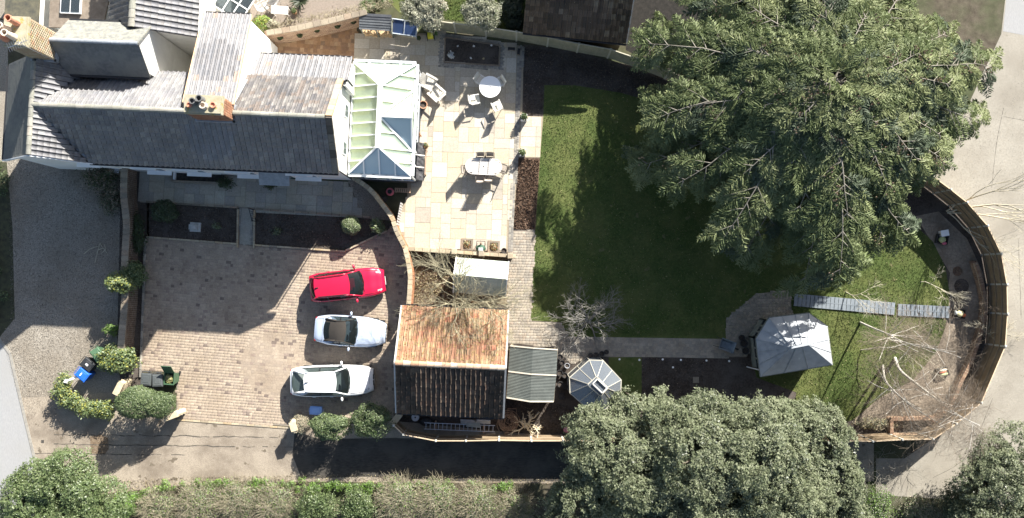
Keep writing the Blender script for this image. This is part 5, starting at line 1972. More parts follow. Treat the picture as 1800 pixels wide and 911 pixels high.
    if p.get('fin'):
        b = MB(); b.add([(xq + .22, -.02, zr + .04), (xq + .22, .02, zr + .04), (xq + .02, .025, zr + .03), (xq + .02, -.025, zr + .03), (xq + .05, 0, zr + .11)], [(0, 1, 4), (1, 2, 4), (2, 3, 4), (3, 0, 4)])
        obj('aerial', b, m_blackpl, t)
    return t


# red estate
q0, q1 = at(550, 509, .5), at(674, 493, .5)
q0, q1 = at(549, 507, .6), at(674, 494, .6)
car('red estate car with dark glass parked nearest the terrace', ((q0.x + q1.x) / 2, (q0.y + q1.y) / 2, .035), math.radians(6.5),
    dict(L=4.28, W=1.72, deck=[(-2.14, .84), (-2.0, .92), (-1.6, .95), (.75, .93), (1.3, .90), (1.85, .78), (2.08, .66), (2.14, .56)], wb=(-1.3, 1.28), nose=.72, tail=.84, pf=5, pr=8, crown=.05,
         cowl=.82, roof=(.18, -1.72), tailglass=-1.98, zr=1.45, wr=.60, rt=.94, wq=.80, doors=[(0, 2), (2, 4), (4, 6)], handles=(-.05, -1.0), hl=(.42, .3), rails=True, fin=True, pillar=.04, cp=1.2),
    carpaint('red_paint', (.52, .008, .045)))
# silver-blue roadster with the dark hood up
q0, q1 = at(557, 577, .5), at(677, 587, .5)
car('silver blue two seat roadster with dark fabric roof parked in the middle', ((q0.x + q1.x) / 2, (q0.y + q1.y) / 2, .035), math.radians(-4.3),
    dict(L=4.06, W=1.78, deck=[(-2.03, .78), (-1.85, .86), (-1.3, .9), (.1, .84), (.7, .84), (1.5, .74), (1.9, .60), (2.03, .5)], wb=(-1.25, 1.25), nose=.62, tail=.76, pf=3.4, pr=3.6, crown=.07,
         cowl=.32, roof=(-.22, -.72), tailglass=-1.42, zr=1.27, wr=.58, rt=.98, wq=.74, doors=[(0, 3), (3, 5)], handles=(-.5,), hl=(.5, .36), soft=True, roof_m=mat('hood_fabric', (.03, .026, .022), (.05, .044, .038), 30, .95),
         boot=True, kidney=True, rg0=.34, rg1=.97, rgk=1, pillar=.03, cp=1.8, trim=mat('chrome', (.7, .7, .72), None, rough=.15, metal=1)),
    carpaint('silver_blue_paint', (.50, .57, .68), .25, .32))
# white coupe-roofed saloon
q0, q1 = at(512, 668, .6), at(657, 670, .6)
car('white saloon car parked nearest the clipped bushes', ((q0.x + q1.x) / 2, (q0.y + q1.y) / 2, .035), math.radians(1.2),
    dict(L=4.72, W=1.80, deck=[(-2.36, .84), (-2.2, .95), (-1.7, .98), (.7, .93), (1.3, .90), (2.0, .78), (2.27, .66), (2.36, .55)], wb=(-1.42, 1.4), nose=.70, tail=.78, pf=4.2, pr=4.6, crown=.05,
         cowl=.92, roof=(.3, -1.42), tailglass=-2.12, zr=1.39, wr=.57, rt=.92, wq=.80, doors=[(0, 3), (3, 5)], handles=(.0, -1.0), hl=(.5, .36), fin=True, boot=True, kidney=True, pillar=.045, cp=1.5),
    carpaint('white_paint_car', (.80, .80, .79), 0, .3))


# ---------------------------------------------------------------- wheelie bins
def bin_(label, px, py, ang, body_c, lid_c, lid_open=0, group='wheeled rubbish bins'):
    q = at(px, py, 1.05)
    t = thing('wheelie_bin', label, 'bin', (q.x, q.y, .03), ang, group)
    mb_ = mat('bin_plastic', body_c, tuple(c * 1.15 for c in body_c), 6, .5)
    ml = mat('lid_plastic', lid_c, tuple(c * 1.12 for c in lid_c), 6, .45)
    b = MB()
    w0, d0, w1, d1 = .22, .24, .28, .33
    for i, (w_, d_, z) in enumerate(((w0, d0, .08), (w1, d1, .98), (w1 + .02, d1 + .02, .98), (w1 + .02, d1 + .02, 1.02), (w1 - .02, d1 - .02, 1.02), (w0, d0, .2))):
        b.v += [(-w_, -d_, z), (w_, -d_, z), (w_, d_, z), (-w_, d_, z)]
        if i:
            o = (i - 1) * 4
            for k in range(4):
                b.f.append([o + k, o + (k + 1) % 4, o + 4 + (k + 1) % 4, o + 4 + k]); b.m.append(0)
    b.f.append([3, 2, 1, 0]); b.m.append(0)
    obj('body', b, mb_, t)
    b = MB()
    M = Matrix.Translation((0, d1 + .02, 1.035)) @ Matrix.Rotation(lid_open, 4, 'X')
    b.box((0, -.345, .01), (.58, .70, .03), M=M)
    b.box((0, -.345, .04), (.54, .64, .035), M=M, top=.9)
    b.box((0, -.36, .06), (.34, .36, .02), M=M, top=.9)
    b.box((0, -.345, .055), (.44, .03, .02), M=M)
    l = obj('lid', b, ml, t)
    b = MB()
    b.tube([(-.26, d1 + .05, .99), (-.24, d1 + .11, 1.02), (.24, d1 + .11, 1.02), (.26, d1 + .05, .99)], .018)
    obj('handle', b, mb_, t)
    for s in (-1, 1):
        b = MB()
        b.lathe([(.1, -.03), (.1, .03)], 12, M=Matrix.Translation((s * .25, d1 - .06, .1)) @ Matrix.Rotation(PI / 2, 4, 'Y'))
        obj('wheel', b, m_rubber, t)
    return t


GRN, BLK, BLU, GRY = (.05, .10, .055), (.028, .03, .032), (.02, .10, .42), (.055, .06, .062)
t = bin_('green wheeled bin tucked against the leafy shrub by the lane', 171, 623, math.radians(35), GRN, (.075, .14, .08))
t = bin_('black wheeled bin with a white sticker between a green and a blue bin', 154, 641, math.radians(50), BLK, BLK)
b = MB(); b.box((0, 0, 1.126), (.11, .16, .004)); obj('sticker', b, m_white, t)
t = bin_('bright blue wheeled bin with white lid label beside the low hedge', 145, 659, math.radians(52), BLU, (.02, .12, .5))
b = MB(); b.box((0, .06, 1.126), (.2, .06, .004)); obj('label', b, m_white, t)
t = bin_('grey wheeled bin nearest the old brown wall in the row at the paving edge', 257, 667, math.radians(-4), GRY, (.07, .078, .078))
t = bin_('grey wheeled bin between another grey bin and the open green bin', 277, 669, math.radians(2), GRY, (.08, .088, .088))
t = bin_('green wheeled bin with its lid thrown open and garden clippings inside', 297, 666, math.radians(-3), GRN, GRN, -2.2)
q = at(297, 666, .9)
leaves('clippings', [((q.x, q.y, .93), (.22, .25, .06))], 260, .06, [mat('cut_leaf', (.2, .25, .07), (.33, .32, .14), 6, .8), m_litter], t)
# blue recycling box beside the white car
q = at(555, 722, .4)
t = thing('recycling_box', 'pale blue recycling box standing between the white saloon and the bushes', 'box', (q.x, q.y, .035), math.radians(-4))
m_pb = mat('pale_blue_plastic', (.22, .38, .72), (.27, .43, .76), 5, .5)
b = MB(); b.box((0, 0, .17), (.6, .42, .34)); obj('tub', b, m_pb, t)
b = MB()
b.box((0, 0, .36), (.68, .48, .045)); b.box((0, 0, .39), (.5, .34, .02), top=.92)
for s in (-1, 1): b.box((0, s * .19, .388), (.6, .03, .02))
for s in (-1, 1): b.box((s * .28, 0, .388), (.03, .4, .02))
obj('lid', b, mat('blue_lid', (.27, .43, .78), (.3, .47, .8), 5, .45), t)
b = MB()
for s in (-1, 1): b.tube([(s * .34, -.12, .3), (s * .4, -.1, .28), (s * .4, .1, .28), (s * .34, .12, .3)], .015)
obj('handle', b, m_pb, t)
q = at(132, 664, .9)
t = thing('sign_post', 'short white pointed finger post leaning beside the blue bin', 'post', (q.x, q.y, 0), math.radians(22))
b = MB(); b.beam((.35, 0, .0), (.3, 0, .95), .07, .07); obj('post', b, m_white, t)
b = MB(); b.prism([(-.5, -.05), (.35, -.06), (.35, .06), (-.5, .05)], .93, .99); b.prism([(-.68, 0), (-.5, -.13), (-.5, .13)], .93, .99); obj('arm', b, m_white, t)

# ---------------------------------------------------------------- terrace furniture
m_tblw = mat('white_enamel', (.82, .82, .80), None, rough=.4)
m_teak = mat('silvered_teak', (.42, .40, .38), (.58, .56, .53), 3, .75, .3, 20, stretch=(.6, 14, 1))
m_sling = mat('taupe_sling', (.27, .235, .205), (.33, .29, .25), 40, .85)
m_frame_d = mat('bronze_frame', (.10, .085, .07), None, rough=.5)
m_ivory = mat('ivory_frame', (.62, .6, .54), (.68, .66, .6), 6, .6)
m_ivseat = mat('ivory_slats', (.6, .58, .5), (.68, .66, .58), 20, .7)
q = at(861.5, 153, .74)
t = thing('round_table', 'round white garden table on the sunny terrace', 'table', (q.x, q.y, .035))
b = MB(); b.lathe([(.60, .70), (.63, .715), (.63, .74), (.61, .745), (.03, .745), (.028, .70)], 48); obj('tabletop', b, m_tblw, t)
b = MB(); b.lathe([(.035, .742), (.04, .75), (.02, .752)], 12); obj('parasol_hole', b, m_blackpl, t)
for k in range(4):
    a = PI / 4 + k * PI / 2
    b = MB(); b.tube([(.5 * math.cos(a), .5 * math.sin(a), .7), (.42 * math.cos(a), .42 * math.sin(a), .35), (.5 * math.cos(a), .5 * math.sin(a), 0)], .022); obj('leg', b, m_tblw, t)


def chair(label, px, py, ang, seat_m, frame_m, bh=.95, w_=.5, group=None, h=.45, recl=.12):
    """faces +y locally; back at -y"""
    q = at(px, py, h)
    t = thing('garden_chair', label, 'chair', (q.x, q.y, .035), ang, group)
    b = MB()
    for i in range(6): b.box((0, -.2 + i * .08, .44), (w_ - .05, .07, .018))
    obj('seat', b, seat_m, t)
    b = MB()
    n = 7
    rows = []
    for i in range(n):
        f = i / (n - 1)
        z = .48 + (bh - .48) * f
        y = -.25 - recl * f - .03 * f * f
        rows.append([(x * (w_ / 2 - .04), y - .02 * (1 - (2 * k / 4 - 1) ** 2), z) for k, x in enumerate((-1, -.5, 0, .5, 1))])
    b.grid(rows)
    b.grid([[(x, y - .012, z) for x, y, z in r][::-1] for r in rows])
    obj('backrest', b, seat_m, t)
    b = MB()
    for s in (-1, 1):
        b.tube([(s * w_ / 2, -.2, 0), (s * w_ / 2, -.25, .45), (s * w_ / 2, -.27 - recl, bh)], .016)
        b.tube([(s * w_ / 2, .22, 0), (s * w_ / 2, .24, .45), (s * w_ / 2, .22, .64), (s * w_ / 2, -.27, .66)], .016)
        b.tube([(s * w_ / 2, -.25, .44), (s * w_ / 2, .24, .44)], .014)
    b.tube([(-w_ / 2, -.27 - recl, bh), (w_ / 2, -.27 - recl, bh)], .016)
    obj('frame', b, frame_m, t)
    for s in (-1, 1):
        b = MB(); b.box((s * w_ / 2, .0, .675), (.055, .48, .02)); obj('armrest', b, frame_m, t)
    return t


G1 = 'chairs round the white table'
chair('ivory garden chair on the upper left of the round white table', 846, 143, math.radians(-125), m_ivseat, m_ivory, group=G1)
chair('ivory garden chair on the upper right of the round white table', 876, 147, math.radians(120), m_ivseat, m_ivory, group=G1)
chair('ivory garden chair pulled out on the lower left of the round white table', 836, 176, math.radians(-80), m_ivseat, m_ivory, group=G1)
chair('ivory garden chair turned away on the lower right of the round white table', 873, 186, math.radians(25), m_ivseat, m_ivory, group=G1)
# oval slatted table
q = at(850, 293, .74)
t = thing('oval_table', 'long oval silvered timber garden table on the sunny terrace', 'table', (q.x, q.y, .035), math.radians(-3))
a_, b_ = 1.05, .47
for k in range(9):
    y = -b_ + (k + .5) * 2 * b_ / 9
    for s0_, s1_ in ((-1, -.255), (-.245, .245), (.255, 1)):
        def ex(yy): return a_ - .5 + .5 * math.sqrt(max(0, 1 - (abs(yy) / b_) ** 2.2))
        w2 = b_ / 9 - .006
        X0 = max(s0_ * a_, -ex(abs(y) + w2)) if s0_ == -1 else s0_ * a_
        X1 = min(s1_ * a_, ex(abs(y) + w2)) if s1_ == 1 else s1_ * a_
        m_ = MB(); m_.box(((X0 + X1) / 2, y, .73), (X1 - X0, 2 * w2, .025)); obj('slat', m_, m_teak, t)
b = MB()
rim = []
for k in range(40):
    an = 2 * PI * k / 40
    cx, sy = math.cos(an), math.sin(an)
    rim.append(((a_ - .5) * (1 if cx > 0 else -1) + .5 * abs(cx) ** .9 * (1 if cx > 0 else -1), b_ * sy, .728))
b.tube(rim + [rim[0]], .022)
for x in (-.25, .25): b.box((x * a_, 0, .72), (.05, b_ * 1.9, .045))
obj('rim', b, m_teak, t)
for sx in (-1, 1):
    for sy in (-1, 1):
        b = MB(); b.box((sx * .7, sy * .33, .36), (.06, .06, .72)); obj('leg', b, m_teak, t)
b = MB(); b.lathe([(.03, .742), (.035, .75), (.02, .75)], 10); obj('parasol_hole', b, m_blackpl, t)
G2 = 'sling chairs round the oval table'
chair('taupe sling chair left of the pair above the oval table', 845, 283, math.radians(180), m_sling, m_frame_d, 1.05, group=G2)
chair('taupe sling chair right of the pair above the oval table', 861, 283, math.radians(177), m_sling, m_frame_d, 1.05, group=G2)
chair('taupe sling chair left of the pair below the oval table', 844, 309, math.radians(2), m_sling, m_frame_d, 1.05, group=G2, recl=.2)
chair('taupe sling chair right of the pair below the oval table', 859, 307, math.radians(-3), m_sling, m_frame_d, 1.05, group=G2, recl=.2)
chair('taupe sling chair at the conservatory end of the oval table', 824, 299, math.radians(-85), m_sling, m_frame_d, 1.05, group=G2)
chair('taupe sling chair at the lawn end of the oval table', 882, 297, math.radians(70), m_sling, m_frame_d, 1.05, group=G2)


# two slatted loungers (adirondack) by the conservatory
def slat_chair(label, px, py, ang, m_, slope_=1):
    q = at(px, py, .4)
    t = thing('adirondack_chair', label, 'chair', (q.x, q.y, .035), ang, 'low slatted chairs near the conservatory')
    for i in range(6):
        b = MB(); b.beam((-.25 + i * .1, -.28, .28), (-.25 + i * .1 * 1.0, -.62, .92 + .05 * math.sin(i * PI / 5)), .085, .02); obj('back_slat', b, m_, t)
    for i in range(6):
        b = MB(); b.box((0, -.24 + i * .1, .3 + i * .015), (.56, .085, .02)); obj('seat_slat', b, m_, t)
    for s in (-1, 1):
        b = MB(); b.box((s * .36, -.08, .56), (.13, .78, .025)); obj('armrest', b, m_, t)
        b = MB(); b.box((s * .32, .27, .28), (.05, .09, .56)); b.beam((s * .3, .3, .3), (s * .3, -.6, .06), .03, .12); obj('leg', b, m_, t)
    return t


slat_chair('low grey slatted chair turned to the house beside the conservatory', 757, 147, math.radians(-118), mat('grey_slats', (.42, .40, .36), (.52, .5, .45), 6, .8))
slat_chair('low pale slatted chair below the grey one with its back to the table', 766, 163, math.radians(48), mat('pale_slats', (.6, .57, .5), (.68, .65, .58), 6, .8))


def pot(label, px, py, r, hgt, m_, plant=None, pm=None, name='flower_pot', group='pots', soil=True, rim=1.12):
    q = at(px, py, hgt)
    t = thing(name, label, 'pot', (q.x, q.y, .03), 0, group)
    b = MB()
    b.lathe([(r * .68, 0), (r * .95, hgt * .85), (r * rim, hgt * .87), (r * rim, hgt), (r * .92, hgt), (r * .8, hgt * .55)], 18)
    obj('pot_body', b, m_, t, smooth=False)
    if soil:
        b = MB(); b.lathe([(r * .86, hgt * .78), (.01, hgt * .8)], 14); obj('soil', b, m_soil, t)
    if plant:
        pr, ph, n, sz = plant
        leaves('plant', [((q.x, q.y, hgt + ph * .4), (pr, pr, ph))], n, sz, pm, t)
    return t


m_tc = mat('terracotta_pot', (.42, .22, .13), (.55, .34, .22), 5, .85)
m_bk = mat('black_pot', (.025, .025, .027), (.05, .05, .05), 8, .6)
m_gl = leafmat('pot_leaf', (.05, .08, .025), (.11, .15, .05))
m_rl = leafmat('rusty_leaf', (.2, .09, .04), (.3, .15, .07))
pot('large terracotta pot with dark soil near the slatted chairs', 744, 184, .22, .5, m_tc)
pot('small terracotta pot with a rusty plant by the conservatory wall', 735, 238, .14, .3, m_tc, (.2, .2, 90, .05), [m_rl])
pot('terracotta pot with twiggy plant at the end of the covered bench', 748, 257, .16, .34, m_tc, (.2, .25, 90, .05), [m_rl, m_gl])
pot('black bucket pot standing on the thin topped wall end', 841 + 45, 441, .15, .36, m_bk)
pot('black tub with a grey rim in the leafy bed', 762, 446, .2, .4, mat('grey_tub', (.12, .12, .12), (.2, .2, .2), 5, .5))
pot('dark pot standing left of the black tub in the leafy bed', 749, 442, .15, .45, m_bk)
# white square planters by the lawn steps
for i, (x, y, lb) in enumerate(((921, 206, 'white square planter at the upper edge of the small paved square'), (918, 268, 'white square planter above the bark mulch bed'))):
    q = at(x, y, .45)
    t = thing('square_planter', lb, 'planter', (q.x, q.y, .03), math.radians(-2), 'white square planters')
    b = MB()
    for a, c in (((-.17, -.17), (.17, -.17)), ((.17, -.17), (.17, .17)), ((.17, .17), (-.17, .17)), ((-.17, .17), (-.17, -.17))): b.beam((a[0], a[1], .22), (c[0], c[1], .22), .03, .44)
    obj('box', b, m_white, t)
    b = MB(); b.box((0, 0, .38), (.3, .3, .02)); obj('soil', b, m_soil, t)
    leaves('plant', [((q.x, q.y, .5), (.22, .22, .3))], 260, .05, [m_gl], t, jit=1.5)
# covered bench along the conservatory
q = at(737, 284, .6)
t = thing('covered_bench', 'wooden bench wrapped in a dark grey crumpled cover beside the conservatory', 'bench', (q.x, q.y, .035), math.radians(87))
m_bw = mat('bench_wood', (.28, .19, .13), (.38, .27, .19), 6, .8)
b = MB()
rows = []
for i in range(15):
    x = -1.1 + i * 2.2 / 14
    rows.append([(x, -.3 + .02 * R.gauss(0, 1), .15), (x + R.gauss(0, .015), -.25, .5 + R.gauss(0, .025)), (x, -.05 + R.gauss(0, .02), .62 + R.gauss(0, .03)), (x, .12, .8 + R.gauss(0, .03)), (x, .2, .6), (x, .22, .1)])
b.grid(rows)
obj('cover', b, mat('dark_cover', (.035, .035, .037), (.07, .07, .072), 5, .7, .5, 12), t)
b = MB()
for y in (-.36, .28): b.box((0, y, .45), (1.5, .06, .06))
for x in (-.7, .7): b.box((x, -.36, .25), (.06, .06, .5)); b.box((x, .28, .4), (.06, .06, .8))
obj('frame', b, m_bw, t)
b = MB()
for x in (-.35, .35): b.beam((x, -.3, .63), (x, .2, .86), .05, .02)
obj('strap', b, m_ivory, t)
# slim leaning bench / gate by the curved wall
q = at(702, 376, .8)
t = thing('garden_gate', 'narrow silvered wooden gate standing open by the curved wall', 'gate', (q.x, q.y, .035), math.radians(80))
for i in range(9):
    b = MB(); b.box((-.6 + i * .15, 0, .55), (.1, .03, .95 + .12 * math.sin(i * PI / 8))); obj('pale', b, m_teak, t)
b = MB()
for z in (.25, .85): b.box((0, .035, z), (1.36, .04, .08))
obj('rail', b, m_teak, t)
# child's pink ride-on and hose things in the shade of the conservatory
q = at(685, 337, .35)
t = thing('hose_reel', 'pink coiled hose on a round stand in the conservatory shade', 'hose', (q.x, q.y, .035))
b = MB()
for k in range(4):
    r_ = .2 - (k % 2) * .03
    b.tube([(r_ * math.cos(a * PI / 10), r_ * math.sin(a * PI / 10), .12 + k * .07) for a in range(21)], .035, 6)
obj('hose', b, mat('pink_hose', (.55, .12, .16), (.62, .2, .24), 6, .5), t)
b = MB(); b.lathe([(.13, 0), (.12, .36), (.05, .36)], 12); obj('stand', b, m_blackpl, t)
q = at(708, 335, .35)
t = thing('slatted_bench', 'small slatted wooden bench in the conservatory shade beside the pink hose', 'bench', (q.x, q.y, .035), math.radians(-3))
for i in range(8):
    b = MB(); b.box((-.42 + i * .12, 0, .38), (.075, .26, .02)); obj('slat', b, m_bw, t)
b = MB()
for y in (-.1, .1): b.box((0, y, .35), (.95, .035, .035))
for x in (-.42, .42):
    for y in (-.1, .1): b.box((x, y, .17), (.04, .04, .34))
obj('frame', b, m_bw, t)
q = at(676, 350, .3); pot('black pot beside the curved wall near the pink hose', 676, 350, .17, .3, m_bk)
# square sunken beds with rust brown plants, barbecue
for x, y, lb in ((821, 430, 'square stone framed pocket of rusty leaves left of the barbecue'), (868, 434, 'square stone framed pocket of rusty leaves right of the barbecue')):
    q = at(x, y)
    t = thing('planting_pocket', lb, 'planting pocket', (q.x, q.y, .034), math.radians(-2), 'square planting pockets in the terrace')
    for dx, dy, sx, sy in ((-.29, 0, .12, .7), (.29, 0, .12, .7), (0, .29, .46, .12), (0, -.29, .46, .12)):
        b = MB(); b.box((dx, dy, .02), (sx, sy, .04)); obj('kerb_stone', b, m_greycap, t)
    b = MB(); b.box((0, 0, .012), (.46, .46, .02)); obj('soil', b, m_soil, t)
    leaves('plant', [((q.x, q.y, .06), (.24, .24, .12))], 260, .045, [m_rl, m_litter, m_gl], t)
q = at(845, 437, .8)
t = thing('barbecue', 'dark green barbecue on a stand at the foot of the terrace', 'barbecue', (q.x, q.y, .035), math.radians(-2))
m_bbq = mat('bbq_green', (.03, .075, .05), (.05, .1, .065), 5, .5)
b = MB(); b.lathe([(.1, .55), (.26, .65), (.3, .78), (.28, .86), (.17, .96), (.02, 1.0)], 20, sy=.75); obj('kettle', b, m_bbq, t)
b = MB(); b.box((0, -.06, 1.0), (.28, .2, .03), top=.8); obj('lid_plate', b, mat('pale_plate', (.4, .43, .4), None, rough=.5), t)
b = MB()
for sx in (-.24, .24):
    for sy in (-.16, .3): b.tube([(sx, sy, 0), (sx * .9, sy * .9, .75)], .018)
    b.tube([(sx, -.1, .8), (sx, .42, .8)], .018)
b.tube([(-.24, .42, .8), (.24, .42, .8)], .018)
obj('stand', b, m_blackpl, t)
b = MB(); b.tube([(0, .2, .8), (0, .32, 1.1)], .05); obj('bottle', b, mat('brown_bottle', (.2, .14, .1), None, rough=.4), t)

# ---------------------------------------------------------------- top of the terrace
q = at(660, 40, 1.6)
t = thing('log_store', 'open fronted log store with dark grey tiled roof against the orange wall', 'log store', (q.x, q.y, .03), math.radians(-3.5))
m_ltile = pmat('grey_plain_tile', [(0, (.10, .11, .12)), (.4, (.13, .14, .15)), (.7, (.085, .09, .1))], .7)
A_, B_, C__, D_ = Vector((-.92, -.42, 1.5)), Vector((.92, -.42, 1.5)), Vector((.92, .42, 1.78)), Vector((-.92, .42, 1.78))
b = MB(); b.sheet([A_, B_, C__, D_], .03); obj('roof', b, m_under, t)
for j in range(6):
    b = MB()
    p0, p1 = A_.lerp(D_, j / 6), B_.lerp(C__, j / 6)
    p2, p3 = B_.lerp(C__, (j + 1.1) / 6), A_.lerp(D_, (j + 1.1) / 6)
    up = Vector((0, 0, .04))
    b.sheet([p0 + up, p1 + up, p2 + up * .3, p3 + up * .3], .02)
    obj('tile_course', b, m_ltile, t)
b = MB()
for x in (-.85, 0, .85):
    b.box((x, -.36, .72), (.07, .07, 1.44)); b.box((x, .36, .82), (.07, .07, 1.64))
for x in (-.85, .85):
    for k in range(5): b.box((x, 0, .2 + k * .28), (.025, .72, .2))
obj('frame', b, m_stimber, t)
m_log = mat('split_log', (.45, .31, .17), (.6, .45, .28), 7, .85)
lg = MB()
for i in range(18):
    for k in range(8):
        if abs(i - 8.5) < .6: continue
        lg.lathe([(.045 + .015 * R.random(), -.32), (.05, .32)], 6, M=Matrix.Translation((-.8 + i * .094, -.06 + R.gauss(0, .03), .12 + k * .11)) @ Matrix.Rotation(PI / 2, 4, 'X'))
o = obj('logs', lg, m_log, t, kind='stuff')
# bars of light on the paving come from gaps; boards leaning beyond
q = at(711, 49, .7)
t = thing('cold_frame', 'blue tinted glass cold frame with pale frame beside the log store', 'cold frame', (q.x, q.y, .03), math.radians(-8))
m_cf = glass('blue_glass', (.25, .32, .5), .25, .04, dcol=(.06, .1, .22))
for x in (-.36, .36):
    b = MB(); b.sheet([(x - .34, -.36, .55), (x + .34, -.36, .55), (x + .34, .36, .85), (x - .34, .36, .85)], .012); obj('lid_pane', b, m_cf, t)
b = MB()
for x in (-.72, 0, .72): b.beam((x, -.38, .57), (x, .38, .87), .045, .04)
for y, z in ((-.38, .57), (.38, .87)): b.beam((-.74, y, z), (.74, y, z), .05, .04)
for x in (-.72, .72):
    for y, z in ((-.38, .55), (.38, .85)): b.box((x, y, z / 2), (.04, .04, z))
obj('frame', b, mat('pale_blue_frame', (.5, .55, .6), None, rough=.5), t)
b = MB(); b.box((0, .36, .4), (1.4, .02, .8)); b.box((0, 0, .1), (1.4, .7, .2)); obj('base', b, m_fgrey2, t)
q = at(756, 61, .5)
t = thing('hose_drum', 'bright yellow hose drum on the shaded paving by the fence', 'hose reel', (q.x, q.y, .035), math.radians(5))
b = MB()
for k in range(7): b.tube([(-.14 + k * .047, .19 * math.cos(a * PI / 9), .26 + .19 * math.sin(a * PI / 9)) for a in range(19)], .026, 5)
obj('hose', b, mat('yellow_hose', (.7, .62, .04), (.76, .7, .1), 5, .5), t)
b = MB()
for x in (-.2, .2):
    b.lathe([(.24, -.012), (.24, .012)], 16, M=Matrix.Translation((x, 0, .26)) @ Matrix.Rotation(PI / 2, 4, 'Y'))
    b.tube([(x * 1.1, -.24, 0), (x * 1.1, 0, .3), (x * 1.1, .3, .62)], .014)
b.tube([(-.22, .3, .62), (.22, .3, .62)], .014)
obj('stand', b, m_blackpl, t)
pot('small dark pot by the foot of the cold frame', 736, 67, .12, .22, m_bk, (.13, .1, 60, .04), [m_gl])
# raised rectangular bed
q = at(830, 91)
t = thing('raised_bed', 'rectangular planting bed of dark soil set into the shaded paving', 'planting bed', (q.x, q.y, 0))
b = MB(); pts = P([(784, 68), (877, 81.5), (875.5, 114), (782, 108)]); b.prism([(p.x, p.y) for p in pts], .021, .06); obj('soil', b, m_soil, t, world=True)
b = MB()
pts2 = P([(782.5, 66), (879, 80), (877.5, 116), (780.5, 110)])
for i in range(4): b.beam(pts2[i] + Vector((0, 0, .05)), pts2[(i + 1) % 4] + Vector((0, 0, .05)), .06, .08)
obj('kerb', b, m_greycap, t, world=True)
q = at(793, 98)
leaves('silver_plant', [((q.x, q.y, .12), (.22, .2, .12))], 90, .07, [mat('silver_leaf', (.5, .52, .5), (.6, .62, .6), 6, .7)], t)
for x, y in ((805, 82), (833, 82), (864, 81), (828, 103), (850, 104)):
    q = at(x, y)
    leaves('seedling', [((q.x, q.y, .1), (.06, .06, .05))], 26, .035, [m_white if x != 850 else m_litter], t)
# two dark folded loungers
for x, y, a, lb in ((899, 86, -3, 'dark low bench lying along the fence end of the terrace'), (912, 91, 82, 'dark low bench turned across the end of the terrace')):
    q = at(x, y, .25)
    t = thing('low_bench', lb, 'bench', (q.x, q.y, .035), math.radians(a), 'dark low benches')
    b = MB(); b.box((0, 0, .26), (.42 if a < 0 else .36, .16, .05)); obj('seat', b, m_blackpl, t)
    b = MB()
    for sx in (-.15, .15): b.box((sx, 0, .12), (.05, .14, .23))
    obj('legs', b, m_greycap, t)

# ---------------------------------------------------------------- behind the garage
q = at(808, 751, .25)
t = thing('ladder', 'long aluminium ladder lying in the dark strip behind the garage', 'ladder', (q.x, q.y, .3), math.radians(-2.3))
m_al = mat('ladder_aluminium', (.55, .57, .6), None, rough=.4, metal=.6)
for y in (-.18, .18):
    b = MB(); b.beam((-2.05, y, 0), (2.05, y, 0), .03, .07); obj('stile', b, m_al, t)
for i in range(17):
    b = MB(); b.tube([(-1.95 + i * .243, -.18, 0), (-1.95 + i * .243, .18, 0)], .016); obj('rung', b, m_al, t)
b = MB()
for x in (-1.4, 1.4): b.box((x, 0, -.16), (.1, .6, .24))
obj('bearer', b, m_bw, t)
q = at(730, 734, .35)
t = thing('white_drum', 'round white drum with a dark hub behind the garage', 'drum', (q.x, q.y, 0))
b = MB(); b.lathe([(.2, 0), (.2, .32), (.22, .33), (.22, .36), (.05, .37)], 24); obj('drum_body', b, mat('dull_white', (.5, .5, .5), (.6, .6, .6), 5, .6), t)
b = MB(); b.lathe([(.05, .365), (.045, .385)], 12); obj('hub', b, m_blackpl, t)
q = at(832, 745, .5)
t = thing('covered_stack', 'grey green sheeted box standing over the ladder behind the garage', 'box', (q.x, q.y, 0), math.radians(-4))
b = MB(); b.box((0, 0, .25), (.75, .36, .5), top=.95); obj('box_body', b, mat('grey_sheet', (.2, .22, .21), (.28, .3, .28), 4, .7), t)
b = MB(); b.box((0, 0, .515), (.8, .4, .03)); obj('cover', b, mat('grey_cover', (.25, .27, .25), (.33, .35, .32), 4, .7), t)
for x, lb in ((822, 'pale panel leaning on the garage wall left of the other panel'), (850, 'pale panel leaning on the garage wall nearer the path')):
    q = at(x, 735, .7)
    t = thing('leaning_panel', lb, 'panel', (q.x, q.y - .1, 0), math.radians(-3), 'panels leaning on the garage')
    b = MB(); b.sheet([(-.4, -.22, .5), (.4, -.22, .5), (.4, .02, .95), (-.4, .02, .95)], .03); b.box((0, -.2, .25), (.8, .03, .5)); obj('board', b, mat('pale_board', (.3, .32, .35), (.4, .42, .44), 5, .6), t)
    b = MB(); b.beam((-.4, -.235, .51), (.4, -.235, .51), .03, .03); obj('edge_strip', b, m_ivory, t)
q = at(742, 742, .3)
t = thing('dark_sack', 'black sack lying behind the garage beside the ladder end', 'sack', (q.x + .2, q.y, 0))
b = MB(); b.blob((0, 0, .14), (.4, .26, .2), 12, 7); obj('bag', b, mat('black_sack', (.02, .02, .022), (.05, .05, .052), 6, .5, .4, 10), t, smooth=True)
b = MB(); b.lathe([(.03, .0), (.05, .06)], 8, M=Matrix.Translation((.3, .1, .26))); obj('knot', b, m_blackpl, t)
q = at(891, 764, .4)
pot('clay chimney pot used as planter beside the coiled wire', 891, 764, .13, .4, m_bw, soil=False)
q = at(858, 767, .5)
t = thing('offcut_boards', 'yellow timber offcuts lying along the tan fence', 'timber', (q.x, q.y, .0), math.radians(-1))
for i in range(3):
    b = MB(); b.box((i * .12 - .1, (i - 1) * .07, .05 + i * .05), (.8 - i * .12, .1, .04), rz=i * .06); obj('board', b, m_ftan, t)
q = at(893, 742, .5)
segs = []
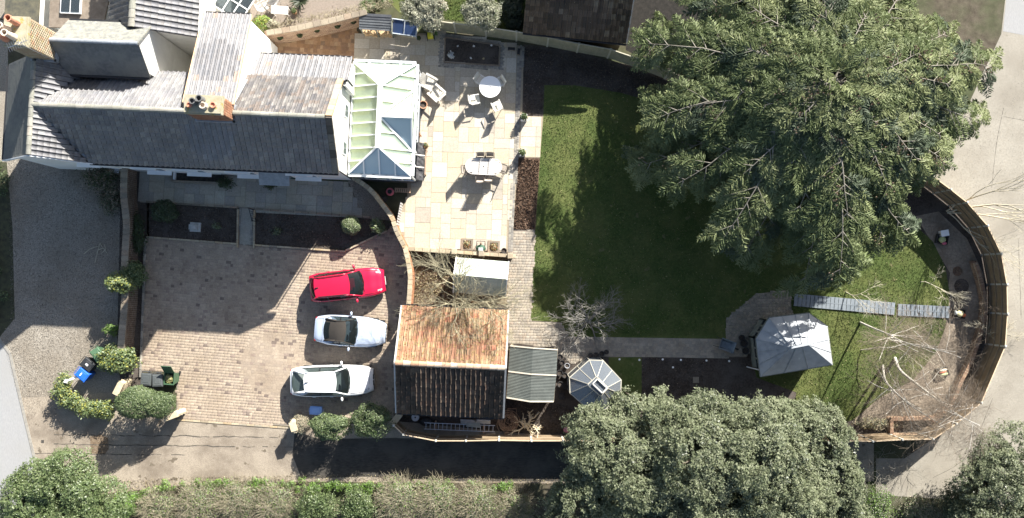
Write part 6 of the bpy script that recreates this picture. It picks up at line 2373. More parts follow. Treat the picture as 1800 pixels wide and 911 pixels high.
for k in range(26):
    a = R.uniform(0, 2 * PI); r_ = R.uniform(.25, .55); cx, cy = q.x + R.gauss(0, .12), q.y + R.gauss(0, .1)
    prev = None
    for s in range(12):
        an = a + s * .42
        pnt = Vector((cx + r_ * math.cos(an), cy + r_ * math.sin(an), .25 + .25 * R.random()))
        if prev: segs.append((prev, pnt, .012, .012))
        prev = pnt
t = thing('coiled_canes', 'tangle of brown canes by the fence behind the garage', 'canes', (q.x, q.y, 0))
sticks('canes', segs, m_bw, t, 4)
q = at(928, 752, .6)
segs = []
for k in range(14): grow(segs, (q.x + R.gauss(0, .15), q.y + R.gauss(0, .1), .2), (R.gauss(0, 1), R.gauss(0, 1), .4), .7, .045, 1, 2, .7, .3, 0, rmin=.015)
t = thing('driftwood', 'pale bleached tangle of branches resting over the low fence', 'driftwood', (q.x, q.y, 0))
sticks('branches', segs, mat('bleached_wood', (.6, .52, .36), (.7, .62, .46), 6, .8), t, 5)
q = at(1000, 757, .3)
t = thing('plastic_bag', 'crumpled pink and green bag among the garden waste near the oak', 'bag', (q.x, q.y, 0))
b = MB(); b.blob((-.12, 0, .14), (.2, .18, .15), 9, 6); obj('pink_side', b, mat('pink_plastic', (.4, .12, .2), (.5, .3, .34), 8, .5), t)
b = MB(); b.blob((.14, .05, .15), (.2, .2, .15), 9, 6); obj('green_side', b, mat('green_plastic', (.12, .35, .2), (.25, .45, .3), 8, .5), t)
q = at(900, 727, .4)
t = thing('wooden_crate', 'brown wooden crate in the dark corner by the shelter', 'crate', (q.x, q.y, 0))
for s in (-1, 1):
    for z in (.1, .28):
        b = MB(); b.box((s * .25, 0, z), (.02, .5, .13)); obj('slat', b, m_bw, t)
        b = MB(); b.box((0, s * .25, z), (.48, .02, .13)); obj('slat', b, m_bw, t)
# pots along the greenhouse and shelter
GP = [(997, 643, .14, 'grey rimmed pale pot at the left corner of the greenhouse'), (988, 638, .13, 'black pot touching the grey rimmed pot from the upper left'), (984, 656, .17, 'wide black pot between the shelter edge and the grey rimmed pot'),
      (993, 660, .15, 'black pot just below the grey rimmed pot'), (985, 676, .16, 'black pot by the middle of the shelter side'), (994, 680, .14, 'black pot against the left pane of the greenhouse'), (987, 697, .17, 'lowest wide black pot between shelter and greenhouse'),
      (1038, 625, .13, 'first black pot from the left above the greenhouse roof'), (1048, 624, .14, 'second black pot from the left above the greenhouse roof'), (1058, 622, .14, 'third black pot from the left above the greenhouse roof'),
      (1066, 619, .13, 'rightmost black pot above the greenhouse roof on the path edge'), (985, 628, .14, 'uppermost black pot by the top corner of the shelter')]
for i, (x, y, r_, lb) in enumerate(GP):
    pot(lb, x, y, r_, .28, m_bk if i else mat('grey_rim_pot', (.3, .31, .33), (.4, .41, .43), 6, .6), group='plant pots beside the greenhouse')
for i, (x, y, r_) in enumerate(((1304, 594, .16), (1308, 604, .2), (1311, 617, .18))):
    pot(['black pot at the top of three beside the summer house door', 'largest black pot in the middle of three beside the summer house door', 'black pot at the bottom of three beside the summer house door'][i], x, y, r_, .4, m_bk, group='pots by the summer house')
q = at(1277, 607, .5)
t = thing('wheelbarrow', 'blue grey wheelbarrow at the end of the path near the summer house', 'wheelbarrow', (q.x, q.y, .03), math.radians(-20))
m_wb = mat('blue_grey_steel', (.12, .15, .17), (.2, .23, .25), 5, .5)
b = MB()
for i, (w_, d_, z, dx) in enumerate(((.2, .28, .3, 0), (.33, .45, .58, .05), (.31, .43, .58, .05), (.19, .27, .33, 0))):
    b.v += [(-d_ + dx, -w_, z), (d_ + dx, -w_, z), (d_ + dx, w_, z), (-d_ + dx, w_, z)]
    if i:
        o = (i - 1) * 4
        for k in range(4): b.f.append([o + k, o + (k + 1) % 4, o + 4 + (k + 1) % 4, o + 4 + k]); b.m.append(0)
b.f.append([12, 13, 14, 15]); b.m.append(0)
obj('tray', b, m_wb, t)
b = MB()
for s in (-1, 1):
    b.tube([(.62, s * .05, .2), (.2, s * .2, .3), (-.75, s * .28, .6)], .018); b.tube([(-.2, s * .2, .32), (-.28, s * .22, 0)], .016)
obj('frame', b, m_blackpl, t)
b = MB(); b.lathe([(.19, -.04), (.2, 0), (.19, .04)], 16, M=Matrix.Translation((.62, 0, .2)) @ Matrix.Rotation(PI / 2, 4, 'X')); obj('wheel', b, m_rubber, t)
# path lights
for i, (x, y) in enumerate(((1089, 632), (1124, 633), (1165, 632), (1197, 633), (1242, 634), (1282, 635), (1183, 646))):
    q = at(x, y, .35)
    t = thing('path_light', ['white solar light nearest the greenhouse on the path edge', 'white solar light at the left corner of the dark bed', 'white solar light at the middle of the dark bed edge', 'white solar light at the right corner of the dark bed', 'white solar light midway between dark bed and summer house', 'white solar light closest to the summer house downpipe', 'white solar light standing alone inside the dark bed'][i], 'garden light', (q.x, q.y, 0), 0, 'solar lights along the path' if i < 6 else None)
    b = MB(); b.tube([(0, 0, 0), (0, 0, .3)], .01); obj('stake', b, m_blackpl, t)
    b = MB(); b.lathe([(.05, .28), (.06, .34), (.03, .37)], 10); obj('lamp_cap', b, m_white, t)
q = at(1223, 668)
t = thing('stepping_stone', 'single grey stepping stone in the dark bed below the path', 'stone', (q.x, q.y, 0))
b = MB(); b.box((0, 0, .03), (.38, .36, .06), top=.94); obj('slab', b, m_greycap, t)

# stone seat / sundial in the front bed
q = at(341, 399, .3)
t = thing('sundial', 'square stone sundial base in the dark front bed', 'sundial', (q.x, q.y, 0), math.radians(-3))
m_std = mat('grey_stone', (.35, .35, .33), (.46, .46, .43), 6, .9)
b = MB(); b.box((0, 0, .06), (.62, .55, .12)); b.box((-.3, 0, .05), (.18, .3, .1)); obj('base', b, m_std, t)
b = MB(); b.box((.02, 0, .22), (.36, .34, .2), top=.8); b.lathe([(.12, .32), (.11, .42), (.15, .45), (.02, .46)], 12); obj('pedestal', b, m_std, t)
q = at(440, 377, .9)
t = thing('metal_gate', 'small dark metal gate standing open at the top of the little path', 'gate', (q.x, q.y, 0), math.radians(-75))
for i in range(6):
    b = MB(); b.tube([(-.35 + i * .14, 0, .08), (-.35 + i * .14, 0, .95)], .01); obj('bar', b, m_blackpl, t)
b = MB()
for z in (.1, .9): b.box((0, 0, z), (.75, .03, .03))
for x in (-.37, .37): b.box((x, 0, .5), (.03, .03, 1.0))
obj('frame', b, m_blackpl, t)
# sunken light well in front of the house
q = at(352, 311)
t = thing('light_well', 'dark rectangular light well edged with setts against the house front', 'light well', (q.x, q.y, 0), HA)
b = MB(); b.prism([(-1.5, -.28), (1.45, -.28), (1.45, .3), (-1.5, .3)], .035, .045); obj('pit', b, mat('pit_dark', (.02, .018, .016), (.05, .045, .04), 6, .95), t)
b = MB()
for a, c in (((-1.6, -.34), (1.55, -.34)), ((-1.6, -.34), (-1.6, .32)), ((1.55, -.34), (1.55, .32))): b.beam((a[0], a[1], .1), (c[0], c[1], .1), .12, .2)
obj('surround', b, m_greycap, t)
b = MB(); b.box((-1.42, .0, .2), (.06, .5, .3)); obj('end_panel', b, m_white, t)

# ---------------------------------------------------------------- roll-out track on the lawn
def track(label, p0, p1, wd):
    a, c = at(*p0), at(*p1)
    L = (c - a).length
    t = thing('track_mat', label, 'mat', (a.x, a.y, .05), math.atan2(c.y - a.y, c.x - a.x), 'roll-out track mats on the lawn')
    m_t = mat('grey_blue_slat', (.15, .175, .195), (.205, .23, .25), 4, .55, .2, 15)
    n = int(L / .235)
    bb = MB()
    bb.box((0, 0, 0), (.208, wd, .03))
    pieces('slat', bb, m_t, [Matrix.Translation(((i + .5) * L / n, 0, .02 + R.uniform(0, .006))) for i in range(n)], t)
    b = MB()
    for y in (-wd / 2 + .03, 0, wd / 2 - .03): b.box((L / 2, y, .008 if y else .03), (L, .05, .02 if y else .035))
    obj('web', b, m_t, t)


track('long grey blue slatted track mat crossing the lawn from the summer house terrace', (1395, 527), (1572, 543), .72)
track('shorter grey blue slatted track mat ending at the dry soil bed', (1577, 544.5), (1668, 549), .68)


# bags of compost and a crate in the dry bed
m_bagw = mat('white_bag', (.68, .66, .62), (.78, .76, .72), 5, .6)


def trug(label, px, py, cols, frame=False, rot=0.0):
    q = at(px, py, .3)
    t = thing('planting_crate', label, 'crate', (q.x, q.y, .01), rot, 'loaded crates in the dry bed')
    m_ = mat('dark_crate', (.03, .03, .03), (.06, .06, .055), 6, .7)
    b = MB()
    b.box((0, 0, .02), (.66, .52, .03))
    for s in (-1, 1):
        b.box((s * .32, 0, .12), (.03, .52, .22)); b.box((0, s * .25, .12), (.62, .03, .22))
    obj('tray', b, m_, t)
    for i, (c, dx, dy, sx, sy) in enumerate(cols):
        b = MB(); b.blob((dx, dy, .24), (sx, sy, .11), 10, 6)
        obj('bag', b, mat('bag_plastic', c, tuple(min(1, v * 1.25) for v in c), 8, .6), t, smooth=True)
    if frame:
        b = MB(); b.tube([(-.1, .25, .2), (-.08, .5, .3), (.45, .5, .3), (.48, .2, .2)], .016); obj('handle', b, m_bw, t)


trug('crate with a white box and pale green bag near the top of the dry bed', 1658, 421, [((.3, .33, .16), -.02, -.02, .22, .2), ((.4, .1, .16), .12, -.2, .14, .1)], rot=math.radians(-12))
q = at(1661, 410, .35)
t = thing('white_box', 'open white box standing beside the crate at the top of the dry bed', 'box', (q.x, q.y, .01), math.radians(10))
b = MB(); b.box((0, 0, .17), (.42, .32, .34)); obj('box_body', b, m_bagw, t)
b = MB(); b.box((0, 0, .35), (.46, .36, .025)); obj('flap', b, m_white, t)
trug('crate with cream and orange bags and a bent handle beside the retaining wall', 1688, 552, [((.55, .5, .28), .02, .02, .24, .2), ((.5, .14, .06), .24, -.06, .12, .12), ((.4, .42, .4), -.24, .04, .1, .14)], True, math.radians(-5))
trug('crate with cream red and green bags low in the dry bed', 1659, 655, [((.6, .52, .4), .02, .12, .26, .09), ((.45, .12, .06), -.02, .02, .24, .07), ((.4, .48, .25), .0, -.12, .26, .09)], rot=math.radians(15))
# neighbours' terrace at the top edge
q = at(492, 18, .7)
t = thing('patio_table', 'weathered grey rectangular table on the neighbouring terrace', 'table', (q.x, q.y, .01), math.radians(-4))
for k in range(5):
    b = MB(); b.box((0, -.2 + k * .1, .72), (1.0, .085, .025)); obj('slat', b, m_teak, t)
for sx in (-.42, .42):
    for sy in (-.18, .18):
        b = MB(); b.box((sx, sy, .35), (.05, .05, .7)); obj('leg', b, m_teak, t)
chair('weathered grey chair at the left end of the neighbouring table', 464, 12, math.radians(-60), m_teak, m_teak, .9)
chair('weathered grey chair above the neighbouring table', 481, 4, math.radians(150), m_teak, m_teak, .9)
q = at(517, 20, .5)
pot('terracotta pot with a clipped green ball on the neighbouring terrace', 517, 20, .14, .35, m_tc, (.18, .18, 300, .03), [m_gl])
q = at(412, 3, 2.6)
t = thing('glazed_porch', 'small white framed glass roof behind the cross wing', 'porch', (q.x, q.y, 0), math.radians(-32))
b = MB()
for x in (-.9, -.3, .3, .9): b.box((x, 0, 2.6), (.06, 1.6, .06))
for y in (-.8, 0, .8): b.box((0, y, 2.6), (1.86, .06, .06))
for x in (-.9, .9):
    for y in (-.8, .8): b.box((x, y, 1.3), (.07, .07, 2.6))
obj('frame', b, m_white, t)
for x in (-.6, 0, .6):
    for y in (-.4, .4):
        b = MB(); b.box((x, y, 2.59), (.54, .74, .02)); obj('pane', b, m_win, t)
# ---------------------------------------------------------------- plants
m_bark = mat('bark', (.09, .075, .055), (.17, .145, .115), 6, .9, .5, 14)
m_barkg = mat('grey_bark', (.2, .185, .15), (.33, .31, .26), 8, .9, .4, 14)
m_mossbark = mat('mossy_twig', (.26, .235, .15), (.40, .365, .25), 6, .9)
m_paletwig = mat('pale_twig', (.42, .38, .28), (.55, .51, .4), 6, .9)
m_drytwig = mat('dry_twig', (.20, .175, .115), (.33, .295, .21), 4, .95)
m_brtwig = mat('brown_twig', (.15, .12, .088), (.24, .195, .15), 5, .95)
m_birch = mat('birch_bark', (.44, .41, .35), (.66, .63, .57), 5, .85, .3, 12, spots=((.10, .085, .07), 9, .62))


def trunkto(b, base, tips, r, n=7):
    base = Vector(base)
    for tp in tips:
        tp = Vector(tp)
        d = tp - base
        mid = base + Vector((d.x * .25, d.y * .25, d.z * .55)) + rvec(.08)
        b.tube([base, mid, tp], [r, r * .6, r * .15], n)


def broadleaf(name, label, px, py, hgt, rx, ry, cz, nblob, br, nleaf, ls, mats, weights=None, group=None, cat='tree', up=.55, trunk_r=.25, seed=1, gap=.40, freq=None, rough=.34):
    """crown of ragged leafy lobes on an ellipsoid; px,py = crown centre in the photo at height cz"""
    R.seed(seed)
    q = at(px, py, cz)
    t = thing(name, label, cat, (q.x, q.y, 0), 0, group)
    lobes_, tips = [((q.x, q.y, cz), (rx * .7, ry * .7, (hgt - cz) * .8))], []
    for i in range(nblob):
        a = i * 2.4 + R.uniform(-.3, .3)
        k = .25 + .5 * math.sqrt((i + .5) / nblob)
        z = cz + (hgt - cz) * (.55 - .6 * k) + R.uniform(-.15, .15) * (hgt - cz)
        c = Vector((q.x + math.cos(a) * rx * k, q.y + math.sin(a) * ry * k, z))
        s = br * R.uniform(.8, 1.25)
        lobes_.append((c, (s, s, s * .85)))
        tips.append(c)
    b = MB()
    trunkto(b, (q.x, q.y, 0), tips, trunk_r)
    obj('trunk', b, m_bark, t, world=True)
    crownleaves('crown', lobes_, nleaf, ls, mats, t, weights, rough=rough, freq=freq or 1.6 / br, gap=gap, up=up, seed=seed, zmin=.15)
    return t


m_oak1 = leafmat('oak_leaf', (.11, .132, .07), (.155, .175, .098), .6, .25)
m_oak2 = leafmat('oak_leaf_pale', (.18, .2, .12), (.23, .245, .16), .6, .25)
m_oak3 = leafmat('oak_leaf_dark', (.06, .078, .042), (.09, .108, .06), .45, .5)
OAK = [m_oak1, m_oak2, m_oak3]
m_lau1 = leafmat('laurel_leaf', (.075, .115, .04), (.115, .155, .06), .45, .5)
m_lau2 = leafmat('laurel_leaf_pale', (.13, .175, .07), (.18, .215, .10), .45, .5)
m_lau3 = leafmat('laurel_leaf_dark', (.035, .06, .02), (.06, .09, .032), .5, .4)
LAU = [m_lau1, m_lau2, m_lau3]
m_oli1 = leafmat('olive_leaf', (.17, .18, .12), (.25, .255, .185), .6, .3)
m_oli2 = leafmat('olive_leaf_pale', (.3, .3, .22), (.40, .39, .3), .6, .3)
m_yel = leafmat('golden_leaf', (.22, .23, .04), (.33, .33, .08), .5, .4)
m_bri = leafmat('bright_ivy_leaf', (.10, .19, .03), (.17, .28, .055), .45, .4)
m_dkl = leafmat('dark_shrub_leaf', (.025, .035, .018), (.055, .07, .035), .5, .4)

# the big evergreen oak at the lower edge
R.seed(5)
q = at(1240, 800, 5.0)
oak = thing('evergreen_oak', 'huge grey green evergreen oak filling the lower edge of the garden', 'tree', (q.x, q.y, 0))
blobs, tips = [], []
lobes = [(1068, 800, 4.6, 2.3), (1035, 750, 3.4, 1.25), (1120, 738, 4.0, 1.4), (1190, 766, 5.4, 1.9), (1255, 765, 5.6, 2.0), (1330, 760, 5.0, 2.1), (1400, 764, 4.6, 1.9), (1440, 790, 4.6, 1.9), (1450, 850, 4.8, 2.1), (1230, 810, 7.0, 2.4),
         (1330, 815, 7.2, 2.6), (1140, 850, 5.8, 2.3), (1040, 870, 4.4, 2.0), (1010, 900, 3.8, 1.8), (1250, 900, 6.8, 2.6), (1370, 890, 6.4, 2.5), (1470, 920, 4.6, 1.9), (1150, 930, 5.6, 2.4), (1300, 980, 6.0, 2.6), (1095, 705, 2.6, .8), (1155, 706, 3.2, .9)]
for (x, y, h, r_) in lobes:
    c = at(x, y, h)
    for k in range(int(11 * r_)):
        d = rvec(1).normalized()
        if d.z < -.3: d.z = -d.z
        kk = R.uniform(.55, .95)
        s = R.uniform(.34, .68)
        p = c + Vector((d.x * r_ * kk, d.y * r_ * kk, d.z * r_ * kk * .75))
        blobs.append((p, (s, s, s * .8)))
        if k % 6 == 0: tips.append(p)
b = MB()
base = Vector((q.x, q.y, 0))
b.tube([base, base + Vector((.1, 0, 1.4)), base + Vector((.1, .1, 2.6))], [.5, .42, .36], 10)
trunkto(b, base + Vector((.1, .1, 2.2)), tips, .2)
obj('trunk', b, m_bark, oak, world=True)
crownleaves('crown', [(at(x, y, h), (r_, r_, r_ * .8)) for x, y, h, r_ in lobes], 560000, .054, OAK, oak, [.5, .26, .24], rough=.44, freq=1.2, gap=.44, seed=5)

# the cedar
R.seed(23)
ct = at(1368, 205, 0)
ced = thing('cedar_tree', 'great spreading blue green cedar covering the upper right of the garden', 'tree', ct)
m_ced1 = leafmat('cedar_needle', (.135, .17, .072), (.182, .218, .10), .6, .3, .25)
m_ced2 = leafmat('cedar_needle_pale', (.21, .245, .11), (.265, .292, .15), .6, .3, .25)
m_ced3 = leafmat('cedar_needle_dark', (.075, .102, .062), (.108, .135, .085), .6, .3, .2)


def frond(seed):
    """one spray: stem along x (length 1) with side twigs in a flat herringbone, each clothed in short needle tufts"""
    rr = np.random.default_rng(seed)
    V, Fq, Ft = [], [], []

    def tuft(p, d, L, wd):
        # narrow leaf-shaped card, random roll about its axis
        n = rr.normal(size=3)
        s = np.cross(d, n)
        s /= np.linalg.norm(s) + 1e-9
        o = len(V)
        V.extend([p - s * wd, p + s * wd, p + d * L])
        Ft.append((o, o + 1, o + 2))
    for i in range(8):
        x = .05 + i * .112
        for sgn in (-1, 1):
            L = (.46 * (1 - x) ** .8 + .07) * rr.uniform(.7, 1.15)
            a = rr.uniform(.7, 1.0)
            d = np.array([math.cos(a), sgn * math.sin(a), rr.uniform(-.08, .1)])
            p0 = np.array([x + rr.uniform(-.03, .03), 0, .02 * math.sin(x * 3)])
            side = np.cross(d, np.array([0, 0, 1.0]))
            side /= np.linalg.norm(side)
            for q in range(2):
                ro = rr.uniform(-.5, .5) + q * 1.3
                sv = side * math.cos(ro) + np.array([0, 0, 1.0]) * math.sin(ro)
                o = len(V)
                dr = np.array([0, 0, -.16 * L])
                wd = .037 * rr.uniform(.75, 1.25)
                V.extend([p0, p0 + d * L * .38 + sv * wd, p0 + d * L + dr, p0 + d * L * .45 - sv * wd])
                Fq.append((o, o + 1, o + 2, o + 3))
            for j in range(2):
                p = p0 + d * L * (.3 + .35 * j) + np.array([0, 0, -.1 * L * (j / 3)])
                dd = d + rr.normal(size=3) * .6
                dd /= np.linalg.norm(dd)
                tuft(p, dd, .10 * rr.uniform(.8, 1.3), .017)
    for i in range(9):
        d = np.array([1, 0, 0]) + rr.normal(size=3) * .35
        d /= np.linalg.norm(d)
        tuft(np.array([i * .11, 0, .02]), d, .16, .026)
    return np.array(V), np.array(Fq), np.array(Ft)


fr = [frond(s) for s in range(5)]
VV, FF, FT, MI, MT = [], [], [], [], []
wood = []
cones = []
off = 0


def put(p, d, L, roll, droop, mi):
    global off
    d = d.normalized()
    x = Vector((d.x, d.y, d.z - droop)).normalized()
    y = Vector((0, 0, 1)).cross(x).normalized()
    z = x.cross(y)
    if roll:
        M3 = Matrix.Rotation(roll, 3, x)
        y = M3 @ y
        z = M3 @ z
    M = np.array([[x.x, y.x, z.x], [x.y, y.y, z.y], [x.z, y.z, z.z]])
    V, Fq, Ft = fr[R.randrange(5)]
    L = L * .82
    VV.append((V * L) @ M.T + np.array(p))
    FF.append(Fq + off)
    FT.append(Ft + off)
    MI.append(np.full(len(Fq), mi))
    MT.append(np.full(len(Ft), mi))
    off += len(V)


def bough(az, h0, L, rise, ph):
    n = 10
    p = Vector((ct.x, ct.y, h0))
    d = Vector((math.cos(az), math.sin(az), rise)).normalized()
    pts_ = [p.copy()]
    for i in range(n):
        d = (d + Vector((0, 0, -.055 - .03 * i / n)) + Vector((R.gauss(0, .07), R.gauss(0, .07), 0))).normalized()
        p = p + d * (L / n)
        pts_.append(p.copy())
    for i in range(n):
        wood.append((pts_[i], pts_[i + 1], .075 * (1 - i / n) + .010, .075 * (1 - (i + 1) / n) + .009))
    for i in range(3 if L > 4 else 2, n + 1):
        d = (pts_[i] - pts_[i - 1]).normalized()
        f = i / n
        for s in (-1, 1):
            a = s * R.uniform(.7, 1.05)
            dd = d.copy()
            dd.rotate(Matrix.Rotation(a, 3, 'Z'))
            dd.z += R.uniform(-.06, .1)
            o = pts_[i - 1].lerp(pts_[i], R.random())
            Ls = R.uniform(1.4, 2.3) * (1.15 - .65 * f) * (.65 + L / 20)
            m_ = 4
            sp = [o]
            e = dd.normalized()
            mi = 0 if R.random() < .6 else (1 if R.random() < .7 else 2)
            for j in range(m_):
                e = (e + Vector((R.gauss(0, .07), R.gauss(0, .07), -.045))).normalized()
                sp.append(sp[-1] + e * Ls / m_)
                wood.append((sp[-2], sp[-1], .024 * (1 - j / m_) + .006, .022 * (1 - (j + 1) / m_) + .005))
            put(sp[3], sp[4] - sp[3], R.uniform(1.2, 1.6), R.gauss(0, .2), R.uniform(.02, .2), mi)
            for j in range(1, m_):
                for s2 in (-1, 1):
                    e2 = (sp[j + 1] - sp[j]).normalized()
                    e2.rotate(Matrix.Rotation(s2 * R.uniform(.6, .9), 3, 'Z'))
                    put(sp[j], e2, R.uniform(1.0, 1.5) * (1.1 - .1 * j), R.gauss(0, .22), R.uniform(.0, .22), mi)
            if R.random() < .16 and f > .3:
                for _ in range(6): cones.append(sp[2] + rvec(.16) + Vector((0, 0, .08)))
    put(pts_[n], d, R.uniform(1.2, 1.6), R.gauss(0, .2), .05, R.choice((0, 1, 0)))


az = 0
NB = 98
for k in range(NB):
    f = k / (NB - 1)
    az += 2.39996 + R.gauss(0, .12)
    h = 5.0 + f * 3.7 + .5 * max(0, math.cos(az - math.radians(-125)))
    east = max(0, math.cos(az - math.radians(-12)))
    if east > .55 and h < 6.8: h = R.uniform(6.8, 8.2)
    south = max(0, math.cos(az - math.radians(-75)))
    Lb = (8.6 if f < .55 else 8.6 * (1 - (f - .55) / .56)) * R.uniform(.70, 1.12)
    Lb *= 1 + .11 * south ** 3
    Lb *= 1 - .17 * max(0, math.cos(az - math.radians(-50))) ** 8
    bough(az, h, max(1.3, Lb), .10 + .32 * f, 0)
for k in range(26):
    a = k * 2.4
    put(Vector((ct.x + .1 + .35 * math.cos(a), ct.y + .1 + .35 * math.sin(a), 8.6 + k * .04)), Vector((math.cos(a), math.sin(a), .35 + .3 * (k % 3))), 1.3, 0, .0, k % 2)
npmesh('crown', np.concatenate(VV), [np.concatenate(FF), np.concatenate(FT)], [m_ced1, m_ced2, m_ced3], ced, True, midx=np.concatenate(MI + MT))
sticks('limbs', wood, mat('cedar_bark', (.14, .125, .1), (.26, .24, .2), 6, .9), ced, 5)
b = MB()
b.tube([(ct.x, ct.y, 0), (ct.x, ct.y, 3), (ct.x + .1, ct.y, 6.5), (ct.x + .1, ct.y + .1, 8.7)], [.75, .6, .35, .06], 12)
obj('trunk', b, m_bark, ced, world=True)
cb = []
for c in cones: cb.append((c, c + Vector((0, 0, .11)), .045, .03))
tag(sticks('cones', cb, mat('cedar_cone', (.34, .24, .17), (.45, .34, .26), 5, .9), ced, 6), kind='stuff')

# trees at the lower corners, olives along the top
broadleaf('laurel_tree', 'rounded leafy evergreen tree in the lower left corner by the road', 118, 900, 4.6, 3.3, 3.0, 2.6, 16, 1.25, 150000, .05, LAU, [.5, .3, .2], seed=3)
broadleaf('evergreen_tree', 'loose dark leaved evergreen tree in the lower right corner', 1765, 860, 5.0, 3.4, 3.4, 2.8, 14, 1.25, 110000, .05, OAK, [.5, .2, .3], seed=4, gap=.47, rough=.5)
broadleaf('olive_tree', 'grey olive tree leaning over the fence beside the cold frame', 744, 18, 3.2, 1.15, .95, 2.2, 12, .5, 30000, .042, [m_oli1, m_oli2, m_brtwig], [.45, .35, .2], seed=6, trunk_r=.08, gap=.43, rough=.55)
broadleaf('olive_tree', 'rounder silver grey olive tree standing behind the fence near the barn', 847, 22, 3.0, .95, .95, 2.1, 12, .48, 30000, .042, [m_oli1, m_oli2, m_oak1], [.5, .3, .2], seed=7, trunk_r=.08, gap=.41, rough=.5)
broadleaf('dark_shrub', 'dark evergreen shrub between the olive tree and the barn', 898, 18, 2.0, .7, 1.4, 1.0, 6, .5, 8000, .05, [m_dkl], seed=8, cat='shrub', trunk_r=.05)
broadleaf('dark_shrub', 'dark shrub behind the fence under the cedar tips', 1158, 85, 1.6, 1.0, .9, .8, 6, .5, 8000, .05, [m_dkl], seed=9, cat='shrub', trunk_r=.05)


def bush(label, px, py, hgt, rx, ry, n, ls, mats, weights=None, name='clipped_bush', group=None, up=.4, lump=.06, nb=1, seed=1, shell=.8, jit=1.0):
    R.seed(seed)
    q = at(px, py, hgt * .62)
    t = thing(name, label, 'bush', (q.x, q.y, 0), 0, group)
    cz = hgt * .5
    blobs = [((q.x, q.y, cz), (rx, ry, hgt * .5))]
    for i in range(nb):
        d = rvec(1).normalized()
        blobs.append(((q.x + d.x * rx * .55, q.y + d.y * ry * .55, cz + abs(d.z) * hgt * .18), (rx * .55, ry * .55, hgt * .36)))
    b = MB()
    trunkto(b, (q.x, q.y, 0), [(q.x + R.gauss(0, rx * .4), q.y + R.gauss(0, ry * .4), hgt * .7) for _ in range(7)], .035, 5)
    obj('stem', b, m_bark, t, world=True)
    leaves('foliage', blobs, n, ls, mats, t, up=up, wob=lump, weights=weights, shell=shell, jit=jit)
    return t


BOX = [leafmat('box_leaf', (.075, .11, .045), (.115, .15, .07), .5, .5), m_lau2, m_lau3]
bush('clipped round pale green ball bush at the end of the front bed', 616, 396, 1.3, .56, .56, 7000, .038, [m_oak2, m_lau2, m_lau1], [.4, .3, .3], seed=2)
bush('small loose leaved bush beside the curved wall near the ball bush', 663, 398, .9, .45, .42, 1100, .075, [m_oak2, m_lau1, m_lau2], seed=3, name='leafy_bush', lump=.25, shell=.3, jit=1.6)
bush('dark rounded shrub at the old wall end of the shaded terrace', 288, 371, 1.3, .75, .62, 6000, .045, [m_dkl, m_lau3, m_oak3], [.4, .4, .2], seed=4, name='dark_shrub', nb=4, lump=.15)
bush('sunlit yellow green bush on top of the old brown wall', 213, 498, 2.3, .82, .62, 5200, .06, [m_lau2, m_yel, m_lau1], [.5, .2, .3], seed=5, name='leafy_bush', nb=5, lump=.2, shell=.5)
bush('dark shaded bush behind the sunlit bush at the old brown wall', 235, 482, 1.7, .75, .7, 4000, .06, LAU, seed=6, name='leafy_bush', nb=4, lump=.2, shell=.5)
bush('bushy laurel with yellow green leaves above the dark gap by the bins', 207, 632, 1.8, 1.15, .78, 7000, .075, [m_lau2, m_lau1, m_yel], [.45, .4, .15], seed=7, name='leafy_bush', nb=7, lump=.25, shell=.4)
bush('large clipped bush left half of the pair beside the grey bins', 238, 709, 2.9, 1.14, .92, 15000, .042, BOX, [.55, .25, .2], seed=8, nb=2)
bush('smaller clipped bush right half of the pair beside the grey bins', 279, 713, 2.4, .8, .76, 9000, .042, BOX, [.5, .2, .3], seed=9, nb=2)
bush('dry brownish clipped bush nearest the pale gate post', 527, 747, 1.1, .58, .55, 5000, .035, [m_drytwig, m_brtwig, m_oli1], [.4, .3, .3], seed=10, name='dry_bush', lump=.12)
bush('rounded green bush in the middle of the row below the white car', 580, 751, 2.0, 1.14, .72, 10000, .045, BOX, [.5, .3, .2], seed=11, nb=5, lump=.16)
bush('taller ragged green bush at the garage end of the row', 654, 741, 2.6, 1.12, .95, 14000, .045, [m_lau1, m_oak1, m_lau3], [.4, .35, .25], seed=12, nb=6, lump=.2, name='leafy_bush', shell=.6)
bush('patch of ivy growing over the lower part of the old brown wall', 197, 581, 1.2, .5, .32, 1100, .06, [m_bri, m_lau2], seed=13, name='ivy', nb=3, lump=.3, shell=.3)
bush('dark straggling shrub beside the house corner above the gravel', 178, 312, 1.7, 1.1, .9, 4200, .05, [m_dkl, m_lau3, m_brtwig], seed=14, name='dark_shrub', nb=6, lump=.3, shell=.3)
bush('dark shrub hanging over the gravel from the old brown wall', 196, 352, 1.5, .7, .9, 2600, .05, [m_dkl, m_oak3, m_brtwig], seed=15, name='dark_shrub', nb=6, lump=.3, shell=.3)
bush('low dark shrub on the garden side of the old brown wall', 243, 410, 1.0, .45, 1.2, 3000, .05, [m_dkl, m_lau3], seed=16, name='dark_shrub', nb=5, lump=.3, shell=.3)
bush('dark low plant at the door end of the light well', 397, 322, .7, .5, .4, 900, .05, [m_dkl, m_lau3], seed=17, name='dark_shrub', nb=3, lump=.3, shell=.3)
bush('dark plant standing right of the front path by the house', 472, 322, .9, .38, .38, 900, .05, [m_dkl, m_lau3], seed=18, name='dark_shrub', nb=2, lump=.3, shell=.3)
bush('low patch of small plants in the right front bed', 487, 407, .25, .35, .25, 400, .035, [m_lau1, m_oak2], seed=19, name='bed_plant', nb=3, lump=.3, shell=.3)
bush('low tuft of plants near the sundial in the left front bed', 380, 397, .3, .3, .25, 300, .035, [m_lau1, m_oak2], seed=20, name='bed_plant', nb=3, lump=.3, shell=.3)
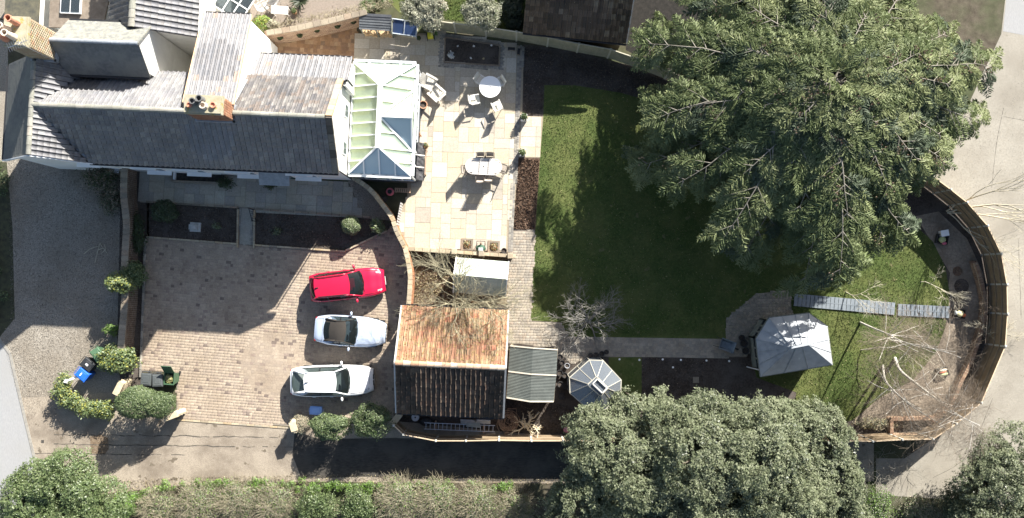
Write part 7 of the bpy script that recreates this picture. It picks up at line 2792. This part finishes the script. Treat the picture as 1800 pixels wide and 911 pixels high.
bush('golden yellow shrub against the white wing on the neighbouring side', 462, 42, 1.6, .6, .42, 2200, .045, [m_yel, m_bri], seed=21, name='golden_shrub', nb=4, lump=.2)
bush('pale dry shrub right of the golden shrub behind the orange wall', 478, 46, 1.4, .5, .35, 1300, .045, [m_drytwig, m_oli2], seed=22, name='dry_bush', nb=3, lump=.3, shell=.3)
# crescent hedge by the bins
R.seed(31)
hp = smoothline([at(x, y, .6) for x, y in ((112, 668), (112, 690), (128, 706), (152, 716), (176, 722), (192, 720))], 5)
t = thing('crescent_hedge', 'yellow green crescent hedge curving round below the blue bin', 'hedge', (hp[len(hp) // 2].x, hp[len(hp) // 2].y, 0))
blobs = []
for p in hp:
    for _ in range(2): blobs.append(((p.x + R.gauss(0, .14), p.y + R.gauss(0, .14), R.uniform(.45, .75)), (.38, .38, .42)))
leaves('foliage', blobs, 9000, .06, [m_lau2, m_yel, m_lau1], t, weights=[.5, .2, .3], wob=.25, shell=.4)
b = MB()
trunkto(b, hp[len(hp) // 2], [Vector((p.x, p.y, .7)) for p in hp[::3]], .04, 5)
obj('stem', b, m_bark, t, world=True)

# dry scrub and green clumps of the hedgerow along the lane
R.seed(41)
scr = [(275, 900, 1.5, 1.1), (345, 890, 1.8, 1.2), (415, 885, 1.6, 1.1), (480, 890, 1.7, 1.2), (700, 885, 1.7, 1.3), (770, 885, 1.6, 1.2), (840, 890, 1.5, 1.2), (905, 895, 1.3, 1.0)]
for i, (x, y, hh, rr_) in enumerate(scr):
    q = at(x, y, hh * .6)
    lbl = ['pale dry scrub bush at the left end of the lane hedgerow', 'pale dry scrub bush second along the lane hedgerow', 'pale dry scrub bush third along the lane hedgerow', 'pale dry scrub bush just left of the dark green hedgerow clump',
           'dry scrub bush just right of the dark green hedgerow clump', 'dry scrub bush below the shaded part of the lane', 'dry scrub bush nearing the oak along the lane', 'last dry scrub bush before the oak'][i]
    t = thing('scrub_bush', lbl, 'bush', (q.x, q.y, 0), 0, 'scrub bushes along the lane')
    segs = []
    twigcloud(segs, (q.x, q.y, 0), (rr_ * 1.1, rr_ * 1.15, hh), 1500, .55, .008, .35)
    sticks('stems', segs, [m_drytwig] if i % 3 else [m_drytwig], t, 3)
    leaves('foliage', [((q.x, q.y, hh * .35), (rr_ * 1.1, rr_ * 1.1, hh * .5))], 3800, .042, [m_oli1, m_lau1, m_drytwig, m_bri], t, weights=[.35, .3, .2, .15], shell=.3)
for i, (x, y, hh, rr_, mats_, lb) in enumerate(((555, 893, 1.8, 1.2, LAU, 'dark green clump in the middle of the lane hedgerow'), (628, 893, 1.7, 1.1, LAU, 'green clump right of the middle in the lane hedgerow'), (215, 890, 1.1, .7, [m_bri, m_lau1], 'bright green clump between corner tree and scrub'),
                                               (1540, 895, 1.2, 1.3, [m_bri, m_oli1, m_lau1], 'yellow green undergrowth mound right of the oak'), (1620, 905, 1.1, 1.1, [m_oli1, m_lau1, m_drytwig], 'olive green undergrowth mound below the track end'),
                                               (1690, 885, 1.6, 1.3, [m_dkl, m_oak1, m_oak3], 'dark undergrowth clump at the foot of the corner tree'))):
    bush(lb, x, y, hh, rr_, rr_ * .95, 9000, .045, mats_, seed=50 + i, name='hedgerow_shrub', nb=7, lump=.3, shell=.35, jit=1.4)
iv = []
for i in range(190):
    x = R.uniform(225, 905)
    g = math.sin(x * .021) + math.sin(x * .057 + 1)
    if g < -.5 and x > 650 and R.random() < .8: continue
    y = 852 + 26 * math.exp(-((x - 215) / 55) ** 2) + R.gauss(0, 3.5) + (4 if x > 520 else 0)
    q = at(x, y, .3)
    s = R.uniform(.14, .3)
    iv.append(((q.x, q.y, R.uniform(.15, .4)), (s, s, s)))
o = leaves('ivy', iv, 15000, .045, [m_bri, m_lau2, m_lau1], None, weights=[.55, .2, .25], shell=.3)
o['kind'] = 'stuff'
q = []
for i in range(90):
    x = R.uniform(235, 980)
    c = at(x, R.uniform(880, 960), .5)
    q.append(((c.x, c.y, R.uniform(.1, .6)), (.5, .5, .4)))
o = leaves('undergrowth', q, 26000, .05, [m_drytwig, m_oli1, m_lau1, m_brtwig], None, weights=[.35, .25, .2, .2], shell=.1)
o['kind'] = 'stuff'
# undergrowth under the oak and along the shaded lane verge
q = []
for i in range(70):
    c = at(R.uniform(1480, 1600), R.uniform(800, 850), .2)
    q.append(((c.x, c.y, .15), (.5, .4, .25)))
segs = []
for k in range(60):
    c = at(R.uniform(1490, 1600), R.uniform(795, 850), 0)
    grow(segs, (c.x, c.y, 0), (R.gauss(0, .6), R.gauss(0, .6), 1), R.uniform(.5, 1.1), .012, 1, 3, .8, .2, .0, steps=3)
t = thing('bare_thicket', 'thicket of bare grey stems in the shade behind the tan fence', 'shrub', at(1545, 825))
sticks('stems', segs, m_barkg, t, 3)


# bare trees
def baretree(name, label, px, py, specs, m_, seed, cat='tree', sides=4, group=None, aim=None):
    R.seed(seed)
    q = at(px, py, 0)
    t = thing(name, label, cat, q, 0, group)
    segs = []
    for d, L, r, depth, kids, spread, bend, up in specs:
        grow(segs, q + Vector((R.gauss(0, .05), R.gauss(0, .05), 0)), d, L, r, depth, kids, spread, bend, up)
    if aim:        # the whole tree leans so that its crown hangs over the aimed point
        c = sum((sg[1] for sg in segs), Vector()) / len(segs)
        dl = (at(aim[0], aim[1], c.z) - c) / c.z
        segs = [(Vector((a.x + dl.x * a.z, a.y + dl.y * a.z, a.z)), Vector((e.x + dl.x * e.z, e.y + dl.y * e.z, e.z)), r0, r1) for a, e, r0, r1 in segs]
    sticks('branches', segs, m_, t, sides)
    return t, segs


baretree('apple_tree', 'bare grey twigged apple tree on the lawn edge above the path', 1034, 566, [((math.cos(k * .7), math.sin(k * .7), .35 + .3 * (k % 3)), 1.2, .045, 3, 3, .8, .2, .0) for k in range(9)] + [((.1, 0, 1), 1.2, .06, 3, 3, .8, .2, 0)], mat('grey_twig', (.19, .18, .16), (.28, .268, .24), 6, .9), 62)
baretree('mossy_tree', 'bare mossy twigged tree spreading over the shed and garage roofs', 800, 529, [((-.05, 0, 1), 2.5, .09, 4, 3, .6, .16, .06), ((.25, .12, 1), 2.3, .08, 4, 3, .65, .16, .05), ((.12, -.3, 1), 2.6, .08, 4, 3, .65, .16, .04), ((-.25, -.12, 1), 2.1, .07, 4, 3, .6, .16, .05)], m_mossbark, 64, aim=(816, 534))
baretree('bare_sapling', 'bare many stemmed tree leaning out over the brown fence', 1664, 374, [((.75, .15, .9), 3.4, .06, 2, 3, .45, .1, .06), ((.5, .5, .9), 3.2, .05, 2, 3, .5, .12, .06), ((.8, -.15, .8), 3.2, .05, 2, 3, .5, .12, .04), ((.5, -.6, .7), 2.6, .045, 3, 3, .5, .14, .0)], m_paletwig, 66)
baretree('young_fruit_tree', 'young bare fruit tree at the lawn edge beside the dry bed', 1616, 497, [((.3, .1, 1), 1.3, .03, 3, 3, .7, .2, .05)], m_paletwig, 67)
baretree('young_fruit_tree', 'young bare fruit tree on the lawn just above the long track mat', 1487, 510, [((.2, .1, 1), 1.2, .03, 3, 3, .7, .2, .05)], m_paletwig, 68)
baretree('bare_shrub', 'leafless spreading shrub inside the retaining wall bend', 1741, 590, [((.4, -.3, .9), .9, .025, 3, 3, .8, .2, .05), ((-.4, .3, .9), .9, .025, 3, 3, .8, .2, .05)], m_paletwig, 69, 'shrub')
baretree('bare_shrub', 'leafless spreading shrub beside the crate with the bent handle', 1712, 548, [((.2, .3, .9), .8, .02, 3, 3, .8, .2, .05)], m_brtwig, 70, 'shrub')
q = at(172, 440, .06)
t = thing('fallen_branch', 'pale forked dead branch lying on the shaded gravel', 'branch', (q.x, q.y, 0))
segs = []
for pl in (((167, 462), (171, 445), (176, 427)), ((147, 447), (158, 438), (172, 433)), ((172, 440), (182, 436), (190, 448)), ((176, 427), (181, 437)), ((184, 430), (186, 438), (178, 446))):
    pp = [at(x, y, .07) for x, y in pl]
    for a, c in zip(pp[:-1], pp[1:]): segs.append((a, c, .022, .015))
sticks('branches', segs, m_paletwig, t, 5)


# birches
def birch(label, base, pts, r0, seed, nb=26, L=1.6):
    R.seed(seed)
    b0 = at(*base)
    t = thing('birch_tree', label, 'tree', b0)
    line_ = smoothline([b0] + [at(x, y, h) for x, y, h in pts], 5)
    b = MB()
    n = len(line_)
    b.tube(line_, [r0 * (1 - .86 * (i / (n - 1)) ** .8) for i in range(n)], 8)
    obj('trunk', b, m_birch, t, world=True, smooth=True)
    s1, s2 = [], []
    for k in range(nb):
        f = R.uniform(.3, 1.0)
        p = line_[int(f * (n - 1))]
        d = rvec(1)
        d.z = abs(d.z) * .3 + .15
        grow(s1, p, d, L * R.uniform(.6, 1.3) * (1.2 - .5 * f), .02 * (1.4 - f), 0, 0, .6, .12, -.03, steps=6, rmin=.008)
        e = s1[-1][1]
        for sg in s1[-6:]:
            for _ in range(5):
                dd = ((sg[1] - sg[0]).normalized() + rvec(.6) + Vector((0, 0, -.35))).normalized()
                grow(s2, sg[1], dd, R.uniform(.5, 1.0), .0045, 1, 3, .6, .2, -.12, steps=3, rmin=.003)
    for k in range(0, len(s1), 6): sticks('limb', s1[k:k + 6], m_birch, t, 4)
    sticks('twigs', s2, m_brtwig, t, 3)
    return t


birch('white stemmed birch with the thickest trunk leaning toward the corner fence', (1573, 630), [(1583, 652, 1.6), (1612, 676, 3.2), (1640, 697, 4.8), (1664, 716, 6.0), (1690, 733, 7.2), (1722, 748, 8.2)], .105, 71, 30)
birch('slimmer birch leaning over the square brick planter', (1552, 643), [(1556, 668, 1.6), (1574, 690, 3.2), (1604, 715, 4.8), (1640, 738, 6.2), (1662, 752, 7.0)], .075, 72, 24)
birch('pale birch stem nearest the summer house leaning over the track mat', (1512, 567), [(1535, 577, 1.6), (1562, 588, 3.2), (1588, 601, 4.8), (1625, 610, 6.2), (1668, 620, 7.4)], .07, 73, 24)
baretree('birch_sapling', 'thin bare birch sapling between summer house and larger birches', 1512, 614, [((.4, .1, 1), 2.2, .04, 3, 3, .6, .15, .05)], m_paletwig, 74)
baretree('birch_sapling', 'thin bare sapling beside the foot of the thick birch', 1560, 618, [((.3, .3, 1), 1.8, .03, 3, 3, .6, .15, .05)], m_brtwig, 75)
segs = []
R.seed(80)
for (x, y, rx, ry, n) in ((1565, 735, 1.6, .8, 450), (1530, 590, 1.2, .8, 0), (1700, 610, .7, 1.2, 300)):
    q = at(x, y, .3)
    twigcloud(segs, (q.x, q.y, 0), (rx, ry, .7), n, .4, .006, .4)
t = thing('dry_border_plants', 'dry brown stems and dead flower heads along the tan fence', 'plants', at(1565, 738))
sticks('stems', segs, m_brtwig, t, 3)
leaves('dead_leaves', [(at(1540, 745, .2), (1.4, .4, .25))], 900, .05, [m_litter, m_drytwig, m_oak2], t, shell=.1)

# agave rosettes on the neighbouring terrace
def spiky(label, px, py, r_, n, m_):
    R.seed(int(px))
    q = at(px, py, .3)
    t = thing('spiky_plant', label, 'plant', (q.x, q.y, 0))
    b = MB()
    for i in range(n):
        a = i * 2.4
        el = R.uniform(.1, 1.0)
        d = Vector((math.cos(a) * math.cos(el), math.sin(a) * math.cos(el), math.sin(el)))
        s = Vector((-math.sin(a), math.cos(a), 0)) * .035
        p0, p1, p2 = Vector((0, 0, .25)), Vector((0, 0, .25)) + d * r_ * .6, Vector((0, 0, .2)) + d * r_ + Vector((0, 0, -.08))
        b.add([p0 - s, p0 + s, p1 + s, p1 - s, p2], [(0, 1, 2, 3), (3, 2, 4)])
        if i % 3 == 0: obj('leaf', b, m_, t); b = MB()
    if b.f: obj('leaf', b, m_, t)
    b = MB()
    b.lathe([(.06, 0), (.05, .26)], 8)
    obj('stem', b, m_bark, t)


spiky('dark spiky palm like plant on the neighbouring brick terrace', 528, 2, .75, 40, m_dkl)
spiky('spiky green plant beside the neighbouring lawn', 662, 6, .7, 46, m_lau3)
spiky('spiky green plant nearer the log store', 645, 12, .6, 40, m_lau1)
spiky('small green grassy tuft in the shaded corner by the fence and terrace', 762, 56, .35, 24, m_bri)
# dead flower heads along the top of the orange wall
segs = []
R.seed(91)
for k in range(900):
    x = R.uniform(478, 690)
    y = 50 - (x - 478) * .2 + R.gauss(0, 4) - 3
    p = at(x, y, R.uniform(.5, 1.6))
    segs.append((p, p + rvec(.13) + Vector((0, 0, .12)), .012, .006))
t = thing('dry_border_plants', 'pale dry border plants behind the orange wall', 'plants', at(560, 32))
sticks('stems', segs, m_drytwig, t, 3)
# left edge strip of hedge bottom
R.seed(95)
blobs = []
for i in range(26):
    c = at(R.uniform(-50, 9), 290 + i * 11, .3)
    blobs.append(((c.x, c.y, .3), (.4, .4, .4)))
t = thing('roadside_hedge', 'dark hedge along the left edge beside the shaded gravel', 'hedge', at(-10, 430))
leaves('foliage', blobs, 6000, .05, [m_dkl, m_lau3, m_lau1], t, shell=.2)
# hole mounds in the dry bed
for i, (x, y, r_, lb) in enumerate(((1690, 503, .38, 'largest dug hole of dark soil in the dry bed'), (1683, 477, .25, 'dark dug patch above the largest hole in the dry bed'), (1683, 524, .22, 'small dug patch below the largest hole in the dry bed'))):
    q = at(x, y)
    t = thing('dug_patch', lb, 'soil patch', (q.x, q.y, 0), 0)
    b = MB(); b.lathe([(r_ * 1.15, .01), (r_ * .95, .06), (r_ * .7, .03), (.02, .015)], 14); obj('soil', b, m_mulch if i else m_soil, t)
    segs = []
    twigcloud(segs, (q.x, q.y, 0), (r_, r_, .12), 60, .2, .006, .1)
    sticks('roots', segs, m_brtwig, t, 3)
